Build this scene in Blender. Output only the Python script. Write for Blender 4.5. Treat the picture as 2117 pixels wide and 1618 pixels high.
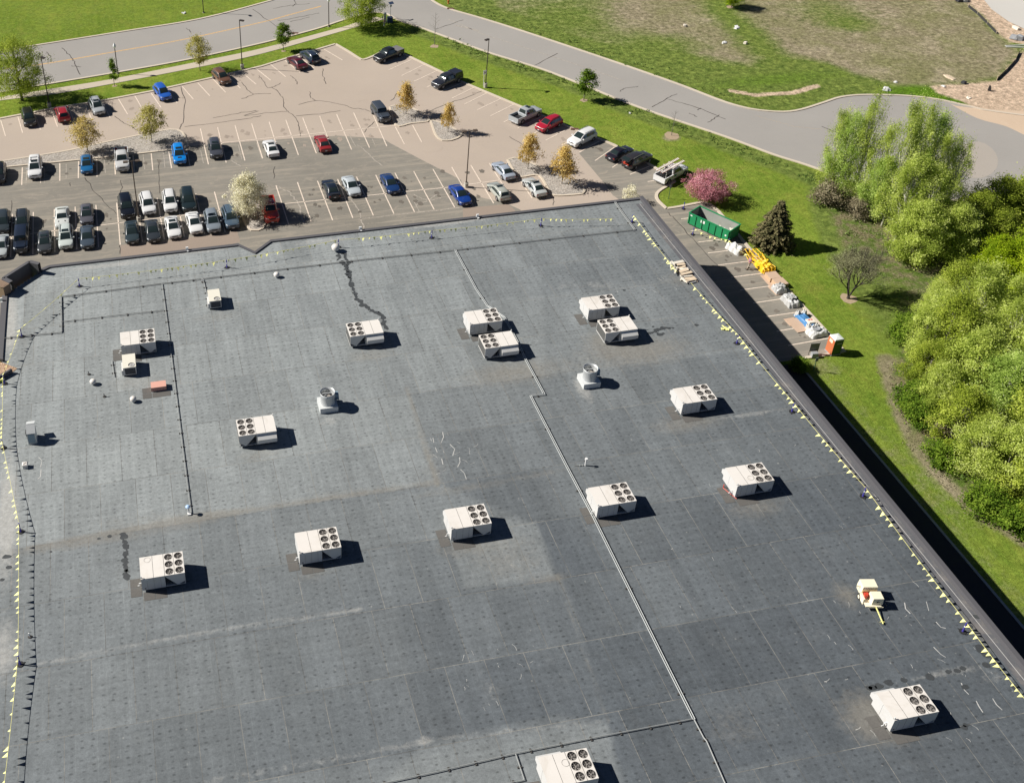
import bpy, math, random
import numpy as np
from mathutils import Vector, Matrix, Euler

sc = bpy.context.scene
for o in list(bpy.data.objects): bpy.data.objects.remove(o)
COL = sc.collection

# ------------------------------------------------------------------ camera
PW, PH = 2117.0, 1618.0
CF, CCX, CCY = 2308.5, 711.0, 565.4          # focal length and principal point, in photo pixels
CAM_H = 80.0
PITCH, ROLL, YAW = 0.61136, -0.00523, 0.19937
_f = Vector((math.cos(PITCH)*math.sin(YAW), math.cos(PITCH)*math.cos(YAW), -math.sin(PITCH)))
_r0 = Vector((math.cos(YAW), -math.sin(YAW), 0)); _u0 = _r0.cross(_f)
_r = math.cos(ROLL)*_r0 + math.sin(ROLL)*_u0
_u = -math.sin(ROLL)*_r0 + math.cos(ROLL)*_u0
cam_d = bpy.data.cameras.new('camera')
cam = bpy.data.objects.new('camera', cam_d); COL.objects.link(cam)
cam.matrix_world = Matrix(((_r.x, _u.x, -_f.x, 0), (_r.y, _u.y, -_f.y, 0), (_r.z, _u.z, -_f.z, CAM_H), (0, 0, 0, 1)))
cam_d.sensor_fit = 'HORIZONTAL'; cam_d.sensor_width = 36.0
cam_d.lens = CF/PW*36.0
cam_d.shift_x = (PW/2-CCX)/PW
cam_d.shift_y = (CCY-PH/2)/PW
cam_d.clip_start = 1.0; cam_d.clip_end = 6000
sc.camera = cam

# ------------------------------------------------------------------ world, sun, exposure
SUN_AZ, SUN_EL = math.radians(289.5), math.radians(39.2)   # azimuth clockwise from +Y
world = bpy.data.worlds.new("World"); sc.world = world; world.use_nodes = True
wn = world.node_tree; bgn = wn.nodes['Background']
skyt = wn.nodes.new('ShaderNodeTexSky'); skyt.sky_type = 'NISHITA'; skyt.sun_disc = False
skyt.sun_elevation = SUN_EL; skyt.sun_rotation = SUN_AZ; skyt.air_density = 0.35; skyt.dust_density = 0.1; skyt.ozone_density = 1.5
wn.links.new(skyt.outputs[0], bgn.inputs[0]); bgn.inputs[1].default_value = 0.05
sd = bpy.data.lights.new('sun', 'SUN'); sd.energy = 5.0; sd.angle = math.radians(0.5); sd.color = (1.0, 0.955, 0.89)
so = bpy.data.objects.new('sun', sd); COL.objects.link(so)
ld = Vector((-math.sin(SUN_AZ)*math.cos(SUN_EL), -math.cos(SUN_AZ)*math.cos(SUN_EL), -math.sin(SUN_EL)))
so.rotation_euler = ld.to_track_quat('-Z', 'Y').to_euler(); so.location = (-60, 60, 120)
sc.view_settings.view_transform = 'Standard'; sc.view_settings.look = 'None'
sc.view_settings.gamma = 1; sc.view_settings.exposure = 0.52
sc.render.engine = 'CYCLES'
sc.cycles.transparent_max_bounces = 8; sc.cycles.max_bounces = 6

# ------------------------------------------------------------------ helpers
def G(x, y, z=0.0):
    """surveyed point: where the sight line through photo point (x, y) meets height z"""
    d = _f + _r*((x-CCX)/CF) - _u*((y-CCY)/CF)
    t = (z-CAM_H)/d.z
    return Vector((d.x*t, d.y*t, z))
def PX(p):
    d = Vector(p)-Vector((0, 0, CAM_H)); k = CF/d.dot(_f)
    return (CCX+k*d.dot(_r), CCY-k*d.dot(_u))
def height_at(base, toppx):
    lo, best = 0, (1e9, 1)
    for i in range(1, 500):
        z = i*0.05; q = PX((base.x, base.y, z)); e = abs(q[1]-toppx[1])
        if e < best[0]: best = (e, z)
    return best[1]

ZR = 9.0       # roof membrane height

def tag(o, label=None, cat=None, group=None, kind=None):
    if label: o['label'] = label
    if cat: o['category'] = cat
    if group: o['group'] = group
    if kind: o['kind'] = kind
    return o
def thing(name, label, cat, loc=(0, 0, 0), rz=0.0, group=None):
    o = bpy.data.objects.new(name, None); COL.objects.link(o)
    o.location = loc; o.rotation_euler = (0, 0, rz); o.empty_display_size = 0.2
    return tag(o, label, cat, group)
def link(name, me, parent=None, loc=(0, 0, 0), rz=0.0):
    o = bpy.data.objects.new(name, me); COL.objects.link(o)
    o.location = loc; o.rotation_euler = (0, 0, rz)
    if parent: o.parent = parent
    return o
KIDS = {}
def children(o): return [c for c in o.children]
def dup(root, loc, rz, label=None, group=None, scale=None):
    r = root.copy(); COL.objects.link(r); r.location = loc; r.rotation_euler = (0, 0, rz)
    if label: r['label'] = label
    if group: r['group'] = group
    if scale: r.scale = scale
    for ch in children(root):
        c = ch.copy(); COL.objects.link(c); c.parent = r
        for g in children(ch):
            d = g.copy(); COL.objects.link(d); d.parent = c
    return r

class MB:
    def __init__(s): s.v = []; s.f = []; s.m = []
    def add(s, vs, fs, mi=0):
        n = len(s.v); s.v += [tuple(v) for v in vs]
        for f in fs: s.f.append(tuple(i+n for i in f)); s.m.append(mi)
        return s
    def box(s, c, size, mi=0, rz=0.0, top=1.0, ry=0.0, rx=0.0):
        sx, sy, sz = size[0]/2, size[1]/2, size[2]/2
        vs = [Vector((x*(top if z > 0 else 1), y*(top if z > 0 else 1), z)) for z in (-sz, sz) for x, y in ((-sx, -sy), (sx, -sy), (sx, sy), (-sx, sy))]
        M = Euler((rx, ry, rz)).to_matrix(); c = Vector(c)
        return s.add([M@v+c for v in vs], [(0, 3, 2, 1), (4, 5, 6, 7), (0, 1, 5, 4), (1, 2, 6, 5), (2, 3, 7, 6), (3, 0, 4, 7)], mi)
    def cyl(s, a, b, ra, rb=None, n=16, mi=0, caps=True):
        rb = ra if rb is None else rb
        a, b = Vector(a), Vector(b); d = (b-a).normalized()
        x = d.orthogonal().normalized(); y = d.cross(x)
        vs = [p+(x*math.cos(2*math.pi*i/n)+y*math.sin(2*math.pi*i/n))*r for p, r in ((a, ra), (b, rb)) for i in range(n)]
        fs = [(i, (i+1) % n, n+(i+1) % n, n+i) for i in range(n)]
        if caps: fs += [tuple(range(n))[::-1], tuple(range(n, 2*n))]
        return s.add(vs, fs, mi)
    def tube(s, pts, r, n=6, mi=0):
        for a, b in zip(pts[:-1], pts[1:]):
            s.cyl(a, b, r, r, n, mi)
        return s
    def lathe(s, prof, n=20, mi=0, c=(0, 0, 0)):
        k = len(prof)
        vs = [(c[0]+r*math.cos(2*math.pi*i/n), c[1]+r*math.sin(2*math.pi*i/n), c[2]+z) for r, z in prof for i in range(n)]
        fs = [(j*n+i, j*n+(i+1) % n, (j+1)*n+(i+1) % n, (j+1)*n+i) for j in range(k-1) for i in range(n)]
        return s.add(vs, fs, mi)
    def prism(s, pts, z0, z1, mi=0, side=None):
        n = len(pts); side = mi if side is None else side
        a = sum(pts[i][0]*pts[(i+1) % n][1]-pts[(i+1) % n][0]*pts[i][1] for i in range(n))
        if a < 0: pts = pts[::-1]
        s.add([(p[0], p[1], z1) for p in pts], [tuple(range(n))], mi)
        s.add([(p[0], p[1], z) for z in (z0, z1) for p in pts], [(i, (i+1) % n, n+(i+1) % n, n+i) for i in range(n)], side)
        return s
    def sheet(s, pts, z, mi=0):
        n = len(pts)
        a = sum(pts[i][0]*pts[(i+1) % n][1]-pts[(i+1) % n][0]*pts[i][1] for i in range(n))
        if a < 0: pts = pts[::-1]
        return s.add([(p[0], p[1], z) for p in pts], [tuple(range(n))], mi)
    def ribbon(s, pts, w, z, mi=0, z0=None, jit=0.0, rnd=None):
        """flat strip along a polyline; with z0 also side faces (a raised kerb)"""
        P = [Vector((p[0], p[1], 0)) for p in pts]; L = []; R = []
        for i, p in enumerate(P):
            d = (P[min(i+1, len(P)-1)]-P[max(i-1, 0)]); d.z = 0
            d = d.normalized() if d.length > 0 else Vector((1, 0, 0))
            nrm = Vector((-d.y, d.x, 0)); ww = w/2*(1+(rnd.uniform(-jit, jit) if rnd else 0))
            L.append(p+nrm*ww); R.append(p-nrm*ww)
        n = len(P)
        vs = [(p.x, p.y, z) for p in L]+[(p.x, p.y, z) for p in R]
        s.add(vs, [(n+i, n+i+1, i+1, i) for i in range(n-1)], mi)
        if z0 is not None:
            for A, fl in ((L, 0), (R, 1)):
                vs = [(p.x, p.y, z0) for p in A]+[(p.x, p.y, z) for p in A]
                s.add(vs, [((i, i+1, n+i+1, n+i) if fl else (i+1, i, n+i, n+i+1)) for i in range(n-1)], mi)
        return s
    def mesh(s, name, mats, smooth=False):
        me = bpy.data.meshes.new(name)
        me.from_pydata(s.v, [], s.f); me.validate(clean_customdata=False)
        for m in mats: me.materials.append(m)
        if len(mats) > 1 and len(me.polygons) == len(s.m): me.polygons.foreach_set('material_index', s.m)
        if smooth: me.polygons.foreach_set('use_smooth', [True]*len(me.polygons))
        me.update(); return me
    def build(s, name, mats, parent=None, loc=(0, 0, 0), rz=0.0, smooth=False):
        if not isinstance(mats, (list, tuple)): mats = [mats]
        return link(name, s.mesh(name, mats, smooth), parent, loc, rz)

def fillet(pts, step=1.0):
    """Catmull-Rom smoothing of a world polyline"""
    P = [Vector((p[0], p[1])) for p in pts]; out = []
    for i in range(len(P)-1):
        p0, p1, p2, p3 = P[max(i-1, 0)], P[i], P[i+1], P[min(i+2, len(P)-1)]
        k = max(1, int((p2-p1).length/step))
        for j in range(k):
            t = j/k
            out.append(0.5*((2*p1)+(p2-p0)*t+(2*p0-5*p1+4*p2-p3)*t*t+(3*p1-p0-3*p2+p3)*t**3))
    out.append(P[-1]); return [(p.x, p.y) for p in out]
def gl(pts, z=0): return [tuple(G(x, y, z))[:2] for x, y in pts]

# ------------------------------------------------------------------ materials
MAT = {}
class NT:
    def __init__(s, name):
        s.m = bpy.data.materials.new(name); s.m.use_nodes = True; s.t = s.m.node_tree
        s.b = s.t.nodes['Principled BSDF']; MAT[name] = s.m
        s.tc = s.t.nodes.new('ShaderNodeTexCoord'); s.gp = s.t.nodes.new('ShaderNodeNewGeometry')
    def n(s, typ, **kw):
        nd = s.t.nodes.new(typ)
        for k, v in kw.items():
            if k == 'ins':
                for kk, vv in v.items():
                    if isinstance(vv, bpy.types.NodeSocket): s.t.links.new(vv, nd.inputs[kk])
                    else: nd.inputs[kk].default_value = vv
            else: setattr(nd, k, v)
        return nd
    def l(s, a, b): s.t.links.new(a, b)
    def obj(s): return s.tc.outputs['Object']
    def map(s, vec, scale=(1, 1, 1), rot=(0, 0, 0), loc=(0, 0, 0)):
        return s.n('ShaderNodeMapping', ins={'Vector': vec, 'Scale': scale, 'Rotation': rot, 'Location': loc}).outputs[0]
    def noise(s, scale, detail=4, rough=.55, vec=None, dist=0.0):
        return s.n('ShaderNodeTexNoise', ins={'Vector': vec or s.obj(), 'Scale': scale, 'Detail': detail, 'Roughness': rough, 'Distortion': dist}).outputs[0]
    def ramp(s, fac, stops, interp='LINEAR'):
        r = s.n('ShaderNodeValToRGB', ins={'Fac': fac}); e = r.color_ramp; e.interpolation = interp
        while len(e.elements) < len(stops): e.elements.new(.5)
        for el, (p, c) in zip(e.elements, stops):
            el.position = p; el.color = (c, c, c, 1) if not isinstance(c, (tuple, list)) else (*c, 1)
        return r.outputs[0]
    def mix(s, fac, a, b, mode='MIX'):
        m = s.n('ShaderNodeMix', data_type='RGBA', blend_type=mode)
        for i, v in ((0, fac), (6, a), (7, b)):
            if isinstance(v, bpy.types.NodeSocket): s.l(v, m.inputs[i])
            else: m.inputs[i].default_value = v if i == 0 else (*v, 1)
        return m.outputs[2]
    def math(s, op, a, b=0.0, c=None):
        m = s.n('ShaderNodeMath', operation=op)
        for i, v in enumerate((a, b, c)):
            if v is None: continue
            if isinstance(v, bpy.types.NodeSocket): s.l(v, m.inputs[i])
            else: m.inputs[i].default_value = v
        return m.outputs[0]
    def attr(s, name): return s.n('ShaderNodeAttribute', attribute_name=name).outputs['Fac']
    def bump(s, h, strength=.3, dist=.05):
        b = s.n('ShaderNodeBump', ins={'Height': h, 'Strength': strength, 'Distance': dist}); s.l(b.outputs[0], s.b.inputs['Normal'])
    def out(s, col, rough=.7, metal=0.0, spec=None):
        if isinstance(col, bpy.types.NodeSocket): s.l(col, s.b.inputs['Base Color'])
        else: s.b.inputs['Base Color'].default_value = (*col, 1)
        if isinstance(rough, bpy.types.NodeSocket): s.l(rough, s.b.inputs['Roughness'])
        else: s.b.inputs['Roughness'].default_value = rough
        s.b.inputs['Metallic'].default_value = metal
        if spec is not None: s.b.inputs['Specular IOR Level'].default_value = spec
        return s.m

def simple(name, col, rough=.6, metal=0.0, var=.12, scale=3.0, spec=None, dirt=None):
    t = NT(name); t.obj = lambda: t.gp.outputs['Position']
    a = tuple(c*(1-var) for c in col); b = tuple(min(1, c*(1+var)) for c in col)
    c = t.mix(t.noise(scale, 5, .6), a, b)
    if dirt: c = t.mix(t.ramp(t.noise(scale*.35, 6, .7, dist=.8), [(.5, 0), (.75, .7)]), c, dirt)
    return t.out(c, rough, metal, spec)
# ---- surface materials
def m_pavement(name, base, var, streak=0.0, stain=None, speck=.5, mott=(1.0,)*3, rough=.9):
    t = NT(name); o = t.obj()
    big = t.noise(.06, 5, .55); mid = t.noise(.5, 6, .65); fine = t.noise(9, 3, .7)
    c = t.mix(t.ramp(big, [(.3, 0), (.7, 1)]), tuple(x*(1-var) for x in base), tuple(x*(1+var) for x in base))
    c = t.mix(t.ramp(mid, [(.35, 0), (.65, .35)]), c, tuple(b*m for b, m in zip(base, mott)))
    if streak:
        s = t.noise(1.0, 6, .7, vec=t.map(o, (.05, 1.1, 1)), dist=.6)
        c = t.mix(t.math('MULTIPLY', t.ramp(s, [(.5, 0), (.68, 1)]), streak), c, (.33, .29, .235))
        s2 = t.noise(1.0, 6, .75, vec=t.map(o, (.4, .8, 1), loc=(9, 2, 0)), dist=1.2)
        c = t.mix(t.math('MULTIPLY', t.ramp(s2, [(.53, 0), (.66, 1)]), streak*.9), c, (.30, .265, .215))
    if stain: c = t.mix(t.ramp(t.noise(.25, 7, .75, dist=.5), [(.6, 0), (.8, .5)]), c, stain)
    v = t.ramp(fine, [(.2, 1-.16*speck), (.8, 1+.16*speck)])
    c = t.mix(1.0, c, v, 'MULTIPLY')
    t.bump(fine, .25, .02)
    return t.out(c, rough, spec=.25)
m_pavement('asphalt_tan', (.395, .332, .275), .06, stain=(.29, .24, .2), mott=(1.05, 1.04, 1.0))
m_pavement('asphalt_tan_new', (.275, .222, .180), .06, stain=(.29, .24, .2))
m_pavement('asphalt_grey', (.222, .205, .174), .13, streak=.85, mott=(.72, .74, .74))
m_pavement('asphalt_worn', (.350, .315, .275), .06, stain=(.3, .27, .24), mott=(1.04, 1.02, 1.0))
m_pavement('asphalt_road', (.300, .284, .262), .07, stain=(.235, .222, .2), mott=(1.04, 1.02, 1.0))
m_pavement('concrete_kerb', (.54, .47, .375), .10, stain=(.3, .27, .2), speck=.9)
m_pavement('concrete_walk', (.47, .41, .325), .06, speck=.6)
m_pavement('concrete_pad', (.50, .48, .44), .06, stain=(.38, .4, .4), speck=.4)
m_pavement('sand', (.52, .40, .29), .08, stain=(.6, .5, .4), speck=.6)
m_pavement('oil_stain', (.150, .132, .110), .35)
m_pavement('oil_stain_tan', (.315, .262, .215), .12)
m_pavement('bitumen_crack', (.07, .062, .055), .2)

t = NT('gravel'); vo = t.n('ShaderNodeTexVoronoi', ins={'Vector': t.obj(), 'Scale': 6.5})
c = t.mix(t.n('ShaderNodeSeparateColor', ins={'Color': vo.outputs['Color']}).outputs[0], (.22, .20, .175), (.50, .46, .41))
c = t.mix(t.ramp(t.noise(.7, 5), [(.4, 0), (.7, .4)]), c, (.33, .29, .25))
t.bump(vo.outputs['Distance'], .8, .08); t.out(c, .95, spec=.2)
t = NT('river_pebbles'); vo = t.n('ShaderNodeTexVoronoi', ins={'Vector': t.obj(), 'Scale': 9})
c = t.mix(t.n('ShaderNodeSeparateColor', ins={'Color': vo.outputs['Color']}).outputs[0], (.2, .12, .07), (.6, .43, .3))
t.bump(vo.outputs['Distance'], .8, .05); t.out(c, .95, spec=.2)
t = NT('line_paint'); nz = t.noise(3, 6, .8)
c = t.mix(t.ramp(nz, [(.42, 0), (.7, 1)]), (.74, .63, .52), (.46, .38, .31)); t.out(c, .8)
t = NT('line_paint_faded'); c = t.mix(t.ramp(t.noise(3, 6, .8), [(.4, 0), (.6, 1)]), (.42, .38, .32), (.24, .21, .18)); t.out(c, .85)
t = NT('line_yellow'); c = t.mix(t.ramp(t.noise(2.5, 6, .8), [(.42, 0), (.65, 1)]), (.72, .42, .13), (.46, .33, .19)); t.out(c, .8)

# grass and field: the mix weights are painted on the ground mesh (where the growth is dry, bare or lush)
t = NT('ground_cover'); o = t.obj()
n1 = t.noise(.09, 6, .6); n2 = t.noise(.6, 6, .65); n3 = t.noise(4.0, 5, .75); nf = t.noise(22, 2, .8)
st = t.noise(1.0, 5, .6, vec=t.map(o, (1.1, .12, 1), rot=(0, 0, .25)), dist=.4)
lawn = t.mix(t.ramp(n1, [(.35, 0), (.65, 1)]), (.130, .204, .026), (.208, .276, .044))
lawn = t.mix(t.math('MULTIPLY', t.ramp(st, [(.4, 0), (.68, 1)]), .55), lawn, (.232, .272, .045))
lawn = t.mix(t.ramp(n2, [(.42, 0), (.72, .6)]), lawn, (.088, .156, .018))
lawn = t.mix(t.math('MULTIPLY', t.ramp(t.noise(.25, 7, .7, dist=.8), [(.52, 0), (.75, 1)]), .5), lawn, (.27, .25, .06))
rough_ = t.mix(t.ramp(n2, [(.3, 0), (.7, 1)]), (.085, .130, .028), (.19, .235, .055))
brown = t.mix(t.ramp(n2, [(.25, 0), (.75, 1)]), (.185, .165, .095), (.330, .280, .190))
brown = t.mix(t.ramp(n1, [(.38, 0), (.62, .75)]), brown, (.18, .185, .075))
brown = t.mix(t.ramp(t.noise(.16, 6, .7, dist=.7), [(.5, 0), (.72, .55)]), brown, (.44, .37, .27))
dirt = t.mix(t.ramp(n2, [(.2, 0), (.8, 1)]), (.46, .34, .24), (.58, .45, .33))
def wmask(name, lo=.35, hi=.65, amp=.55):
    a = t.attr(name)
    j = t.math('MULTIPLY', t.math('SUBTRACT', t.math('ADD', t.math('MULTIPLY', n2, .5), t.math('MULTIPLY', n3, .5)), .5), amp*2.2)
    return t.ramp(t.math('ADD', a, t.math('MULTIPLY', j, t.math('MINIMUM', t.math('MULTIPLY', a, 4), 1.0))), [(lo, 0), (hi, 1)])
c = t.mix(wmask('rough'), lawn, rough_)
c = t.mix(wmask('brown', .3, .7), c, brown)
c = t.mix(wmask('lush', .3, .7), c, (.10, .185, .018))
c = t.mix(wmask('dirt'), c, dirt)
c = t.mix(wmask('floor'), c, t.mix(t.ramp(n2, [(.42, 0), (.58, 1)]), t.mix(t.ramp(n3, [(.4, 0), (.6, 1)]), (.12, .11, .05), (.26, .22, .14)), (.10, .15, .03)))
amp = t.math('ADD', .55, t.math('MULTIPLY', t.attr('rough'), .45))
v = t.ramp(n3, [(.3, .60), (.7, 1.42)]); c = t.mix(.85, c, v, 'MULTIPLY'); c = t.mix(.8, c, t.ramp(t.noise(1.6, 5, .75), [(.35, .72), (.65, 1.28)]), 'MULTIPLY')
c = t.mix(t.math('MULTIPLY', t.attr('rough'), .9), c, t.ramp(t.noise(1.2, 6, .8, dist=.5), [(.34, .55), (.66, 1.5)]), 'MULTIPLY')
c = t.mix(.5, c, t.ramp(nf, [(.3, .75), (.7, 1.25)]), 'MULTIPLY')
t.bump(t.math('ADD', n3, t.math('MULTIPLY', nf, .5)), .9, .14); t.out(c, .95, spec=.0)

# roof membrane: 3.05 m sheets in 6 m courses, fastener dimples, wear masks and painted glare gradient from the mesh
t = NT('roof_membrane'); o = t.obj()
vec = t.map(o, (1, 1, 1), loc=(1.15, -.30, 0))
br = t.n('ShaderNodeTexBrick', offset=.36, ins={'Vector': vec, 'Scale': 1.0, 'Mortar Size': .022, 'Mortar Smooth': .3, 'Bias': 0.0, 'Brick Width': 3.05, 'Row Height': 6.0,
     'Color1': (.46, .46, .46, 1), 'Color2': (.54, .54, .54, 1), 'Mortar': (1, 1, 1, 1)})
big = t.noise(.05, 6, .6); mid = t.noise(.45, 7, .7, dist=.5); fine = t.noise(14, 4, .75)
xs = t.noise(1.0, 5, .65, vec=t.map(o, (.22, 2.2, 1)), dist=.3)
tone = t.attr('tone')
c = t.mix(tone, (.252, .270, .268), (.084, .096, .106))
c = t.mix(t.ramp(big, [(.4, 0), (.7, .15)]), c, (.152, .165, .170))
c = t.mix(.6, c, t.ramp(t.noise(1.0, 6, .7, vec=t.map(o, (.75, .13, 1)), dist=.3), [(.32, .80), (.68, 1.20)]), 'MULTIPLY')
c = t.mix(t.ramp(mid, [(.55, 0), (.85, .18)]), c, (.200, .198, .180))
c = t.mix(1.0, c, t.mix(1.0, br.outputs['Color'], (2.0, 2.0, 2.0), 'MULTIPLY'), 'MULTIPLY')
seam = t.math('MULTIPLY', br.outputs['Fac'], t.ramp(t.noise(.35, 5, .7), [(.38, 0), (.62, .85)]))
c = t.mix(t.ramp(br.outputs['Fac'], [(0, 0), (1, 1)]), c, t.mix(t.ramp(t.noise(.3, 5, .7), [(.4, 0), (.6, 1)]), (.085, .085, .08), (.235, .225, .20)))
br2 = t.n('ShaderNodeTexBrick', offset=.5, ins={'Vector': t.map(o, (1, 1, 1), loc=(.4, -.30, 0)), 'Scale': 1.0, 'Mortar Size': .03, 'Mortar Smooth': .6, 'Bias': 0.0, 'Brick Width': 1.525, 'Row Height': 12.0,
     'Color1': (.93, .93, .93, 1), 'Color2': (1.07, 1.07, 1.07, 1), 'Mortar': (1.22, 1.22, 1.2, 1)})
c = t.mix(t.ramp(t.noise(.22, 5, .75), [(.4, .1), (.62, .8)]), c, t.mix(1.0, c, br2.outputs['Color'], 'MULTIPLY'))
vs = t.n('ShaderNodeTexVoronoi', ins={'Vector': t.map(o, (1.3115, 2.1, 1)), 'Scale': 1.0, 'Randomness': .22})
dots = t.ramp(vs.outputs['Distance'], [(.10, 1), (.23, 0)])
dm = t.math('MULTIPLY', dots, t.ramp(t.noise(1.3, 4, .85), [(.34, .22), (.56, .95)]))
c = t.mix(1.0, c, t.ramp(dm, [(0, 1), (1, .56)]), 'MULTIPLY')
vs2 = t.n('ShaderNodeTexVoronoi', ins={'Vector': o, 'Scale': 1.35, 'Randomness': 1.0})
sp = t.math('MULTIPLY', t.ramp(vs2.outputs['Distance'], [(.05, 1), (.13, 0)]), t.ramp(t.noise(.9, 4, .85), [(.5, 0), (.66, .7)]))
c = t.mix(sp, c, (.33, .33, .31))
c = t.mix(.8, c, t.ramp(xs, [(.3, .88), (.7, 1.14)]), 'MULTIPLY')
jit = t.math('MULTIPLY', t.math('SUBTRACT', t.noise(1.6, 7, .8, dist=.6), .5), 1.6)
def rm(name, lo, hi):
    a = t.attr(name)
    return t.ramp(t.math('ADD', a, t.math('MULTIPLY', jit, t.math('MINIMUM', t.math('MULTIPLY', a, 3), 1))), [(lo, 0), (hi, 1)])
c = t.mix(t.math('MULTIPLY', rm('brown', .2, 1.1), .5), c, (.220, .200, .165))
c = t.mix(t.math('MULTIPLY', rm('white', .3, 1.1), .62), c, (.42, .41, .38))
c = t.mix(1.0, c, t.ramp(t.noise(3.2, 5, .85), [(.32, .80), (.68, 1.22)]), 'MULTIPLY'); c = t.mix(.75, c, t.ramp(fine, [(.2, .70), (.8, 1.30)]), 'MULTIPLY')
t.bump(t.math('ADD', t.math('MULTIPLY', br.outputs['Fac'], -.3), t.math('ADD', fine, t.math('MULTIPLY', dots, -1.0))), .22, .03)
t.out(c, t.ramp(mid, [(.3, .68), (.7, .85)]), spec=.2)
t = NT('wet_stain'); t.out(t.mix(t.noise(2.5, 5, .7), (.026, .030, .034), (.075, .08, .08)), .55)
t = NT('tar_patch'); t.out(t.mix(t.noise(6), (.035, .037, .04), (.06, .06, .06)), .75)
t = NT('chalk_scuff'); t.out(t.mix(t.noise(6), (.38, .38, .36), (.55, .54, .51)), .9)
simple('walk_pad', (.105, .100, .092), .95, var=.2, scale=6)
simple('coping_metal', (.088, .086, .092), .65, metal=.0, var=.08)
simple('roof_edge_grey', (.098, .100, .108), .8, var=.22, scale=1.2, dirt=(.26, .23, .2))
simple('wall_brick', (.30, .22, .17), .85)
simple('dark_void', (.012, .012, .013), .9)
simple('louver_brown', (.22, .15, .10), .7)
simple('hvac_white', (.68, .645, .595), .5, var=.05, scale=1.5, spec=.4, dirt=(.52, .47, .40))
simple('hvac_side', (.56, .555, .535), .5, var=.04, scale=2, dirt=(.5, .47, .42))
simple('hvac_line', (.10, .095, .09), .7)
simple('hvac_yellowed', (.68, .65, .55), .5, var=.03)
simple('coil_dark', (.022, .023, .025), .8)
simple('coil_fins', (.085, .085, .08), .7, var=.1, scale=8)
simple('fan_blade', (.26, .24, .22), .5)
simple('galvanised', (.50, .515, .51), .42, metal=.35, var=.1)
simple('galv_paint', (.56, .575, .565), .5, var=.05)
simple('motor_blue', (.20, .28, .33), .5)  # sky-lit blue cast of the motor covers painted into the grey
simple('pipe_grey', (.27, .28, .27), .5, var=.08)
simple('pipe_pale', (.40, .42, .41), .5)
simple('pipe_dark', (.20, .20, .19), .6)
simple('block_dark', (.055, .05, .045), .9)
simple('pvc_white', (.72, .72, .70), .5)
simple('coral', (.62, .33, .26), .7, var=.06)
simple('rubber', (.018, .018, .018), .85)
simple('stanchion_blue', (.055, .045, .30), .5)
simple('blue_pale', (.38, .55, .78), .5)
simple('pennant_yellow', (.88, .86, .32), .7, var=.15)
simple('rope_yellow', (.72, .68, .25), .8)
simple('cream', (.80, .74, .55), .5, var=.03)
simple('cream_shade', (.55, .40, .20), .6)
simple('red_part', (.55, .06, .03), .5)
simple('lumber', (.62, .50, .36), .8, var=.22, scale=2.0)
simple('lumber_pale', (.70, .64, .54), .8, var=.15, scale=2.0)
simple('plastic_film', (.42, .42, .41), .4, var=.1)
simple('pole_dark', (.045, .035, .030), .45)
simple('pole_brown', (.10, .075, .055), .5)
simple('concrete_base', (.50, .47, .40), .85, dirt=(.3, .28, .24))
simple('globe_white', (.85, .87, .85), .3)
simple('dumpster_green', (.010, .235, .085), .55, var=.15, scale=1.5, dirt=(.03, .2, .10))
simple('dumpster_inner', (.30, .31, .28), .75, var=.2, scale=.8, dirt=(.2, .15, .1))
simple('chute_yellow', (.80, .50, .015), .5, var=.06)
simple('tarp_white', (.60, .60, .58), .6, var=.08)
simple('tarp_grey', (.30, .31, .32), .5, var=.2, scale=3)
simple('tarp_black', (.035, .035, .038), .5)
simple('tarp_blue', (.06, .20, .42), .5, var=.15)
simple('plywood', (.50, .36, .26), .8, var=.08, scale=1)
simple('cardboard', (.52, .36, .20), .85, var=.12)
simple('toilet_orange', (.52, .155, .06), .55, var=.05)
simple('toilet_green', (.035, .095, .028), .6)
simple('toilet_roof', (.66, .70, .66), .5)
simple('steel_sheet', (.16, .155, .155), .55)
simple('sign_white', (.80, .80, .76), .6)
simple('sign_grey', (.17, .18, .20), .6)
simple('sign_green', (.02, .22, .08), .6)
simple('post_green', (.035, .10, .05), .5)
simple('cabinet_blue', (.035, .06, .12), .6)
simple('grate_rust', (.14, .06, .04), .8)
simple('orange_paint', (.65, .16, .03), .6)
simple('bark_grey', (.16, .145, .12), .9, var=.25, scale=6)
simple('bark_pale', (.50, .48, .40), .85, var=.3, scale=4)
simple('bark_dark', (.055, .045, .038), .9)
simple('mulch', (.34, .26, .17), .95, var=.3, scale=4)
simple('skin', (.50, .31, .22), .6)
simple('shirt_pink', (.34, .16, .23), .8, var=.5, scale=12)
simple('trousers_tan', (.33, .28, .22), .85)
simple('hair_brown', (.045, .03, .02), .8)
simple('boot', (.05, .04, .035), .7)

def leafmat(name, a, b, c=None, trans=.35, shadow_c=None):
    t = NT(name)
    k = t.n('ShaderNodeAttribute', attribute_name='tint').outputs['Fac']
    col = t.ramp(k, [(0.0, a), (.6, b), (1.0, c or b)])
    t.out(col, .7, spec=.05)
    tr = t.n('ShaderNodeBsdfTranslucent'); t.l(col, tr.inputs[0])
    mx = t.n('ShaderNodeMixShader', ins={0: trans}); t.l(t.b.outputs[0], mx.inputs[1]); t.l(tr.outputs[0], mx.inputs[2])
    o = t.t.nodes['Material Output']; t.l(mx.outputs[0], o.inputs['Surface'])
    return t.m
leafmat('leaf_aspen', (.23, .31, .045), (.52, .61, .12), (.76, .83, .30), trans=.48)
leafmat('leaf_silver', (.20, .30, .05), (.46, .60, .13), (.74, .84, .32), trans=.48)
leafmat('leaf_lime', (.15, .25, .01), (.34, .45, .015), (.50, .58, .04), trans=.42)
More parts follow.
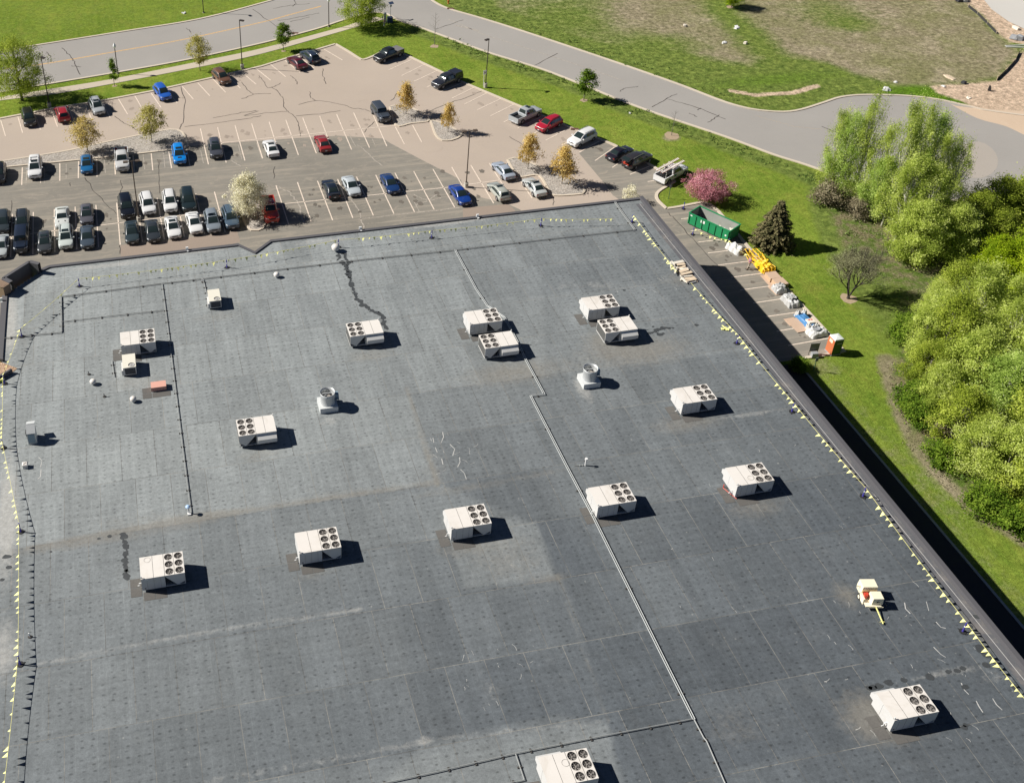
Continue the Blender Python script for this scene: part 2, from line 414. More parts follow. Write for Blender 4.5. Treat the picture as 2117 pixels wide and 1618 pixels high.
leafmat('leaf_green', (.06, .12, .012), (.15, .24, .022), (.28, .38, .05))
leafmat('leaf_deep', (.10, .16, .025), (.21, .29, .045), (.38, .45, .11), trans=.4)
leafmat('leaf_olive', (.15, .21, .025), (.37, .45, .05), (.60, .66, .14), trans=.45)
leafmat('leaf_bronze', (.34, .25, .06), (.60, .48, .16), (.76, .66, .30), trans=.35)
leafmat('leaf_gold', (.36, .24, .05), (.68, .50, .16), (.84, .68, .30), trans=.35)
leafmat('leaf_bronze_green', (.28, .25, .05), (.50, .46, .13), (.68, .64, .26), trans=.35)
leafmat('petal_pink', (.34, .11, .14), (.62, .28, .32), (.80, .50, .52), trans=.3)
leafmat('petal_white', (.60, .57, .36), (.84, .80, .60), (.92, .90, .76), trans=.3)
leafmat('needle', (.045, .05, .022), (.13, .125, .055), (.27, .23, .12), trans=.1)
leafmat('twig_brown', (.12, .10, .06), (.24, .205, .13), (.38, .34, .23), trans=.1)
leafmat('bud_grey', (.15, .15, .08), (.27, .27, .14), (.40, .40, .22), trans=.2)
leafmat('weed_green', (.06, .12, .02), (.14, .22, .05), (.26, .34, .10), trans=.3)

# car materials; the paint takes the colour of each car
simple('wall_shade_bed', (.026, .028, .032), .95, var=.3, scale=4)  # bed colour darkened to the tone of the wall's shade
t = NT('car_paint'); oi = t.n('ShaderNodeObjectInfo'); t.out(oi.outputs['Color'], .32, spec=.5)
t.b.inputs['Coat Weight'].default_value = .6; t.b.inputs['Coat Roughness'].default_value = .08
t = NT('car_glass'); t.out((.018, .028, .028), .06, spec=.7)
simple('car_trim', (.02, .02, .021), .6)
simple('car_wheel', (.30, .30, .31), .35, metal=.5)
simple('head_lamp', (.62, .65, .66), .2)
simple('tail_lamp', (.30, .012, .012), .3)
simple('plate', (.62, .64, .66), .5)
simple('chrome', (.5, .5, .5), .25, metal=.8)
# ================================================================== setting
def seg_dist(X, Y, pts):
    d = np.full(X.shape, 1e9)
    for (x0, y0), (x1, y1) in zip(pts[:-1], pts[1:]):
        vx, vy = x1-x0, y1-y0; L = vx*vx+vy*vy+1e-9
        t = np.clip(((X-x0)*vx+(Y-y0)*vy)/L, 0, 1)
        d = np.minimum(d, np.hypot(X-x0-t*vx, Y-y0-t*vy))
    return d
def inside(X, Y, pts):
    r = np.zeros(X.shape, bool); n = len(pts)
    for i in range(n):
        x0, y0 = pts[i]; x1, y1 = pts[(i+1) % n]
        c = ((y0 > Y) != (y1 > Y))
        with np.errstate(divide='ignore', invalid='ignore'):
            r ^= c & (X < (x1-x0)*(Y-y0)/(y1-y0+1e-12)+x0)
    return r
def region(X, Y, pts, feather):
    s = np.where(inside(X, Y, pts), 1, -1)*seg_dist(X, Y, list(pts)+[pts[0]])
    return np.clip(.5+s/(2*feather), 0, 1)
def grid_mesh(name, x0, x1, y0, y1, step, z, skirt=None):
    nx = int(round((x1-x0)/step)); ny = int(round((y1-y0)/step))
    xs = np.linspace(x0, x1, nx+1); ys = np.linspace(y0, y1, ny+1)
    X, Y = np.meshgrid(xs, ys); nv = X.size
    V = np.stack([X.ravel(), Y.ravel(), np.full(nv, z)], 1)
    i = np.arange(nx); j = np.arange(ny); I, J = np.meshgrid(i, j)
    a = (J*(nx+1)+I).ravel(); F = np.stack([a, a+1, a+nx+2, a+nx+1], 1)
    if skirt:
        S = skirt; e = [(x0, y0), (x1, y0), (x1, y1), (x0, y1), (-S, -S), (S, -S), (S, S), (-S, S)]
        V = np.vstack([V, np.array([(p[0], p[1], z) for p in e])])
        b = nv; F = np.vstack([F, [[b+4, b+5, b+1, b+0], [b+5, b+6, b+2, b+1], [b+6, b+7, b+3, b+2], [b+7, b+4, b+0, b+3]]])
    me = bpy.data.meshes.new(name)
    me.vertices.add(len(V)); me.vertices.foreach_set('co', V.ravel())
    me.loops.add(F.size); me.loops.foreach_set('vertex_index', F.ravel().astype(np.int32))
    me.polygons.add(len(F)); me.polygons.foreach_set('loop_start', np.arange(0, F.size, 4, dtype=np.int32))
    me.polygons.foreach_set('loop_total', np.full(len(F), 4, np.int32)); me.update(calc_edges=True)
    return me, V[:, 0], V[:, 1]
def set_attr(me, name, vals):
    a = me.attributes.new(name, 'FLOAT', 'POINT'); a.data.foreach_set('value', vals.astype(np.float32))

me, X, Y = grid_mesh('ground', -40, 200, 30, 270, 0.75, 0.0, skirt=3000)
def blob(x, y, rx, ry=None, s=1.0):
    p = G(x, y); ry = ry or rx
    return s*np.exp(-(((X-p.x)/rx)**2+((Y-p.y)/ry)**2))
W = {k: np.zeros(len(X)) for k in ('rough', 'brown', 'lush', 'dirt', 'floor')}
field = gl([(880, -60), (930, 22), (1098, 73), (1268, 130), (1500, 212), (1569, 230), (1657, 228), (1738, 202), (1874, 199), (2010, 222), (2200, 240), (2300, -60)])
W['rough'] = region(X, Y, field, 2)
W['rough'] = np.maximum(W['rough'], region(X, Y, gl([(-60, -60), (-60, 112), (59, 96), (255, 65), (408, 40), (540, 6), (600, -40)]), 1.5)*.42)
# strip of taller growth beside the road
W['rough'] = np.maximum(W['rough'], np.clip(1.15-seg_dist(X, Y, gl([(870, 64), (940, 92), (1013, 120), (1115, 153), (1200, 184), (1325, 236), (1500, 300), (1610, 340), (1690, 375)]))/3.2, 0, 1))
br = region(X, Y, gl([(985, -60), (1010, 20), (1130, 68), (1230, 96), (1330, 118), (1400, 118), (1560, 138), (1700, 138), (1800, 158), (1880, 182), (1945, 178), (2062, 165), (2112, 110), (2066, 72), (1990, -60)]), 3)
W['brown'] = br*.78
W['brown'] -= np.clip(1-seg_dist(X, Y, gl([(1470, -30), (1500, 30), (1560, 80), (1600, 120), (1690, 140)]))/6, 0, 1)*.62
W['brown'] -= .28*region(X, Y, gl([(900, -60), (1240, -60), (1330, 60), (1380, 120), (1200, 110), (1000, 50)]), 8)
W['brown'] -= blob(1370, 95, 9, 6, .4)+blob(1720, 30, 8, 9, .35)+blob(1160, 40, 10, 8, .25)+blob(1760, 55, 5, 4, .3)
W['brown'] += blob(1770, 105, 8, 9, .25)+blob(1900, 120, 14, 10, .25)+blob(1330, 40, 7, 7, .2)
W['brown'] = np.clip(W['brown'], 0, 1)
W['brown'] = np.maximum(W['brown'], np.clip(1.3-seg_dist(X, Y, gl([(1835, 745), (1850, 800), (1872, 860), (1905, 930), (1955, 990), (2040, 1065), (2140, 1125)]))/1.5, 0, 1))
W['lush'] = np.clip(blob(1890, 192, 6, 3)+blob(1960, 208, 5, 2)+blob(1600, 165, 20, 4, .5), 0, 1)
W['dirt'] = np.maximum.reduce([
    region(X, Y, gl([(2112, 108), (2062, 167), (2010, 172), (1925, 178), (1935, 192), (1985, 208), (2012, 222), (2300, 300), (2300, 100), (2160, 90)]), 1.5),
    region(X, Y, gl([(1985, -40), (2002, 8), (2030, 28), (2066, 72), (2090, 88), (2200, 100), (2200, -60)]), 1.5),
    np.clip(1.0-seg_dist(X, Y, gl([(1512, 188), (1560, 197), (1640, 192), (1688, 178)]))/1.2, 0, .8)])
wood = gl([(1700, 372), (1716, 450), (1745, 520), (1790, 590), (1840, 640), (1862, 700), (1845, 770), (1868, 850), (1900, 920), (1960, 985), (2040, 1060), (2140, 1120), (2400, 1150), (2400, 380), (1990, 425), (1840, 410)])
W['floor'] = region(X, Y, wood, 1.5)*.95
W['floor'] -= region(X, Y, gl([(1800, 560), (1880, 590), (1870, 700), (1800, 660), (1760, 600)]), 3)*.7
W['floor'] = np.clip(W['floor'], 0, 1)
W['rough'] = np.maximum(W['rough'], np.clip(1-seg_dist(X, Y, gl([(1690, 370), (1700, 440), (1725, 510), (1770, 590), (1850, 640)]))/3, 0, 1))
W['rough'] = np.maximum(W['rough'], region(X, Y, gl([(1700, 560), (1880, 560), (1880, 740), (1820, 720), (1770, 650)]), 3)*.7)
W['brown'] = np.maximum(W['brown'], np.clip(.5-seg_dist(X, Y, gl([(1700, 790), (1800, 900), (1900, 1000), (2117, 1290)]))/9, 0, .35))
W['brown'] = np.maximum(W['brown'], blob(1700, 760, 3, 2.5, .5)+blob(1388, 285, 1.6, 1.2, 1.0))
for k, v in W.items(): set_attr(me, k, v)
me.materials.append(MAT['ground_cover'])
tag(link('ground', me), kind='structure')

# ---- roads
far1 = gl([(-80, 123), (0, 106), (59, 97), (255, 66), (408, 41), (540, 7.6), (585, -8), (640, -40)])
near1 = gl([(-80, 211), (0, 192), (97, 175), (242, 150.5), (383, 125), (540, 90.5), (650, 62), (700, 45.5), (745, 32)])
corner = gl([(745, 32), (776, 27), (800, 30), (822, 42), (864, 56)])
near2 = gl([(864, 56), (913, 74), (940, 84), (1013, 110.5), (1115, 142), (1189, 170), (1325, 224), (1500, 283.5), (1600, 320.5), (1668, 342), (1740, 368), (1830, 398), (1910, 415), (2010, 413), (2120, 402), (2260, 380)])
far2 = gl([(860, -40), (885, -8), (900, 6), (931, 20), (1000, 40), (1098, 71), (1268.5, 128), (1400, 174), (1484.7, 206.6), (1530, 221), (1569, 228.6), (1620, 232), (1657, 227), (1705, 212), (1738.6, 201.5), (1789, 197), (1874, 199), (1942, 207), (2010, 222), (2060, 232), (2300, 262)])
far1s, near1s, near2s, far2s, corner_s = map(fillet, (far1, near1, near2, far2, corner))
m = MB()
m.sheet(near1s+corner_s[1:]+near2s[1:]+far2s[::-1]+[tuple(G(700, -60))[:2]]+far1s[::-1], .030)
tag(m.build('road', MAT['asphalt_road']), kind='structure')
def seal(m, pts, w, z, seed=1, n=6):
    rnd = random.Random(seed); out = []
    P = [Vector(p) for p in pts]
    for a, b in zip(P[:-1], P[1:]):
        for j in range(n):
            q = a.lerp(b, j/n); out.append((q.x+rnd.uniform(-.14, .14), q.y+rnd.uniform(-.14, .14)))
    out.append(tuple(P[-1])); m.ribbon(out, w, z, 0, jit=.35, rnd=rnd)
m = MB(); k = 0
for pts in [[(129, 100), (145, 116), (155, 130), (166, 155)], [(147, 137), (168, 139)], [(97, 108), (105, 119)], [(385, 58), (395, 68)], [(522, 20), (572, 56)], [(608, 0), (612, 8), (604, 14)],
            [(565, 18), (600, 12), (640, 8)], [(575, 44), (620, 36), (660, 28)], [(600, 46), (640, 36)], [(900, 61), (958, 42)], [(1105, 136), (1153, 111)], [(1281, 190), (1290, 184), (1319, 179)],
            [(1349, 222), (1380, 203), (1400, 195)], [(1378, 205), (1440, 222), (1500, 247)], [(1422, 234), (1441, 242)], [(1442, 228), (1449, 224)], [(1463, 254), (1487, 238)], [(1700, 262), (1735, 277)]]:
    k += 1; seal(m, gl(pts), .13, .036, k)
tag(m.build('road_cracks', MAT['bitumen_crack']), kind='structure')
m = MB(); yl = fillet(gl([(-60, 150), (79, 134.5), (241, 107), (381, 82), (540, 47), (600, 31), (664, 13.5)]))
for off in (-.11, .11):
    m.ribbon([(x+off*.3, y+off) for x, y in yl], .13, .036)
m.ribbon(gl([(1560, 239), (1640, 262), (1700, 268)]), .02, .036)
tag(m.build('road_centre_line', MAT['line_yellow']), kind='structure')
m = MB(); m.ribbon(gl([(926, 40), (1000, 72), (1100, 104), (1213, 141), (1290, 168)]), .16, .034)
m.ribbon(gl([(940, 53), (990, 64)]), .3, .034)
tag(m.build('road_seam', MAT['line_paint_faded']), kind='structure')
# turning circle patch
ccx = G(2035, 325); m = MB()
c0 = gl([(1990, 300), (2022, 293), (2048, 305), (2062, 326), (2060, 348), (2042, 364), (2015, 369), (1985, 355)])
m.sheet(fillet(c0+[c0[0]]), .036); tag(m.build('road_patch', MAT['asphalt_worn']), kind='structure')
m = MB(); m.sheet(fillet(gl([(1962, 214), (2012, 224), (2300, 250), (2300, 330), (2150, 292), (2080, 262), (2020, 245), (1962, 214)])), .033)
tag(m.build('sandy_road_edge', MAT['sand']), kind='structure')
m = MB(); m.sheet(gl([(2030, -60), (2034, 0), (2050, 20), (2085, 45), (2117, 60), (2300, 90), (2300, -60)]), .03)
tag(m.build('concrete_pad', MAT['concrete_pad']), kind='structure')
# sidewalk
up = gl([(-80, 216), (0, 201.5), (143, 178.6), (237, 163), (413, 127.6), (540, 101), (680, 64), (723, 52), (770, 34)])
lo = gl([(-80, 224), (0, 208.5), (143, 190), (413, 139), (540, 112), (680, 73), (735, 57), (796, 40)])
m = MB(); m.prism(fillet(up)+fillet(lo)[::-1], .0, .05)
jt = MB()
tag(m.build('sidewalk', MAT['concrete_walk']), kind='structure')

# ---- parking lot
curbA = gl([(-80, 265), (0, 246), (112, 224.5), (214, 208.5), (316, 189), (441, 161), (540, 138), (594, 121), (663, 101), (693, 92)])
curbA2 = gl([(694, 92), (720, 107), (742, 121), (752, 124), (770, 117.5), (790, 108), (803, 104), (818, 106), (849, 119)])
curbB = gl([(849, 119), (955, 170), (1073, 219.6), (1179.5, 264.5), (1269, 300), (1330, 333), (1375, 360), (1395, 376)])
curbC = gl([(1395, 376), (1375.5, 387), (1361, 397), (1356.6, 405), (1361, 416), (1378, 432)])
curbD = gl([(1378, 432), (1401, 428.6), (1449, 419), (1468, 423), (1485, 437)])
curbE = gl([(1485, 437), (1549, 514), (1631, 603), (1713.5, 692)])
curbE2 = gl([(1713.5, 692), (1745, 727), (1720, 732), (1660, 741)])
smA2 = fillet(curbA2, .5); smC = fillet(curbC, .4)
lot = curbA+smA2[1:]+curbB[1:]+smC[1:]+curbD[1:]+curbE[1:]+curbE2[1:]+[(59.2, G(1640, 745)[1]), (59.2, 107.4), (-60, 107.4)]
m = MB(); m.sheet(lot, .020); tag(m.build('parking_lot', MAT['asphalt_tan']), kind='structure')
m = MB()
m.sheet(gl([(-120, 362), (0, 342), (150, 333), (360, 306), (416, 300), (600, 287), (700, 281), (793, 287)])+gl([(806, 296), (876, 333), (953.5, 372.6), (957, 400), (1010, 412), (1050, 422), (1076, 434), (1078, 452)])+[(30, 107.45), (-60, 107.45)], .024)
m.sheet(gl([(1196, 316), (1245, 291.5), (1330, 334), (1375, 361), (1394, 376)])+smC[1:-1]+curbD+curbE[1:]+curbE2[1:]+[(59.25, G(1640, 745)[1]+.1), (59.25, 107.4)]+gl([(1290, 420), (1267, 404), (1248, 378)]), .024)
tag(m.build('parking_lot_old_asphalt', MAT['asphalt_grey']), kind='structure')
m = MB()
m.sheet(gl([(249, 507), (330, 500), (490, 478), (497, 500), (430, 520), (250, 540)]), .028)
m.sheet(gl([(957, 431), (1050, 422), (1064, 434), (1066, 448), (957, 452)]), .028)
tag(m.build('parking_lot_patch', MAT['asphalt_tan_new']), kind='structure')
m = MB(); k = 50
crs = [[(375, 180), (382, 210), (377, 255), (372, 268)], [(235, 240), (252, 253), (275, 262), (292, 280)], [(440, 245), (490, 235), (530, 229)], [(380, 262), (450, 255), (510, 246), (540, 240)], [(506, 240), (534, 230)],
       [(534, 157), (545, 168), (553, 182), (568, 180), (580, 172)], [(563, 180), (575, 192), (585, 205), (588, 222), (594, 231), (609, 240), (616, 252), (619, 262), (621, 282)], [(594, 231), (550, 234), (506, 240)],
       [(500, 205), (524, 195), (560, 194)], [(500, 170), (508, 183), (524, 195)], [(600, 157), (612, 165), (614, 175)], [(666, 142), (668, 158), (674, 174)], [(640, 190), (644, 203), (652, 209), (680, 211), (708, 217), (728, 224), (750, 226), (765, 231)],
       [(652, 209), (617, 217)], [(612, 240), (660, 236), (704, 229)], [(755, 274), (762, 262), (774, 252)], [(809, 209), (820, 194), (832, 181)], [(885, 233), (920, 216), (960, 203), (996, 189)], [(1052, 282), (1080, 300)],
       [(1143, 408), (1143, 425)], [(176, 368), (195, 395), (215, 416), (240, 442)], [(327, 330), (328, 360), (330, 400)], [(25, 415), (23, 440)], [(567, 345), (566, 370)], [(249, 505), (248, 525)]]
for pts in crs:
    k += 1; seal(m, gl(pts), .10, .033, k, n=4)
for pts in [[(250, 374), (252, 386), (247, 402)], [(145, 378), (146, 385)], [(1378, 438), (1395, 452), (1440, 505), (1490, 555)]]:
    k += 1; seal(m, gl(pts), .09, .033, k, n=5)
tag(m.build('parking_lot_cracks', MAT['bitumen_crack']), kind='structure')
m = MB()
for pts in [[(480, 332), (497, 345)], [(570, 384), (600, 400), (616, 420), (630, 462)], [(725, 412), (745, 440), (752, 475)], [(740, 300), (765, 322), (790, 343)], [(856, 403), (885, 415), (905, 402)], [(885, 415), (912, 410)], [(860, 425), (885, 416)], [(740, 452), (850, 442), (950, 430)]]:
    k += 1; seal(m, gl(pts), .16, .032, k, n=5)
tag(m.build('parking_lot_sealed_cracks', MAT['line_paint_faded']), kind='structure')

# ---- painted stalls
stripes = [((1.3, 248), (11.5, 282)), ((37, 241), (47, 275.5)), ((72, 235), (84, 269)), ((107, 229), (119, 263)), ((142, 222.5), (155, 256)), ((176, 217), (191.5, 251)), ((211, 211.5), (228, 244)), ((245, 205.4), (264, 237)),
 ((279, 199), (297, 230)), ((312, 192.5), (333, 223)), ((345, 186.5), (367, 214)), ((377, 179.5), (400, 206)), ((409, 172), (434, 199)), ((441, 164.5), (466.6, 191.6)), ((470, 157), (497, 183)), ((500, 150), (529.6, 175)),
 ((529.6, 142.5), (560, 167)), ((559.6, 134), (590.6, 159.5)), ((589, 125.5), (621, 151)), ((617, 117), (650, 142)), ((643, 110), (678, 134)), ((670, 102.5), (708, 125)),
 ((850.7, 124), (803.5, 145.4)), ((877.5, 134), (830.3, 157)), ((903, 147), (854.6, 169.6)), ((929, 159.5), (882.6, 180.6)), ((955, 172), (908, 192)), ((980.8, 181), (935, 203.5)), ((1007.6, 192.5), (960.5, 216)), ((1035.7, 204.5), (986.7, 227.8)),
 ((1062.6, 216), (1014, 240.4)), ((1093, 229), (1041, 253)), ((1120, 241), (1069.7, 266)), ((1149, 254), (1098.7, 278.8)), ((1177, 265.6), (1127.5, 291)), ((1207, 279), (1157.6, 302.5)), ((1238.5, 292.5), (1197, 316)), ((1270, 305), (1230, 333)),
 ((1303, 321), (1265.7, 347)), ((1344.8, 343), (1302.3, 361.3)), ((1385, 369), (1339, 376)),
 ((414.5, 266.6), (431, 340.5)), ((450, 264), (467.7, 336.7)), ((486, 260), (506.4, 332.5)), ((520.4, 256.3), (543, 328)), ((556.6, 252.5), (579, 325)), ((591, 248.6), (617, 321)), ((626, 244), (654, 317.5)), ((661, 240.5), (687.4, 312.4)),
 ((696, 237), (727, 310)), ((731, 233.4), (764, 306)), ((768, 230), (799.7, 303)), ((817.5, 263), (836, 298.4)), ((853, 259.5), (872, 294.6)),
 ((46.3, 347), (45, 383)), ((84, 342.5), (84, 378.5)), ((123.8, 338), (123.8, 374.5)), ((162.5, 334), (162, 368.8)), ((200.3, 330), (200.7, 366)), ((237, 326), (238.5, 361.6)), ((275, 322), (277.8, 355.6)), ((312.7, 317.8), (316, 352.7)), ((349, 314), (354.8, 348.4)), ((386, 309), (393, 344)), ((7.5, 351), (6, 383)),
 ((25.8, 442.8), (22, 532.5)), ((69, 439), (68, 526)), ((112.4, 433), (113.6, 521.4)), ((155.4, 428), (159, 516.5)), ((198.4, 424.4), (203.9, 511.6)), ((241.3, 419.5), (248.7, 506.7)), ((283, 414.5), (294.6, 500.7)), ((325, 409.8), (339.7, 495.6)), ((364, 405), (381.4, 490.5)), ((405, 401), (423, 484.6)), ((443.4, 397), (465.5, 480.3)),
 ((570.7, 384), (597, 465)), ((615, 377.3), (643.4, 458.6)), ((656.3, 374.5), (687.8, 455.7)), ((698, 371), (729.4, 451)), ((737, 366), (772, 446)), ((776.8, 362.2), (814.6, 442.5)), ((816.5, 357.8), (857, 438.7)), ((855.3, 354.6), (897.8, 434)), ((895, 350), (940, 429)), ((934, 346), (978, 423.6)), ((973.4, 342), (1020.6, 420.8)), ((1011.5, 337.6), (1059.3, 414)), ((1073.5, 370.7), (1100.5, 410.7)),
 ((400, 301.5), (885, 253.5)), ((-40, 499), (69, 483)), ((69, 483), (256.7, 460)), ((256.7, 460), (454.5, 436.5)), ((560, 424.5), (760, 404.7)), ((760, 404.7), (927, 387.7)), ((927, 387.7), (1084, 366)),
 ((1408, 453), (1445, 449)), ((1428, 478), (1474, 472)), ((1443.4, 501), (1488, 496)), ((1463.4, 523.7), (1504.5, 518.6)), ((1484.5, 548.6), (1560, 539)), ((1511.5, 573.8), (1590, 563.6)), ((1530, 600), (1612, 589)), ((1557, 627), (1636, 615)), ((1584, 655), (1660, 644)), ((1605.5, 685), (1685, 672)), ((1629, 714.7), (1716, 699))]
m = MB()
for a, b in stripes: m.ribbon([G(*a), G(*b)], .15, .038)
tag(m.build('parking_lines', MAT['line_paint']), kind='structure')
m = MB()
for a, b in [((137, 340), (137, 369)), ((216, 332), (218, 359)), ((296, 320), (299.5, 351)), ((338, 315), (341, 347)), ((415, 312), (420.6, 338)), ((493, 300), (500, 330)), ((531, 297), (541, 327)), ((645, 290), (657, 314)), ((722, 279), (735, 303)), ((765, 276), (775, 300)), ((855, 415), (868, 440)), ((56, 348), (54, 380)), ((92, 345), (92, 378))]:
    m.ribbon([G(*a), G(*b)], .12, .034)
tag(m.build('faded_parking_lines', MAT['line_paint_faded']), kind='structure')

ro = random.Random(21); mo = MB(); mt = MB(); zz = 0
for (a, b), (c, d) in zip(stripes[:-1], stripes[1:]):
    A, B, C_, D_ = G(*a), G(*b), G(*c), G(*d)
    if (A-C_).length > 3.6 or (A-B).length > 14: continue
    for k in range(1 if (A-B).length < 7 else 2):
        for j in range(ro.randint(1, 3)):
            t = ro.uniform(.3, .7) if (A-B).length < 7 else (.25 if k else .72)+ro.uniform(-.1, .1); p = (A.lerp(B, t)+C_.lerp(D_, t))/2
            px_ = PX(p); grey = px_[1] > 300 or px_[0] > 1260; r = ro.uniform(.12, .45); n = 12; q = []
            cx, cy = p.x+ro.uniform(-.5, .5), p.y+ro.uniform(-.8, .8)
            for i in range(n): q.append((cx+r*ro.uniform(.5, 1.25)*math.cos(i*.5236), cy+r*1.3*ro.uniform(.5, 1.25)*math.sin(i*.5236)))
            zz += 1; (mo if grey else mt).sheet(q, .0345+zz*8e-6)
tag(mo.build('oil_stains', MAT['oil_stain']), kind='structure'); tag(mt.build('drip_stains', MAT['oil_stain_tan']), kind='structure')
# ---- gravel islands
isl = {'a': [(-60, 342), (0, 335), (132, 314), (198, 299.5), (291, 280), (332, 272), (352, 269), (366, 269.5), (377.5, 275.5), (383, 285), (389, 302), (382, 307), (352, 311), (200, 328), (24.6, 345), (-60, 354)],
       'b': [(806, 222), (815, 219.5), (831, 219), (857, 227), (888, 245), (886, 250), (882.6, 252.5), (850, 256), (819, 260)],
       'c': [(890, 249), (921, 257.6), (952, 275), (954, 280), (944, 287), (932, 291), (915, 291.5), (908, 288), (900, 278)],
       'd': [(1049.6, 331), (1063, 327.5), (1083, 331), (1123, 349.5), (1189, 375.5), (1205, 386), (1209, 395), (1204, 401.5), (1146, 405), (1134, 394), (1114, 364), (1078, 367), (1068, 362), (1058, 348)],
       'e': [(487, 411), (503, 401), (525, 402), (538, 420), (546, 450), (547.5, 465), (543, 473), (534, 477), (520, 477), (510, 470), (499, 440)]}
m = MB(); kb = MB()
for k_, pts in isl.items():
    P = fillet(gl(pts)+[gl(pts)[0]], .6)
    m.prism(P[:-1], .0, .11)
    kb.ribbon(P, .30, .15, z0=.0)
tag(m.build('gravel_island', MAT['gravel']), kind='structure')
for P in (fillet(far1), fillet(near1)+corner_s[1:]+near2s[1:], far2s[:-2], curbA, smA2, curbB, smC, curbD, curbE, curbE2):
    kb.ribbon(P, .42, .13, z0=.0)
tag(kb.build('kerb', MAT['concrete_kerb']), kind='structure')
# mow strip, and a bed whose near-black colour paints in the wall's shade
m = MB(); m.ribbon([(68.75, 84.4), (69.1, 20)], .26, .06, z0=0); tag(m.build('mowing_strip', MAT['tarp_grey']), kind='structure')
m = MB(); m.sheet([(58.9, 84.3), (68.6, 84.3), (68.95, 20), (58.9, 20)], .02); tag(m.build('wall_shade_bed', MAT['wall_shade_bed']), kind='structure')
m = MB()
for p, r in (((898, 96), .75), ((1388, 281), 1.15), ((1207, 208), .6), ((237, 178), .4), ((586, 106), .4), ((1753, 617), 1.0), ((1510, 15), .8)):
    c = G(*p); rn = random.Random(int(p[0]))
    m.sheet([(c.x+r*math.cos(a*.4)*rn.uniform(.8, 1.2), c.y+r*math.sin(a*.4)*rn.uniform(.8, 1.2)) for a in range(15)], .012)
tag(m.build('mulch_ring', MAT['mulch']), kind='structure')

# ================================================================== building
bld = thing('commercial_building', 'large flat roofed commercial building with worn grey membrane roof and dark edge coping', 'building', (0, 0, 0))
out = [(58.75, 20), (58.75, 107.3), (13.1, 107.3), (10.98, 105.3), (9.3, 107.3), (-11.9, 107.3), (-13.1, 106.5), (-15.86, 103.5), (-16.55, 102.6), (-16.55, 91.4), (-15.0, 89.9), (-16.4, 88.2), (-22, 86), (-22, 20)]
me, X, Y = grid_mesh('roof_membrane', -22, 58.7, 20, 107.5, 0.35, ZR)
def rb(x, y, rx, ry, s=1.0):
    p = G(x, y, ZR); return s*np.exp(-(((X-p.x)/rx)**2+((Y-p.y)/ry)**2))
def rg(pts): return [tuple(G(x, y, ZR))[:2] for x, y in pts]
tone = .04+.42*np.clip((X+8)/65, 0, 1)+.27*np.clip((78-Y)/45, 0, 1)  # left end kept lighter: sun glare painted into the membrane tone
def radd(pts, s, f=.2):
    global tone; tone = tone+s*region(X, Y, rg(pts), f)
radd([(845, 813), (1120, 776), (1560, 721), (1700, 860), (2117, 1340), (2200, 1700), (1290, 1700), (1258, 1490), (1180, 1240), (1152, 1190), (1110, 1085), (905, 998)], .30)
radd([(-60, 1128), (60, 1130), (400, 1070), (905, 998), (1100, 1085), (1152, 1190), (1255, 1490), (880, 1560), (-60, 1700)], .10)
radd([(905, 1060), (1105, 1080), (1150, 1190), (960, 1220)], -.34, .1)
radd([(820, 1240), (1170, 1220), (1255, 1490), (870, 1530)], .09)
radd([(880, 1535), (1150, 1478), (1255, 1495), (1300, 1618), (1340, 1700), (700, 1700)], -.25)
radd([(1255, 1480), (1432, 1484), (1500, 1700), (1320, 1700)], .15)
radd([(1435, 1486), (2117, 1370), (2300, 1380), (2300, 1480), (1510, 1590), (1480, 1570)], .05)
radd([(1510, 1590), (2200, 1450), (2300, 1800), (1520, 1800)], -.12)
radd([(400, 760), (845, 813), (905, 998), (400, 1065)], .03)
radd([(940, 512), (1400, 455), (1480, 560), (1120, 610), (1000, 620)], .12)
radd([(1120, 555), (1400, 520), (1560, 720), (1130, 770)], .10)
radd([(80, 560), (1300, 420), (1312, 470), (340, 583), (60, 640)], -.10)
rng_ = np.random.RandomState(12)
yr = np.floor((Y-36.3+.0)/6.0).astype(int)+3; xr = np.floor((X+1.15)/3.05+ (yr % 2)*.36).astype(int)
bandv = np.array([.05, .03, .06, -.02, .05, -.03, .07, -.04, .02, -.05, .03, 0, .02, 0, .03, 0, 0, 0, 0, 0, 0])
tone += bandv[np.clip(yr, 0, 20)]*1.1+rng_.uniform(-.045, .045, (40, 80))[np.clip(yr, 0, 39), np.clip(xr+20, 0, 79)]
tone += .19*(Y < 66.3)*np.clip((34-X)/6, 0, 1)+.05*(Y < 66.3)+.05*(Y < 54.5)
tone += .10*np.exp(-((Y-66.2)/.35)**2)*(X < 22)
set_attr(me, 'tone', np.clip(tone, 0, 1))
wh = sum((rb(*b) for b in [(1010, 447, 6, .5, .9), (900, 465, 5, .45, .8), (440, 513, 3.6, .55, 1.0), (350, 525, 5, .45, .8), (255, 545, 4, .5, .9), (170, 555, 2, .5, .5), (960, 452, 3, .6, .6), (1140, 430, 6, .5, .6), (700, 495, 3, .5, .5), (640, 500, 3, .6, .5),
    (20, 640, .9, 5, 1.0), (22, 700, .8, 3, .8), (15, 1020, .9, 6, .8), (18, 1080, .8, 4, .6), (8, 1350, 1.2, 3, .9), (12, 1150, 1.0, 5, .5), (1000, 1400, 1.2, 1.6, .25), (1030, 1440, 1.0, 1.2, .25), (1170, 590, 3.5, 1.2, .35), (1250, 590, 2.5, 1, .35), (1350, 600, 3, 1, .3),
    (1205, 805, .8, 2.2, .8), (680, 870, 1.2, .8, .6), (1290, 650, 3, .8, .4), (1560, 855, 4, .35, .7), (1350, 1010, 7, .6, .35), (1950, 1390, 3, .3, .7), (2060, 1400, 3, 1.0, .4), (1860, 1140, 1.2, 2.5, .3), (1620, 735, .6, 3, .3)]))
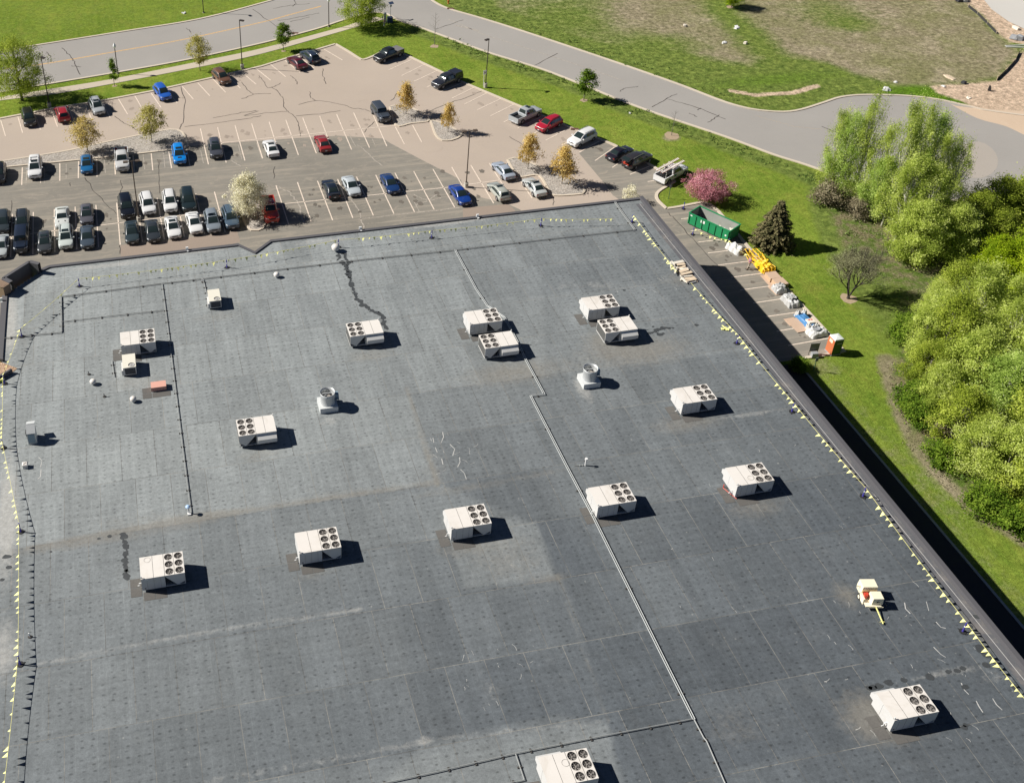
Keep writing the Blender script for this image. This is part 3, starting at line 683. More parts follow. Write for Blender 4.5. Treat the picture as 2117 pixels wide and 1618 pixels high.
bw = sum((rb(*b) for b in [(1060, 770, 5, 1.8, 1.0), (1320, 725, 5.5, 2.2, 1.1), (1240, 700, 2, 2, .6), (765, 735, 2.6, 1.0, .7), (1420, 875, 3.5, 1.2, .9), (1560, 1045, 3.0, 1.4, .8), (540, 940, 2.6, .9, .6), (280, 790, 3, 1.2, .6), (445, 655, 3, 1.0, .5), (960, 1130, 3, 1, .5), (1050, 1150, 3.5, 3, .5), (650, 1185, 2, .8, .5),
    (900, 960, 3, 3, .3), (960, 1010, 5, .5, .5), (1120, 978, 4, .35, .5), (1800, 1480, 2.2, 2.0, 1.2), (1750, 1230, 1.1, 1.3, .8), (1890, 1500, 3, 1, .6), (410, 1070, 4, .5, .8), (150, 1125, 7, .5, .8), (700, 1020, 6, .4, .5), (400, 1075, 3, 1.2, .3),
    (1140, 1195, 1.5, .4, .7), (1650, 790, 1.0, 3, .7), (1960, 1200, .7, 3.5, 1.0), (2000, 1250, .8, 2.5, .8), (2030, 1310, .6, 2, .9), (1790, 1000, .7, 2.5, .6), (1400, 580, 1.8, 1.6, .6), (270, 1080, 4, 1.6, .4), (60, 720, 2.2, 8, .3), (1520, 1500, 3, 2, .4), (1460, 600, 1.2, 3, .3)]))
bw += .9*np.clip(1-seg_dist(X, Y, rg([(840, 800), (850, 830), (868, 890), (888, 950), (905, 998)]))/.4, 0, 1)
wh += .75*np.clip(1-seg_dist(X, Y, rg([(870, 1530), (1255, 1490)]))/.5, 0, 1)*.6
wh += .7*np.clip(1-seg_dist(X, Y, rg([(79, 1371), (350, 1320), (560, 1285), (750, 1258)]))/.4, 0, 1)+.5*np.clip(1-seg_dist(X, Y, rg([(420, 1616), (882, 1533)]))/.6, 0, 1)
bw += .9*np.clip(1-seg_dist(X, Y, rg([(60, 1131), (400, 1070), (905, 998)]))/.35, 0, 1)+.5*np.clip(1-seg_dist(X, Y, rg([(1152, 1190), (1200, 1330), (1258, 1490)]))/.32, 0, 1)
set_attr(me, 'white', np.clip(wh, 0, 1.3)); set_attr(me, 'brown', np.clip(bw, 0, 1.3))
# trim the grid to the footprint
import bmesh
bm = bmesh.new(); bm.from_mesh(me)
kill = []
for f in bm.faces:
    c = f.calc_center_median()
    if c.x > -9 and c.x < 8.5 and c.y < 106.9: continue
    if c.x > 14 and c.y < 106.9: continue
    if not inside(np.array([c.x]), np.array([c.y]), out)[0]: kill.append(f)
bmesh.ops.delete(bm, geom=kill, context='FACES'); bm.to_mesh(me); bm.free()
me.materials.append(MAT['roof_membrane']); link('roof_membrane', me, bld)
# walls and coping
m = MB(); n = len(out)
for i in range(n):
    a, b = out[i], out[(i+1) % n]
    m.add([(a[0], a[1], -.05), (b[0], b[1], -.05), (b[0], b[1], 8.9), (a[0], a[1], 8.9)], [(0, 1, 2, 3)])
m.build('wall', MAT['wall_brick'], bld)
m = MB()
def coping(pts, w, z=9.16):
    m.ribbon(pts, w, z, z0=8.6)
m.ribbon([(58.72, 20), (58.72, 107.3)], .40, 9.44, z0=8.6)
coping([(58.5, 107.3), (13.1, 107.3), (10.98, 105.3), (9.3, 107.3), (-11.9, 107.3), (-13.1, 106.6)], .42)
coping([(-15.9, 103.5), (-16.6, 102.5), (-16.6, 91.4)], .6)
m.build('parapet_coping', MAT['coping_metal'], bld)
m = MB(); m.ribbon([(58.05, 20), (58.05, 106.3)], .85, 9.012, 0)
m.ribbon([(58.1, 20), (58.1, 106.2)], .05, 9.02, 1)
m.build('edge_flashing', [MAT['roof_edge_grey'], MAT['chalk_scuff']], bld)
# raised entrance parapet at the far left corner, open to the roof
m = MB(); H1 = 10.35
def wallseg(a, b, w, z1=H1): m.ribbon([a, b], w, z1, z0=8.3)
A1, B1 = (-16.6, 104.25), (-13.9, 106.95); C1 = (-12.85, 106.25); D1 = (-15.75, 103.3)
wallseg(A1, B1, .35); wallseg(B1, C1, .45); wallseg(A1, D1, .5)
m.build('entrance_parapet', MAT['coping_metal'], bld)
m = MB(); m.box((-16.75, 103.35, 9.4), (.9, 1.5, 1.7), rz=.78); 
for k in range(5): m.box((-16.75-.25+k*.12, 103.35-.2+k*.12-.25, 10.27), (.08, .9, .02), rz=.78)
m.build('louvre_panel', MAT['louver_brown'], bld)
m = MB(); m.sheet([(-22, 86), (-16.4, 88.3), (-14.85, 89.95), (-16.5, 91.3), (-22, 92)], 9.02)
m.build('pebble_roof', MAT['river_pebbles'], bld)
m = MB(); m.box((-17.2, 88.05, 9.25), (4.6, .22, .5), rz=.62); m.box((-18, 92.3, 9.2), (4, .2, .35), rz=-.5)
m.build('low_upstand', MAT['coping_metal'], bld)
# wet trails, scuffs and pads lying on the membrane
def patch(m, c, r, z, rnd, mi=0, ex=1.0):
    k = 9; m.sheet([(c[0]+r*ex*math.cos(2*math.pi*i/k)*rnd.uniform(.7, 1.2), c[1]+r*math.sin(2*math.pi*i/k)*rnd.uniform(.7, 1.2)) for i in range(k)], z, mi)
rnd = random.Random(4)
def trail(pts, w, var=.5, n=7, blobs=.3):
    m = MB(); P = [G(x, y, ZR) for x, y in pts]; q = []
    for a, b in zip(P[:-1], P[1:]):
        for j in range(n):
            s = a.lerp(b, j/n); s = (s.x+rnd.uniform(-w, w)*.45, s.y+rnd.uniform(-w, w)*.45); q.append(s)
            if rnd.random() < blobs: patch(m, (s[0]+rnd.uniform(-.1, .1), s[1]), w*rnd.uniform(.5, 1.2), 9.012+len(m.v)*2e-6, rnd)
    q.append((P[-1].x, P[-1].y)); m.ribbon(q, w, 9.010, jit=var, rnd=rnd); m.build('wet_stain', MAT['wet_stain'], bld)
trail([(706, 522), (714, 527), (718, 545), (716, 560), (722, 575)], .28)
trail([(700, 524), (703, 533), (696, 538)], .22)
trail([(703, 541), (714, 548), (718, 560), (724, 578), (729, 595), (733, 605), (737, 618), (748, 628), (760, 636), (770, 645), (783, 646), (790, 655), (794, 668), (797, 680)], .30, blobs=.4)
trail([(712, 556), (724, 562), (725, 572)], .22)
trail([(254, 1104), (258, 1120), (262, 1140), (258, 1152), (262, 1175), (260, 1185), (266, 1198)], .26, var=.7, blobs=.35)
trail([(1335, 690), (1350, 686), (1360, 682), (1372, 679), (1392, 677)], .24); trail([(1355, 684), (1362, 692), (1372, 688)], .2)
for x, y, r in [(226, 1108, .16), (204, 1113, .12), (254, 1104, .22), (1100-1000+5, 1140, .1), (14, 1150, .26), (18, 1172, .2), (4, 1198, .16), (2028, 1341, .4), (2040, 1352, .3), (2100, 1420, .3), (1979, 1386, .22), (1990, 1381, .2), (1960, 1388, .2), (2040, 1374, .25), (1868, 1405, .22), (1837, 1410, .28), (1804, 1420, .25), (1796, 1421, .2),
                (1818, 1418, .25), (1923, 1399, .3), (1995, 1419, .25), (1993, 1503, .2), (1996, 1498, .16), (1440, 672, .2), (1505, 682, .2), (1290, 600, .15), (1350, 675, .12), (1335, 610, .1), (2018, 1274, .22), (2005, 1295, .22), (2060, 1370, .2)]:
    m = MB(); patch(m, tuple(G(x, y, ZR))[:2], r, 9.013, rnd, ex=1.3); m.build('wet_stain', MAT['wet_stain'], bld)
m = MB()
for i in range(80):        # chalky scuffs, hooked strokes left by foot traffic
    zone = rnd.choice([(1700, 1200, 2100, 1560)]*3+[(950, 1330, 1100, 1480), (880, 880, 980, 1000), (1350, 900, 1800, 1300), (1180, 560, 1400, 660)])
    c = G(rnd.uniform(zone[0], zone[2]), rnd.uniform(zone[1], zone[3]), ZR)
    if c.x > 56.8: continue
    L = rnd.uniform(.15, .8); a = rnd.choice([1.57, 1.8, 1.2, .2])+rnd.uniform(-.3, .3); q = []
    for j in range(6):
        q.append((c.x, c.y)); c.x += math.cos(a)*L/6; c.y += math.sin(a)*L/6; a += rnd.uniform(-.1, .35)
    m.ribbon(q, rnd.uniform(.015, .035), 9.009+i*1e-5, jit=.5, rnd=rnd)
for pts in [[(915, 893), (917, 903), (912, 915)], [(930, 918), (940, 928), (936, 942)], [(950, 945), (951, 955), (946, 965)], [(952, 970), (960, 978), (964, 990)], [(895, 905), (897, 915)], [(900, 925), (904, 935)], [(913, 948), (916, 960)], [(1870, 1245), (1872, 1258), (1882, 1268)], [(1915, 1243), (1920, 1262)],
            [(2018, 1448), (2024, 1460), (2032, 1472)], [(2052, 1443), (2060, 1456), (2072, 1467)], [(1987, 1411), (1994, 1426), (2003, 1435)], [(1930, 1337), (1945, 1352), (1955, 1358)], [(1935, 1285), (1945, 1296), (1955, 1298)], [(80, 945), (87, 952), (84, 965)], [(85, 970), (84, 985), (78, 990)]]:
    m.ribbon([tuple(G(x, y, ZR))[:2] for x, y in pts], .06, 9.011, jit=.4, rnd=rnd)
tag(m.build('scuff_mark', MAT['chalk_scuff'], bld), kind='stuff')
class Pads:
    def sheet(s, pts, z): m = MB(); m.sheet(pts, z); m.build('walkway_pad', MAT['walk_pad'], bld)
PADS = Pads()
# ================================================================== rooftop units
def circ_deck(m, cx, cy, hw, hd, r, z, mi=0, n=24):
    """deck panel with a round hole"""
    ring = []; sq = []
    for i in range(n):
        a = 2*math.pi*(i+.5)/n; c, s = math.cos(a), math.sin(a)
        k = min(hw/abs(c) if abs(c) > 1e-6 else 9e9, hd/abs(s) if abs(s) > 1e-6 else 9e9)
        ring.append((cx+r*c, cy+r*s, z)); sq.append((cx+k*c, cy+k*s, z))
    cor = [(cx+hw, cy+hd, z), (cx-hw, cy+hd, z), (cx-hw, cy-hd, z), (cx+hw, cy-hd, z)]
    m.add(ring+sq, [(i, n+i, n+(i+1) % n, (i+1) % n) for i in range(n)], mi)
    for q in range(4):      # corner fillers
        a = math.atan2(cor[q][1]-cy, cor[q][0]-cx) % (2*math.pi)
        i = int(a/(2*math.pi)*n-.5) % n
        m.add([sq[i], cor[q], sq[(i+1) % n]], [(0, 1, 2)], mi)
    m.add(ring+[(p[0], p[1], z-.28) for p in ring], [(i, (i+1) % n, n+(i+1) % n, n+i) for i in range(n)], 1)
    m.add([(cx+(r)*math.cos(2*math.pi*i/n), cy+r*math.sin(2*math.pi*i/n), z-.279) for i in range(n)], [tuple(range(n))], 2)

def fan_mesh(r):
    m = MB()
    for k in range(5):
        a = 2*math.pi*k/5; pts = []
        for rr, w in ((.16, -.18), (.9, -.30), (1.0, .10), (.9, .38), (.16, .25)):
            pts.append((r*rr*math.cos(a+w), r*rr*math.sin(a+w), .03*(w > 0)))
        m.add(pts, [(0, 1, 2, 3, 4)], 0)
    m.cyl((0, 0, -.05), (0, 0, .06), r*.2, n=10)
    g = MB()
    for k in range(4): g.box((0, 0, .13), (2*r, .010, .010), rz=math.pi*k/4)
    g.lathe([(r*.6, .128), (r*.6, .14), (r*.62, .14)], 20); g.lathe([(r*.98, .128), (r*.98, .145), (r*1.05, .145), (r*1.05, .125)], 24)
    return m.mesh('fan', [MAT['fan_blade']]), g.mesh('fan_guard', [MAT['fan_blade']])
FAN, GUARD = fan_mesh(.31)
def put_fan(r, loc, rz):
    f = link('fan', FAN, r, loc, rz); link('fan_guard', GUARD, f)
UH = 1.52
def make_rtu(label):
    r = thing('rooftop_air_handler', label, 'air conditioner', group='six fan rooftop air handlers')
    m = MB(); m.box((-.25, 0, .13), (2.5, 1.9, .26)); m.box((1.0, 0, .18), (1.2, 1.7, .12)); m.build('curb', MAT['car_trim'], r)
    m = MB()
    m.box((-.78, 0, .2+(UH-.2)/2), (1.84, 2.2, UH-.2), 1)
    m.sheet([(-1.71, -1.11), (.15, -1.11), (.15, 1.11), (-1.71, 1.11)], UH+.004, 0)
    m.box((-1.69, -.98, UH+.03), (.05, .05, .06), 2)
    for x in (-1.25, -.72, -.2): m.box((x, -1.102, .85), (.012, .006, 1.2), 2)
    m.box((-1.32, -1.105, 1.36), (.34, .01, .10), 3); m.box((-.45, -1.105, 1.40), (.14, .01, .07), 3)
    m.box((-1.45, -1.105, .38), (.1, .012, .12), 2); m.box((-1.702, .2, .85), (.006, .012, 1.2), 2)
    m.build('cabinet', [MAT['hvac_white'], MAT['hvac_side'], MAT['hvac_line'], MAT['pvc_white']], r)
    m = MB()
    m.box((-.72, 0, UH+.008), (.022, 2.2, .008)); m.box((.152, 0, UH+.008), (.022, 2.2, .008)); m.box((.93, 0, UH+.008), (.018, 2.2, .008))
    m.build('panel_joint', MAT['hvac_line'], r)
    m = MB()
    for cx in (.542, 1.322):
        for cy in (-.733, 0, .733): circ_deck(m, cx, cy, .39 if cx < 1 else .39, .3667, .312, UH, 0)
    for y in (-1.1, 1.1): m.box((.93, y, UH-.06), (1.56, .012, .12), 0)
    m.box((1.712, 0, UH-.06), (.012, 2.2, .12), 0)
    m.build('condenser_deck', [MAT['hvac_white'], MAT['coil_dark'], MAT['coil_dark']], r)
    for cx in (.542, 1.322):
        for cy in (-.733, 0, .733):
            put_fan(r, (cx, cy, UH-.135), random.uniform(0, 1))
    for sgn in (-1, 1):
        m = MB(); y = sgn*1.09
        pts = [(.16, UH-.12), (1.71, UH-.12), (1.71, .62), (1.10, .24)]
        vs = [(x, y+dy, z) for dy in (-.02, .02) for x, z in pts]
        m.add(vs, [(0, 1, 2, 3), (7, 6, 5, 4), (0, 4, 5, 1), (1, 5, 6, 2), (2, 6, 7, 3), (3, 7, 4, 0)])
        m.build('end_panel', MAT['hvac_side'], r)
    m = MB()
    for a, b in (((.24, UH-.14), (1.04, .26)), ((1.66, UH-.14), (1.14, .26))):
        m.add([(a[0], -1.05, a[1]), (a[0], 1.05, a[1]), (b[0], 1.05, b[1]), (b[0], -1.05, b[1])], [(0, 1, 2, 3)])
    m.box((1.700, 0, .88), (.02, 2.14, 1.08), 1); m.build('condenser_coil', [MAT['coil_dark'], MAT['coil_fins']], r)
    m = MB(); m.box((.93, 0, .235), (1.56, 2.16, .05)); 
    for y in (-1.07, 1.07): m.box((1.68, y, .44), (.05, .05, .40))
    m.build('base_rail', MAT['hvac_side'], r)
    m = MB()
    m.add([(-1.68, 1.1, 1.32), (.05, 1.1, 1.32), (.05, 1.5, 1.02), (-1.68, 1.5, 1.02), (-1.68, 1.1, .62), (.05, 1.1, .62), (.05, 1.5, .62), (-1.68, 1.5, .62)], [(0, 3, 2, 1), (3, 7, 6, 2), (0, 4, 7, 3), (1, 2, 6, 5), (4, 5, 6, 7)])
    m.build('intake_hood', MAT['hvac_side'], r)
    m = MB(); m.tube([(-1.7, -.62, .55), (-1.9, -.62, .55), (-1.9, -.62, .28), (-2.05, -.62, .28)], .035, 6)
    m.build('gas_pipe', MAT['pvc_white'], r)
    m = MB(); m.cyl((-1.66, -1.0, UH), (-1.66, -1.0, UH+.22), .045, n=8); m.build('flue', MAT['pvc_white'], r)
    return r
units = [  # photo corner of the deck (far right, near right), turned?, label
 ((317.9, 677.2), (321.6, 707.4), 0, 'six fan air handler with a small single fan unit in front of it'),
 ((782.8, 657.2), (793, 690), 1, 'air handler with fans on its left at the foot of the dark water trail'),
 ((1025.3, 636.3), (1038.2, 662.6), 0, 'rear unit of the middle pair of air handlers, straddling the conduit run'),
 ((1056.5, 682), (1072.6, 713), 1, 'front unit of the middle pair of air handlers, with fans on its left'),
 ((1264.6, 608), (1281.4, 632.8), 0, 'rear unit of the right hand pair of air handlers, fans on its right'),
 ((1300, 652.4), (1319.3, 680.3), 1, 'front unit of the right hand pair, with a short wet streak beside it'),
 ((1460.5, 793), (1482.4, 824.9), 0, 'six fan air handler right of the round exhaust stack, near the flag line'),
 ((1574, 954.7), (1601.4, 992.7), 0, 'air handler with a red rod on the mat at its left foot'),
 ((1295.6, 996.6), (1314.6, 1033.8), 0, 'six fan air handler whose left side touches the long conduit run'),
 ((1000.5, 1040), (1015.8, 1081.3), 0, 'six fan air handler directly above a lighter brownish roof patch'),
 ((694.6, 1087.2), (705.3, 1131), 0, 'six fan air handler between the lower left unit and the lighter roof patch'),
 ((376, 1138.5), (382.5, 1183), 0, 'lower left air handler next to a wet stain, pen circle on its lid'),
 ((564.5, 857), (571.5, 890.5), 1, 'lone air handler with fans on its left, in front of a round exhaust stack'),
 ((1901.5, 1412.5), (1941, 1471), 0, 'lower right air handler near the roof edge with brown dirt at its left'),
 ((1212.5, 1544.5), (1237.3, 1607.5), 0, 'air handler cut by the bottom edge, beside the bottom conduit')]
proto = None
for i, (br_, fr_, turned, lab) in enumerate(units):
    zt = ZR+UH; a, b = G(*br_, zt), G(*fr_, zt); c = (a+b)/2
    cx, cy = c.x-1.71, c.y
    if proto is None: proto = make_rtu(lab); o = proto; o.location = (cx, cy, ZR)
    else: o = dup(proto, (cx, cy, ZR), math.pi if turned else 0.0, lab)
    if turned: o.location = (cx, cy, ZR); o.rotation_euler = (0, 0, math.pi)
    if i in (7, 11, 14, 1):
        pos = {7: (-.15, -.45), 11: (-1.1, .75), 14: (-.05, .35), 1: (-.9, 1.42)}[i]
        m = MB(); R_ = .25; z = UH+.014 if i != 1 else 1.2
        n = 28; q = [(pos[0]+R_*math.cos(2*math.pi*k/n), pos[1]+(R_ if i != 1 else .09)*math.sin(2*math.pi*k/n)) for k in range(n+1)]
        if i != 1: m.ribbon(q, .022, z); m.build('pen_circle', MAT['fan_blade'], o)
    if not turned:
        for (px_, py_) in ((-2.2, -.1), (-2.2, -1.03)): PADS.sheet([(cx+px_-.44, cy+py_-.44), (cx+px_+.44, cy+py_-.44), (cx+px_+.44, cy+py_+.44), (cx+px_-.44, cy+py_+.44)], ZR+.016)
        for px_ in (-1.2, -.28): PADS.sheet([(cx+px_-.44, cy-2.0), (cx+px_+.44, cy-2.0), (cx+px_+.44, cy-1.15), (cx+px_-.44, cy-1.15)], ZR+.016)
m = MB(); p = G(1500, 1018, ZR); m.tube([(p.x, p.y+.5, ZR+.1), (p.x+.55, p.y-.9, ZR+.05)], .03); m.cyl((p.x+.1, p.y+.6, ZR), (p.x+.1, p.y+.6, ZR+.35), .04)
tag(m.build('red_rod', MAT['red_part']), 'thin red rod lying on the dark mat at the left of an air handler', 'rod')

# single fan package units
def make_pkg(label):
    r = thing('small_rooftop_unit', label, 'air conditioner', group='single fan rooftop units')
    m = MB(); m.box((0, 0, .09), (1.2, 1.9, .18)); m.build('curb', MAT['car_trim'], r)
    m = MB(); m.box((0, 0, .62), (1.25, 2.1, .90), 1); m.box((-.70, -.35, .45), (.16, 1.3, .62), 1)
    m.sheet([(-.64, -.32), (.64, -.32), (.64, 1.06), (-.64, 1.06)], 1.104, 0)
    m.build('cabinet', [MAT['hvac_yellowed'], MAT['hvac_side']], r)
    m = MB(); circ_deck(m, .22, -.68, .42, .37, .315, 1.104, 0); m.add([(-.64, -1.06, 1.102), (-.2, -1.06, 1.102), (-.2, -.31, 1.102), (-.64, -.31, 1.102)], [(0, 1, 2, 3)], 0)
    m.build('fan_deck', [MAT['hvac_yellowed'], MAT['coil_dark'], MAT['coil_dark']], r)
    put_fan(r, (.22, -.68, .98), 0)
    m = MB(); m.box((.04, -1.056, .62), (1.02, .015, .72), 0)
    for k in range(9): m.box((.04, -1.066, .30+k*.08), (1.0, .006, .02), 1)
    m.build('coil_grille', [MAT['coil_dark'], MAT['sign_grey']], r)
    return r
a = G(457.3, 620.3, 10.1); pk = make_pkg('single fan unit standing alone near the far parapet, joined by a short conduit'); pk.location = (a.x-.64, a.y+1.05, ZR)
a = G(281, 757, 10.1)
dup(pk, (a.x-.64, a.y+1.0, ZR), 0.0, 'single fan unit with yellowed lid in front of a six fan air handler')

# round exhaust stacks
def make_stack(label):
    r = thing('exhaust_stack', label, 'exhaust fan', group='round exhaust stacks')
    m = MB(); m.box((0, 0, .30), (1.72, 1.72, .60)); m.add([(-.86, -.86, .604), (.86, -.86, .604), (.86, .86, .604), (-.86, .86, .604)], [(0, 1, 2, 3)])
    m.build('base_box', MAT['galv_paint'], r)
    m = MB(); m.lathe([(.72, .60), (.66, .72), (.66, 1.55), (.72, 1.86), (.69, 1.86), (.63, 1.55), (.63, 1.0), (.0, 1.0)], 36)
    m.build('stack', MAT['galvanised'], r, smooth=True)
    m = MB(); m.lathe([(.0, 1.34), (.30, 1.32), (.36, 1.02)], 20); 
    for k in range(6):
        a = math.pi*k/3; m.add([(.1*math.cos(a), .1*math.sin(a), 1.2), (.6*math.cos(a-.2), .6*math.sin(a-.2), 1.12), (.6*math.cos(a+.35), .6*math.sin(a+.35), 1.26)], [(0, 1, 2)])
    m.build('impeller', MAT['fan_blade'], r)
    m = MB(); m.box((0, .0, 1.72), (1.34, .05, .05)); m.box((-.2, -.12, 1.60), (.3, .04, .05), rz=.5); m.build('cross_bar', MAT['galv_paint'], r)
    m = MB(); m.box((.92, .35, .98), (.42, .55, .62), top=.85); m.tube([(.7, .1, .75), (.95, -.05, .9), (1.1, .1, .62)], .04); m.build('motor_cover', MAT['motor_blue'], r)
    return r
a = G(1221, 803, ZR); st1 = make_stack('round open topped exhaust stack on a square base below the right hand unit pair'); st1.location = (a.x+.12, a.y+.86, ZR)
a = G(682, 853, ZR); dup(st1, (a.x-.05, a.y+.86, ZR), .0, 'round open topped exhaust stack right of the lone unit with fans on its left')

# small vents
def vent_dome(px, py, s, label, name='roof_vent'):
    a = G(px, py, ZR); r = thing(name, label, 'roof vent', a)
    m = MB(); m.lathe([(.14*s, 0), (.14*s, .22*s), (.30*s, .24*s)], 14); m.build('collar', MAT['galvanised'], r)
    m = MB(); m.lathe([(.30*s, .22*s), (.33*s, .42*s), (.24*s, .56*s), (.12*s, .62*s), (.0, .63*s)], 18); m.build('cap', MAT['hvac_white'], r, smooth=True)
vent_dome(694, 519, 1.45, 'large white round vent beside a blue post near the far parapet')
vent_dome(572, 573, 1.0, 'white turbine vent near the far parapet, left of the dark water trail')
vent_dome(193, 794, .95, 'white dome vent alone left of the single fan unit')
vent_dome(276, 830, .95, 'white dome vent just left of the coral box')
a = G(53, 965, ZR); r = thing('box_vent', 'small white square vent near the left flag line', 'roof vent', a)
m = MB(); m.box((0, 0, .2), (.42, .42, .4)); m.box((0, 0, .43), (.5, .5, .06), top=.7); m.build('box', MAT['hvac_white'], r)
m = MB(); m.box((0, 0, .47), (.3, .08, .02), rz=.6); m.build('strap', MAT['fan_blade'], r)
a = G(1210, 962, ZR); r = thing('vent_pipe', 'thin white vent pipe with a round cap right of the long conduit', 'vent pipe', a)
m = MB(); m.cyl((0, 0, 0), (0, 0, .75), .07, n=10); m.build('pipe', MAT['pvc_white'], r)
m = MB(); m.cyl((0, 0, .72), (0, 0, .86), .13, n=12); m.build('cap', MAT['pvc_white'], r)
m = MB(); m.tube([(-1.0, .12, .04), (-.05, .02, .04)], .03); m.box((-.5, .06, .05), (.1, .14, .1)); m.box((-.25, .04, .05), (.08, .12, .1)); m.build('drain_line', MAT['pipe_grey'], r)
a = G(390, 1061, ZR); r = thing('gas_regulator', 'pale blue capped standpipe at the near end of the left conduit', 'standpipe', a)
m = MB(); m.cyl((0, 0, 0), (0, 0, .75), .06, n=8); m.box((.05, -.1, .06), (.3, .3, .12)); m.build('pipe', MAT['pvc_white'], r)
m = MB(); m.lathe([(.1, .7), (.2, .78), (.2, .86), (.08, .95), (0, .95)], 14); m.build('cap', MAT['blue_pale'], r)
for (x, y, lab) in [(184, 774, 'short dark pipe stub behind the lone white dome vent'), (216, 820, 'short dark pipe stub between the two white dome vents'), (419, 583, 'short white pipe stub near the far parapet, right of the left conduit'), (62, 1316, 'thin white pipe with a dark base inside the left flag line')]:
    a = G(x, y, ZR); r = thing('pipe_stub', lab, 'vent pipe', a)
    m = MB(); m.cyl((0, 0, 0), (-.03, .03, .42), .045, n=8); m.build('pipe', MAT['pvc_white' if 'white' in lab.split('pipe')[0] else 'pipe_dark'], r)
    m = MB(); m.cyl((0, 0, 0), (0, 0, .06), .16, n=10); m.build('flashing', MAT['block_dark'], r)
# gooseneck intake at the left
a = G(72, 916, ZR); r = thing('louvred_intake', 'pale grey upright intake hood with a dark louvre near the left flag line', 'intake hood', (a.x-.15, a.y+.3, ZR))
m = MB(); m.box((0, 0, .65), (.8, .8, 1.3)); m.add([(-.4, -.4, 1.3), (.4, -.4, 1.3), (.4, .4, 1.75), (-.4, .4, 1.75)], [(0, 1, 2, 3)]); m.box((0, .37, 1.5), (.8, .05, .45)); m.build('housing', MAT['galvanised'], r)
m = MB(); m.box((-.02, -.42, .7), (.6, .03, 1.0), 0); m.box((-.45, .1, 1.0), (.1, .4, .5), 1); m.build('louvre', [MAT['motor_blue'], MAT['car_trim']], r)
m = MB(); m.box((-.05, 1.0, 1.35), (.75, .7, .12), rx=-.4); m.build('upper_flap', MAT['galv_paint'], r)
m = MB(); m.cyl((0, .7, 0), (0, .7, .95), .12, n=8); m.box((.3, .5, .5), (.04, .6, .9)); m.build('strut', MAT['fan_blade'], r)
# coral box with pads
a = G(344, 798, 9.5); r = thing('coral_box', 'low coral red box sitting on dark mats beside the left conduit', 'box', (a.x-.74, a.y+.46, ZR))
m = MB(); m.box((0, 0, .27), (1.45, .90, .46)); m.build('box', MAT['coral'], r); m = MB(); m.box((0, 0, .03), (1.3, .75, .06)); m.build('sleeper', MAT['car_trim'], r)
bx, by = a.x-.74, a.y+.46
for qx, qy, w, h in ((-1.17, -.15, .85, .75), (-1.17, -.95, .85, .75), (.2, -.95, 1.75, .75)):
    PADS.sheet([(bx+qx-w/2, by+qy-h/2), (bx+qx+w/2, by+qy-h/2), (bx+qx+w/2, by+qy+h/2), (bx+qx-w/2, by+qy+h/2)], ZR+.016)

# conduits on sleepers
def conduit(label, pts, n=1, sp=.14, h=.12, r_=.038, block=3.0, boxed=False, mat='pipe_grey'):
    P = [G(x, y, ZR+h) if len(q) == 2 else None for q in [(0, 0)] for x, y in pts]
    root = thing('conduit_run', label, 'pipe', (P[0].x, P[0].y, ZR)); o = Vector((P[0].x, P[0].y, ZR))
    L = [p-o for p in P]
    for k in range(n):
        off = (k-(n-1)/2)*sp; q = []
        for i, p in enumerate(L):
            d0 = (L[i]-L[i-1]).normalized() if i > 0 else (L[1]-L[0]).normalized()
            d1 = (L[i+1]-L[i]).normalized() if i < len(L)-1 else d0
            n0 = Vector((-d0.y, d0.x, 0)); n1 = Vector((-d1.y, d1.x, 0)); nn = (n0+n1); nn = nn/max(nn.length_squared/2, .3) if nn.length > 0 else n0
            q.append(p+nn*off)
        m = MB(); m.tube(q, r_, 6); m.build('pipe', MAT[mat], root)
    for a_, b_ in zip(L[:-1], L[1:]):
        d = b_-a_; k = int(d.length/block); rz = math.atan2(d.y, d.x)
        for j in range(k+1):
            c = a_+d*((j+.5)/(k+1)); m = MB(); m.box((c.x, c.y, (h-r_)/2), (.12, .22+sp*n, h-r_), rz=rz); m.build('sleeper', MAT['block_dark'], root)
    return root
conduit('long far conduit on dark sleepers running beside the far parapet', [(1310, 475), (1100, 498), (939, 517), (760, 535.5), (560, 559), (421, 576), (333, 586), (180, 606), (126, 613)], 1, block=4.2, mat='pipe_dark', r_=.045)
conduit('short grey conduit dropping from the far conduit near the left flag line', [(126, 612), (127, 660), (127, 686)], 2, sp=.1, block=2.4)
conduit('thin conduit crossing the left flag line to the left edge', [(127, 687), (45, 694), (0, 700)], 1, block=2.2, mat='pipe_dark', r_=.04)
conduit('thin conduit between the two left conduits, second from the far parapet', [(126, 665), (238, 652), (338, 641)], 1, block=4, mat='pipe_dark', r_=.035)
conduit('pair of pale pipes crossing the far parapet at the right corner', [(1270, 415), (1290, 444), (1313, 475)], 2, sp=.16, block=9, r_=.045)
conduit('pale twin conduit from the far parapet to the dog leg past the middle units', [(941, 516), (985, 598), (1008, 632), (1043, 656), (1073, 712), (1086, 741), (1125, 814), (1097, 817.5)], 2, sp=.15, block=20, mat='pipe_pale')
conduit('pale twin conduit from the dog leg down to the bottom conduit junction', [(1097, 817.5), (1169, 958), (1228, 1070), (1381.7, 1380), (1435, 1486)], 2, sp=.15, block=20, mat='pipe_pale')
conduit('single pale pipe with a small kink running off the bottom edge', [(1435, 1486), (1455, 1524), (1461, 1531), (1499, 1618), (1530, 1690)], 1, block=20, r_=.05)
conduit('left conduit running from the far conduit towards the camera', [(335, 586), (350, 700), (372, 880), (395, 1060)], 1, sp=.12, block=2.1)
conduit('short conduit feeding the single fan unit near the parapet', [(420, 577), (428, 610), (430, 636)], 1, block=1.4)
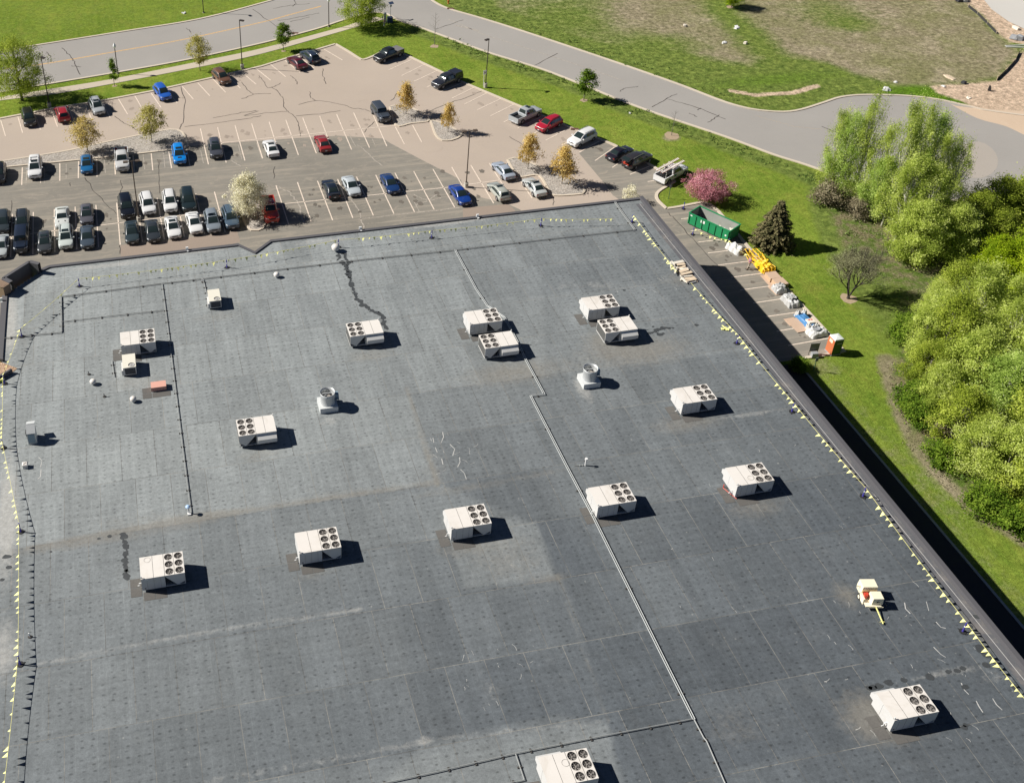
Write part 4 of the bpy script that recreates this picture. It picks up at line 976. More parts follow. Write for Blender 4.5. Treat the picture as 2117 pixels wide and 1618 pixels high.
conduit('short conduit beside the front left single fan unit', [(231, 745), (236, 778)], 1, block=1.4)
conduit('bottom conduit on pale blocks running to the junction', [(1434.6, 1484.5), (1253, 1519), (1066, 1556), (900, 1595), (760, 1625), (640, 1655)], 1, sp=.11, block=2.8)
conduit('short branch pipe dropping from the bottom conduit beside the cut off unit', [(1066, 1557), (1084, 1611), (1040, 1620)], 1, sp=.11, block=2)

# flag line: stands and pennant ropes
def make_stand(label):
    r = thing('warning_line_stand', label, 'stanchion', group='blue warning line stands')
    m = MB(); m.cyl((0, 0, 0), (0, 0, .05), .27, n=16); m.box((0, 0, .03), (.75, .07, .04), rz=.3); m.build('base', MAT['rubber'], r)
    m = MB(); m.cyl((0, 0, .05), (0, 0, .35), .085, .06, n=8); m.cyl((0, 0, .3), (0, 0, 1.05), .055, n=8); m.build('post', MAT['stanchion_blue'], r)
    m = MB(); m.cyl((0, 0, .55), (0, 0, .68), .06, n=8); m.build('reflector', MAT['sign_white'], r)
    return r
S = {'a': (45.4, 696, 'beside the left edge conduit, first bend of the left flag line'), 'b': (164.5, 592, 'at the far left bend of the flag line'), 'c': (469.3, 553.5, 'on the far flag line left of the parapet notch'), 'd': (700, 511, 'behind the large white round vent'),
     'e': (892.5, 492, 'on the far flag line, next right of the large round vent'), 'f': (1118, 467, 'on the far flag line nearest the right corner'), 'g': (1306.6, 459.5, 'at the far right bend of the flag line beside the twin pipes'),
     'h': (1523, 710, 'on the right flag line beside the unit pair'), 'i': (1637, 851, 'third lowest on the right flag line'), 'j': (1783.7, 1026, 'second lowest on the right flag line'), 'k': (1990, 1305, 'lowest on the right flag line'),
     'l': (9.5, 793, 'at the left edge below the pebble roof'), 'm': (7.5, 926, 'at the left edge level with the upright intake hood'), 'n': (43, 1099, 'second lowest on the left flag line'), 'o': (42, 1373, 'lowest on the left flag line')}
sp_ = {}; st0 = None
for k, (x, y, lab) in S.items():
    a = G(x, y, ZR); lab = 'blue line stand '+lab
    if st0 is None: st0 = make_stand(lab); st0.location = a
    else: dup(st0, a, random.uniform(0, 3), lab)
    sp_[k] = a+Vector((0, 0, 1.02))
pm = MB(); pm.add([(-.17, 0, 0), (.17, 0, 0), (0, 0, -.46)], [(0, 1, 2)]); PEN = pm.mesh('pennant', [MAT['pennant_yellow']])
rp = random.Random(11)
def flagline(a, b, label, sag=.12, step=.62, skip=()):
    root = thing('pennant_line', label, 'flag line', (a.x, a.y, ZR), group='yellow pennant lines'); o = root.location.copy()
    d = b-a; n = 14; q = []
    for i in range(n+1):
        t = i/n; p = a.lerp(b, t); p.z -= sag*4*t*(1-t); q.append(p-o)
    m = MB(); m.tube(q, .017, 4); m.build('rope', MAT['rope_yellow'], root)
    k = int(d.length/step); rz = math.atan2(d.y, d.x)
    for j in range(k):
        t = (j+.5)/k+rp.uniform(-.2, .2)/k
        if any(u < t < v for u, v in skip) or rp.random() < .24: continue
        p = a.lerp(b, t)-o; p.z -= sag*4*t*(1-t)
        f = link('pennant', PEN, root, p)
        xa = Vector((d.x, d.y, 0)).normalized(); xa.rotate(Euler((0, 0, rp.uniform(-.3, .3)))); dn = Vector((-.80+rp.uniform(-.3, .3), -.35+rp.uniform(-.3, .3), -.50+rp.uniform(-.25, .2))); dn = (dn-xa*dn.dot(xa)).normalized()
        za = -dn; ya = za.cross(xa); f.rotation_euler = Matrix(((xa.x, ya.x, za.x), (xa.y, ya.y, za.y), (xa.z, ya.z, za.z))).to_euler()
        s = rp.uniform(.5, 1.02); f.scale = (s, s, s)
flagline(sp_['g'], G(1400, 562, 10.0), 'yellow pennant line from the far right bend to the lumber pile', step=.5)
flagline(G(1428, 584, 10.0), sp_['h'], 'yellow pennant line between the lumber pile and the stand by the right hand pair')
for u, v, lab in [('h', 'i', 'right flag line span just below the right hand unit pair'), ('i', 'j', 'right flag line, middle span beside the dark shadow'), ('j', 'k', 'right flag line span passing the cream cart'),
                  ('b', 'a', 'diagonal flag line across the far left corner'), ('b', 'c', 'far flag line, leftmost span'), ('c', 'd', 'far flag line passing the notch in the parapet'), ('d', 'e', 'far flag line right of the large round vent'), ('e', 'f', 'far flag line span before the right corner'),
                  ('a', 'l', 'left flag line span running over the pebble roof'), ('l', 'm', 'left flag line span at the left edge beside the intake hood'), ('m', 'n', 'left flag line span beside the small white square vent'), ('n', 'o', 'left flag line span above the lowest left stand')]:
    flagline(sp_[u], sp_[v], 'yellow pennant '+lab)
flagline(sp_['f'], G(1268, 452, 9.9), 'yellow pennant line ending beside the twin pipes at the far right corner')
flagline(sp_['o'], G(4, 1660, 10.0), 'left pennant line running off the bottom edge')
flagline(sp_['k'], G(2150, 1482, 10.0), 'right pennant line running off the right edge', step=.5)

# scuppers on the far coping
for i, (x, y, lab) in enumerate([(387, 517, 'left of the notch in the parapet'), (745, 475, 'above the large round vent'), (987, 449, 'nearest the right corner'), (3, 622, 'at the far left corner')]):
    a = G(x, y, 9.1); r = thing('overflow_bracket', 'small white bracket on the far coping '+lab, 'bracket', (a.x, a.y, 9.02), group='white brackets on the coping')
    m = MB(); m.box((0, 0, .25), (.3, .16, .45)); m.box((.05, -.2, .10), (.22, .3, .08)); m.build('plate', MAT['pvc_white'], r)

# lumber pile
a = G(1412, 564, ZR); d_ = (G(1428, 586, ZR)-G(1394, 545, ZR)); rz = math.atan2(d_.y, d_.x)
pile = thing('lumber_pile', 'pile of pale boards and pallets under the right flag line', 'lumber', a, rz)
rl = random.Random(5)
for k in range(9):
    m = MB(); m.box((-1.75+k*.44+rl.uniform(-.08, .08), .2+rl.uniform(-.2, .2), .12+rl.uniform(0, .16)), (rl.uniform(.22, .42), 1.25+rl.uniform(-.35, .3), .06), rz=rl.uniform(-.22, .22), rx=rl.uniform(-.08, .08)); m.build('board', MAT['lumber' if k % 3 else 'lumber_pale'], pile)
for y in (-.3, .25, .7):
    m = MB(); m.box((0, y, .05), (4.0, .09, .09)); m.build('runner', MAT['lumber'], pile)
for k in range(12):
    m = MB(); m.box((rl.uniform(-1.7, 1.7), -.55+rl.uniform(-.25, .1), .1+k*.02), (rl.uniform(.5, 1.5), .13, .05), rz=rl.uniform(-.7, .7)); m.build('offcut', MAT['lumber_pale'], pile)
m = MB(); m.box((-1.8, -.35, .15), (.5, .5, .2), rz=.4, top=.6); m.box((1.9, .1, .1), (.4, .9, .08), rz=.2); m.build('plastic_wrap', MAT['plastic_film'], pile)
a = G(1497, 679, ZR); rr = random.Random(9); m = MB()
for k in range(9): m.box((rr.uniform(-.35, .35), rr.uniform(-.3, .3), .05+k*.01), (.35, .12, .05), rz=rr.uniform(0, 3))
o = m.build('scrap_heap', MAT['pennant_yellow'], loc=a); tag(o, 'small heap of yellow scraps beside the right flag line', 'scraps')

# cream two box cart
a = G(1797, 1248, ZR); cart = thing('roofing_cart', 'cream two box wheeled machine with a tow bar near the lower right flag line', 'cart', a, -.2)
m = MB(); m.box((.0, .95, 1.0), (1.20, .85, .62), top=.93); m.build('rear_box', MAT['cream'], cart)
m = MB(); m.box((.0, .50, .85), (1.1, .08, .3)); m.build('rear_panel', MAT['cream_shade'], cart)
m = MB(); m.box((.30, -.05, .80), (.86, .80, .62), top=.92); m.build('front_box', MAT['cream'], cart)
m = MB(); m.box((.30, -.455, .78), (.2, .01, .08)); m.build('handle', MAT['car_trim'], cart)
m = MB(); m.cyl((-.42, .2, .55), (-.42, .2, .95), .15, n=10); m.box((-.3, .35, .7), (.3, .3, .3)); m.build('red_motor', MAT['red_part'], cart)
m = MB(); m.box((0, .35, .42), (1.2, 1.9, .08)); m.box((.2, -.6, .35), (1.1, .06, .06)); m.build('frame', MAT['cream'], cart)
for x, y in ((-.62, .5), (.7, .5)):
    m = MB(); m.cyl((x-.08, y, .27), (x+.08, y, .27), .27, n=16, mi=0); m.cyl((x-.09, y, .27), (x+.09, y, .27), .15, n=12, mi=1); m.build('wheel', [MAT['rubber'], MAT['cream']], cart)
m = MB(); m.box((-.62, .15, .50), (.16, .8, .5), top=.8); m.build('mudguard', MAT['cream'], cart)
m = MB(); m.tube([(.2, -.55, .38), (.25, -1.35, .22), (.28, -1.95, .12)], .055, 8); m.box((.26, -1.8, .16), (.36, .05, .05)); m.build('tow_bar', MAT['rope_yellow'], cart)
m = MB(); m.cyl((-.62, .95, 1.0), (-.85, .95, 1.0), .05, n=8); m.build('nozzle', MAT['cream'], cart)
# ================================================================== vehicles
KIND = {
 'sedan': dict(L=4.75, W=1.84, H=1.45, belt=.93, hood=.86, deck=.98, xwf=1.12, xrf=.18, xrr=-.95, xbr=-1.68, wr=.62, gc=.33),
 'coupe': dict(L=4.75, W=1.92, H=1.38, belt=.93, hood=.88, deck=.98, xwf=.85, xrf=.10, xrr=-.85, xbr=-1.75, wr=.60, gc=.34),
 'hatch': dict(L=4.35, W=1.80, H=1.50, belt=.96, hood=.88, deck=1.0, xwf=1.15, xrf=.25, xrr=-1.45, xbr=-1.95, wr=.62, gc=.33),
 'wagon': dict(L=4.65, W=1.80, H=1.50, belt=.95, hood=.86, deck=1.0, xwf=1.12, xrf=.25, xrr=-1.75, xbr=-2.12, wr=.62, gc=.33),
 'suv':   dict(L=4.70, W=1.90, H=1.70, belt=1.08, hood=1.02, deck=1.1, xwf=1.25, xrf=.36, xrr=-1.80, xbr=-2.15, wr=.66, gc=.37),
 'bigsuv': dict(L=5.05, W=1.98, H=1.80, belt=1.14, hood=1.08, deck=1.15, xwf=1.32, xrf=.42, xrr=-2.10, xbr=-2.35, wr=.70, gc=.38),
 'jeep':  dict(L=4.85, W=1.90, H=1.86, belt=1.18, hood=1.15, deck=1.2, xwf=.80, xrf=.55, xrr=-2.20, xbr=-2.26, wr=.73, gc=.42),
 'pickup': dict(L=5.75, W=2.02, H=1.90, belt=1.20, hood=1.14, deck=1.2, xwf=1.35, xrf=.75, xrr=-.75, xbr=-.92, wr=.72, gc=.42),
}
def loft(m, rings, mi=0, cap=True):
    n = len(rings[0]); vs = [p for r in rings for p in r]
    fs = [(j*n+i, j*n+(i+1) % n, (j+1)*n+(i+1) % n, (j+1)*n+i) for j in range(len(rings)-1) for i in range(n)]
    if cap: fs += [tuple(range(n))[::-1], tuple(range((len(rings)-1)*n, len(rings)*n))]
    m.add(vs, fs, mi)
def smooth_mesh(mb, name, mats, levels=1):
    me = mb.mesh(name, mats, True)
    bm = bmesh.new(); bm.from_mesh(me); bmesh.ops.recalc_face_normals(bm, faces=bm.faces)
    bm.to_mesh(me); bm.free(); me.polygons.foreach_set('use_smooth', [True]*len(me.polygons))
    return me
def lerp(a, b, t): return a+(b-a)*t
CARP = {}; RIM = {}
def car_parts(kind):
    if kind in CARP: return CARP[kind]
    k = KIND[kind]; L, Wd, H = k['L'], k['W'], k['H']; hl, hw = L/2, Wd/2; bt = k['belt']; hood = k['hood']; dk = k['deck']
    parts = []     # (name, mesh, loc, parent name)
    pick = kind == 'pickup'
    zb = .30 if pick or kind in ('jeep', 'bigsuv', 'suv') else .22
    # lower body
    nose = .62 if kind != 'jeep' else .95
    st = [(hl, .72, hood-.26, hood-.30), (hl-.05, .86, hood-.16, hood-.22), (hl-.22, .95, hood-.08, hood-.13), (hl-.6, .99, hood-.02, hood-.06), (k['xwf']+.1, 1.0, bt-.0, bt-.05), (k['xwf']-.3, 1.0, bt+.01, bt-.02), (0, 1.0, bt+.01, bt-.01)]
    if pick: st += [(-.95, 1.0, bt, bt-.01), (-.96, 1.0, .78, .80), (-hl+.06, .99, .78, .78), (-hl, .97, .74, .74)]
    else: st += [(k['xbr']+.6, 1.0, bt+.02, bt-.01), (k['xbr'], .985, dk, bt+.01), (-hl+.28, .95, dk-.02, bt-.01), (-hl+.06, .90, dk-.10, bt-.10), (-hl, .80, dk-.30, bt-.28)]
    if not pick: st.sort(key=lambda s: -s[0])
    rings = []
    for x, w, zt, zs in st:
        w *= hw
        half = [(0, zb), (w*.86, zb), (w*.97, zb+.10), (w, (zb+zs)/2), (w*.985, zs-.08), (w*.93, zs+.0), (w*.72, zt-.01), (w*.35, zt+.015), (0, zt+.02)]
        r = [(x, y, z) for y, z in half]+[(x, -y, z) for y, z in half[-2:0:-1]]
        rings.append(r)
    m = MB(); loft(m, rings)
    # cabin with roof
    wb = hw*.93; wr = k['wr']; wr_ = max(wr, hw*.70)
    cab = [(k['xwf']+.02, bt+.015, wb*.86), (lerp(k['xwf'], k['xrf'], .5), lerp(bt, H, .56), lerp(wb*.84, wr_, .5)), (k['xrf'], H-.07, wr_), (lerp(k['xrf'], k['xrr'], .25), H-.01, wr_), (lerp(k['xrf'], k['xrr'], .6), H, wr_), (k['xrr'], H-.06, wr_*.97),
           (lerp(k['xrr'], k['xbr'], .55), lerp(dk, H, .52), wr_*.97), (k['xbr'], dk+.015, wb*.88)]
    crings = []
    for x, z, w in cab:
        t = (z-bt)/(H-bt); b = lerp(wb*.90, wb, min(1, t*1.5))
        half = [(b, bt-.06), (lerp(b, w, .55), lerp(bt, z, .55)), (w, z-.05*t), (w*.86, z+.0), (w*.4, z+.028*t), (0, z+.035*t)]
        crings.append([(x, y, zz) for y, zz in half]+[(x, -y, zz) for y, zz in half[-2::-1]])
    loft(m, crings)
    if pick:    # bed walls
        for y in (-hw+.07, hw-.07): m.box((-1.9, y, .98), (1.88, .13, .46))
        m.box((-hl+.05, 0, .98), (.09, Wd-.06, .46)); m.box((-1.02, 0, .98), (.08, Wd-.1, .42))
    if kind == 'jeep': m.box((1.6, 0, 1.16), (1.4, 1.25, .08), top=.9)
    parts.append(('body', smooth_mesh(m, 'body', [MAT['car_paint']]), (0, 0, 0), None))
    me = parts[0][1]
    # flat shading breaks on sharp angles
    bm = bmesh.new(); bm.from_mesh(me)
    for e in bm.edges:
        if len(e.link_faces) == 2 and e.calc_face_angle(0) > .75: e.smooth = False
    bm.to_mesh(me); bm.free()
    # glazing, standing a centimetre proud of the shell
    def zc(x):
        for (xa, za, wa), (xb, zb_, wb_) in zip(cab[:-1], cab[1:]):
            if xb <= x <= xa:
                t = (x-xa)/(xb-xa); return lerp(za, zb_, t), lerp(wa, wb_, t)
        return H, wr_
    def pane(name, i0, i1, t0, t1, f):
        m = MB(); xs = [lerp(cab[i0][0], cab[i1][0], lerp(t0, t1, j/6)) for j in range(7)]; vs = []
        for x in xs:
            z, w = zc(x); t = (z-bt)/(H-bt); w *= f
            for u in (-1, -.86/f*.86, -.4, 0, .4, .86/f*.86, 1):
                u = max(-1, min(1, u)); vs.append((x+(.012 if i0 == 0 else -.012), u*w, z+.014+(.035*(1-u*u))*t))
        m.add(vs, [(a*7+b, a*7+b+1, (a+1)*7+b+1, (a+1)*7+b) for a in range(6) for b in range(6)])
        parts.append((name, smooth_mesh(m, name, [MAT['car_glass']]), (0, 0, 0), None))
    pane('windshield', 0, 2, .08, .97, .86)
    pane('rear_window', 5, 7, .08, .92, .84)
    for s in (-1, 1):
        m = MB(); x0 = lerp(k['xwf'], k['xrf'], .38); x1 = lerp(k['xrr'], k['xbr'], .42 if not pick else .1); N = 8; vs = []
        for j in range(N+1):
            x = lerp(x0, x1, j/N); z, w = zc(x); t = (z-bt)/(H-bt); b = lerp(wb*.90, wb, min(1, t*1.5)); top = .80 if 0 < j < N else .55
            for q in (.10, top):
                yy = lerp(b, lerp(b, w, .55), q/.55) if q < .55 else lerp(lerp(b, w, .55), w, (q-.55)/.45)
                vs.append((x, s*(yy+.014), lerp(bt-.02, z-.05*t, q)))
        m.add(vs, [((2*j, 2*j+2, 2*j+3, 2*j+1) if s < 0 else (2*j, 2*j+1, 2*j+3, 2*j+2)) for j in range(N)])
        parts.append(('side_window', smooth_mesh(m, 'side_window', [MAT['car_glass']]), (0, 0, 0), None))
    wrad = .34 if not (pick or kind == 'jeep') else .40
    m = MB(); m.lathe([(wrad*.60, .115), (wrad*.66, .12), (wrad*.95, .12), (wrad, .09), (wrad, -.11), (wrad*.5, -.11)], 18, 0)
    wm = m.mesh('wheel', [MAT['rubber']], True); m = MB(); m.lathe([(0, .10), (wrad*.2, .115), (wrad*.62, .112)], 14); RIM[kind] = m.mesh('rim', [MAT['car_wheel']], True)
    ax = hl-.92 if not pick else hl-1.0
    for x in (ax, -ax+.08):
        for s in (-1, 1): parts.append(('wheel', wm, (x, s*(hw-.085), wrad), s))
    m = MB()
    for x in (ax, -ax+.08):
        for s in (-1, 1):
            c = [(x+(wrad+.07)*math.cos(a), s*(hw+.004), wrad+(wrad+.07)*math.sin(a)) for a in [math.pi*j/10 for j in range(11)]]; m.add(c if s < 0 else c[::-1], [tuple(range(11))])
    parts.append(('wheel_arch', m.mesh('wheel_arch', [MAT['car_trim']]), (0, 0, 0), None))
    zl = hood-.20
    for s in (-1, 1):
        m = MB(); m.add([(hl-.03, s*hw*.50, zl-.07), (hl-.03, s*hw*.48, zl+.04), (hl-.16, s*hw*.80, zl+.10), (hl-.36, s*hw*.93, zl+.11), (hl-.28, s*hw*.95, zl-.02), (hl-.06, s*hw*.80, zl-.08)], [(0, 1, 2, 5), (2, 3, 4, 5)])
        parts.append(('headlight', m.mesh('headlight', [MAT['head_lamp']]), (.02, 0, .01), None))
        m = MB(); z2 = (bt if pick else dk)-.18; m.box((-hl+.07, s*hw*.74, z2-.10), (.12, hw*.24, .17 if not pick else .32)); 
        parts.append(('tail_light', m.mesh('tail_light', [MAT['tail_lamp']]), (0, 0, 0), None))
        m = MB(); m.box((k['xwf']-.28, s*(hw+.09), bt+.07), (.16, .24, .14), top=.8)
        parts.append(('side_mirror', m.mesh('side_mirror', [MAT['car_paint']]), (0, 0, 0), None))
    m = MB(); m.box((hl-.035, 0, zl-.05), (.10, hw*.82, .15)); m.box((hl-.03, 0, zb+.10), (.10, hw*1.15, .13)); parts.append(('grille', m.mesh('grille', [MAT['car_trim']]), (0, 0, 0), None))
    m = MB(); m.box((hl+.03, 0, zb+.16), (.02, .32, .12)); parts.append(('number_plate', m.mesh('number_plate', [MAT['plate']]), (0, 0, 0), None))
    m = MB(); m.box((-hl-.01, 0, zb+.34 if not pick else .5), (.02, .32, .14)); parts.append(('number_plate', m.mesh('number_plate', [MAT['plate']]), (0, 0, 0), None))
    m = MB(); m.box((-hl+.01, 0, zb+.09), (.16, Wd*.80, .16)); parts.append(('bumper', m.mesh('bumper', [MAT['chrome'] if pick else MAT['car_trim']]), (0, 0, 0), None)); m = MB(); m.box((hl-.06, 0, zb+.02), (.16, Wd*.74, .08)); parts.append(('bumper', m.mesh('bumper', [MAT['chrome'] if pick else MAT['car_trim']]), (0, 0, 0), None))
    if pick:
        m = MB(); m.box((-1.93, 0, .812), (1.72, Wd-.30, .02)); 
        for y in (-.5, -.25, 0, .25, .5): m.box((-1.93, y, .83), (1.7, .08, .012))
        parts.append(('bed_floor', m.mesh('bed_floor', [MAT['car_trim']]), (0, 0, 0), None))
    CARP[kind] = parts
    return parts
def extra(kind, root, col, opts):
    k = KIND[kind]; H = k['H']; hw = k['W']/2; xc = 0
    if 'sunroof' in opts:
        m = MB(); m.box((k['xrf']-.45, 0, H+.028), (.55, .84, .018)); m.build('sunroof', MAT['car_glass'], root)
    if 'panoroof' in opts:
        m = MB(); m.box((lerp(k['xrf'], k['xrr'], .45), 0, H+.03), (abs(k['xrr']-k['xrf'])*.75, .9, .018)); m.build('glass_roof', MAT['car_glass'], root)
    if 'rails' in opts:
        for s in (-1, 1):
            m = MB(); m.box((lerp(k['xrf'], k['xrr'], .5), s*k['wr']*.93, H+.05), (abs(k['xrr']-k['xrf'])*.9, .05, .05)); m.build('roof_rail', MAT['chrome' if 'chromerails' in opts else 'car_trim'], root)
    if 'rack' in opts:
        for x in (-.15, -.95):
            m = MB(); m.box((x, 0, H+.12), (.07, 1.2, .05)); m.build('roof_bar', MAT['car_trim'], root)
        for s in (-1, 1):
            m = MB(); m.box((-.65, s*.55, H+.12), (1.3, .05, .08)); m.build('roof_bar', MAT['sign_white'], root)
    if 'scoop' in opts:
        m = MB(); m.box((1.55, 0, k['hood']+.03), (.42, .62, .06), top=.85); m.build('hood_scoop', MAT['car_trim'], root)
    if 'vents' in opts:
        for s in (-1, 1):
            m = MB(); m.box((1.45, s*.42, k['hood']+.045), (.22, .13, .02), rz=s*.3); m.build('hood_vent', MAT['car_trim'], root)
    if 'spoiler' in opts:
        m = MB(); m.box((-k['L']/2+.14, 0, k['deck']+.09), (.16, 1.35, .04)); m.build('spoiler', MAT['car_trim'], root)
    if 'tonneau' in opts:
        m = MB(); m.box((-1.93, 0, 1.225), (1.86, k['W']-.08, .05)); m.build('bed_cover', MAT['steel_sheet'], root)
    if 'topper' in opts:
        m = MB(); m.box((-1.93, 0, 1.50), (1.84, k['W']-.12, .60), top=.90); o = m.build('bed_topper', MAT['car_paint'], root); o.color = col
        for s in (-1, 1):
            m = MB(); m.box((-1.93, s*(k['W']/2-.082), 1.5), (1.4, .02, .3), rx=s*.06); m.build('topper_window', MAT['car_glass'], root)
    if 'bluelid' in opts:
        m = MB(); m.box((.0, 0, H+.03), (1.1, 1.1, .01)); m.build('roof_panel', MAT['car_trim'], root)
    if 'hatchopen' in opts:
        m = MB(); m.box((-k['L']/2-.28, 0, H+.06), (1.05, 1.45, .06), ry=-.22); o = m.build('raised_tailgate', MAT['car_paint'], root); o.color = col
        m = MB(); m.box((-k['L']/2-.30, 0, H+.10), (.7, 1.1, .02), ry=-.22); m.build('tailgate_glass', MAT['car_glass'], root)
        m = MB(); m.box((-k['L']/2+.02, 0, 1.15), (.08, 1.45, .95)); m.build('cargo_opening', MAT['dark_void'], root)
        m = MB(); m.box((-k['L']/2-.08, .1, 1.05), (.28, .7, .26), rz=.2); m.box((-k['L']/2-.08, -.3, .98), (.25, .3, .2)); m.build('cargo', MAT['red_part'], root)
    if 'lightbar' in opts:
        m = MB(); m.box((k['xrf'], 0, H+.05), (.07, 1.15, .06)); m.build('light_bar', MAT['sign_white'], root)
    if 'racks' in opts:
        m = MB()
        for x in (.2, -1.0, -2.6):
            m.box((x, 0, H+.22), (.07, 1.7, .06))
            for s in (-1, 1): m.box((x, s*.85, (1.2+H+.22)/2 if x < -.5 else H+.1), (.04, .04, H+.22-1.2 if x < -.5 else .25))
        m.build('ladder_rack', MAT['sign_white'], root)
        for s in (-.48, .42):
            lad = thing('ladder', 'long ladder with pale rungs on the %s side of the white pickup rack' % ('left' if s > 0 else 'right'), 'ladder', group='ladders on the white pickup')
            lad.matrix_world = root.matrix_basis @ Matrix.Translation((-.7, s, H+.31))
            m = MB()
            for q in (-.18, .18): m.box((0, q, 0), (5.2, .05, .09))
            m.build('rail', MAT['coral'], lad)
            m = MB()
            for j in range(17): m.box((-2.45+j*.307, 0, .02), (.10, .38, .05))
            m.build('rung', MAT['sign_white'], lad)
        m = MB(); m.box((-1.75, 0, 1.30), (1.5, 1.35, .35), top=.9); m.box((-2.5, .3, 1.15), (.3, .5, .3)); m.build('tool_box', MAT['car_trim'], root)
        m = MB(); m.box((-.5, -hw-.012, .95), (.5, .01, .28)); m.box((-1.4, -hw-.012, 1.02), (.8, .01, .06)); m.build('door_decal', MAT['sign_green'], root)
BLK, DGR, GRY, SIL, WHT = (.012, .013, .015, 1), (.035, .038, .042, 1), (.10, .11, .12, 1), (.36, .38, .39, 1), (.66, .66, .65, 1)
def hd(a, b):
    A, B = G(*a), G(*b); return math.atan2((B-A).y, (B-A).x)
hA0 = hd((37, 241), (47, 275.5)); hA1 = hd((211, 211.5), (228, 244)); hA2 = hd((345, 186.5), (367, 214)); hA3 = hd((470, 157), (497, 183)); hA4 = hd((589, 125.5), (621, 151)); hB = hd((955, 172), (908, 192)); hB2 = hd((1207, 279), (1157.6, 302.5))
D, U = -math.pi/2, math.pi/2
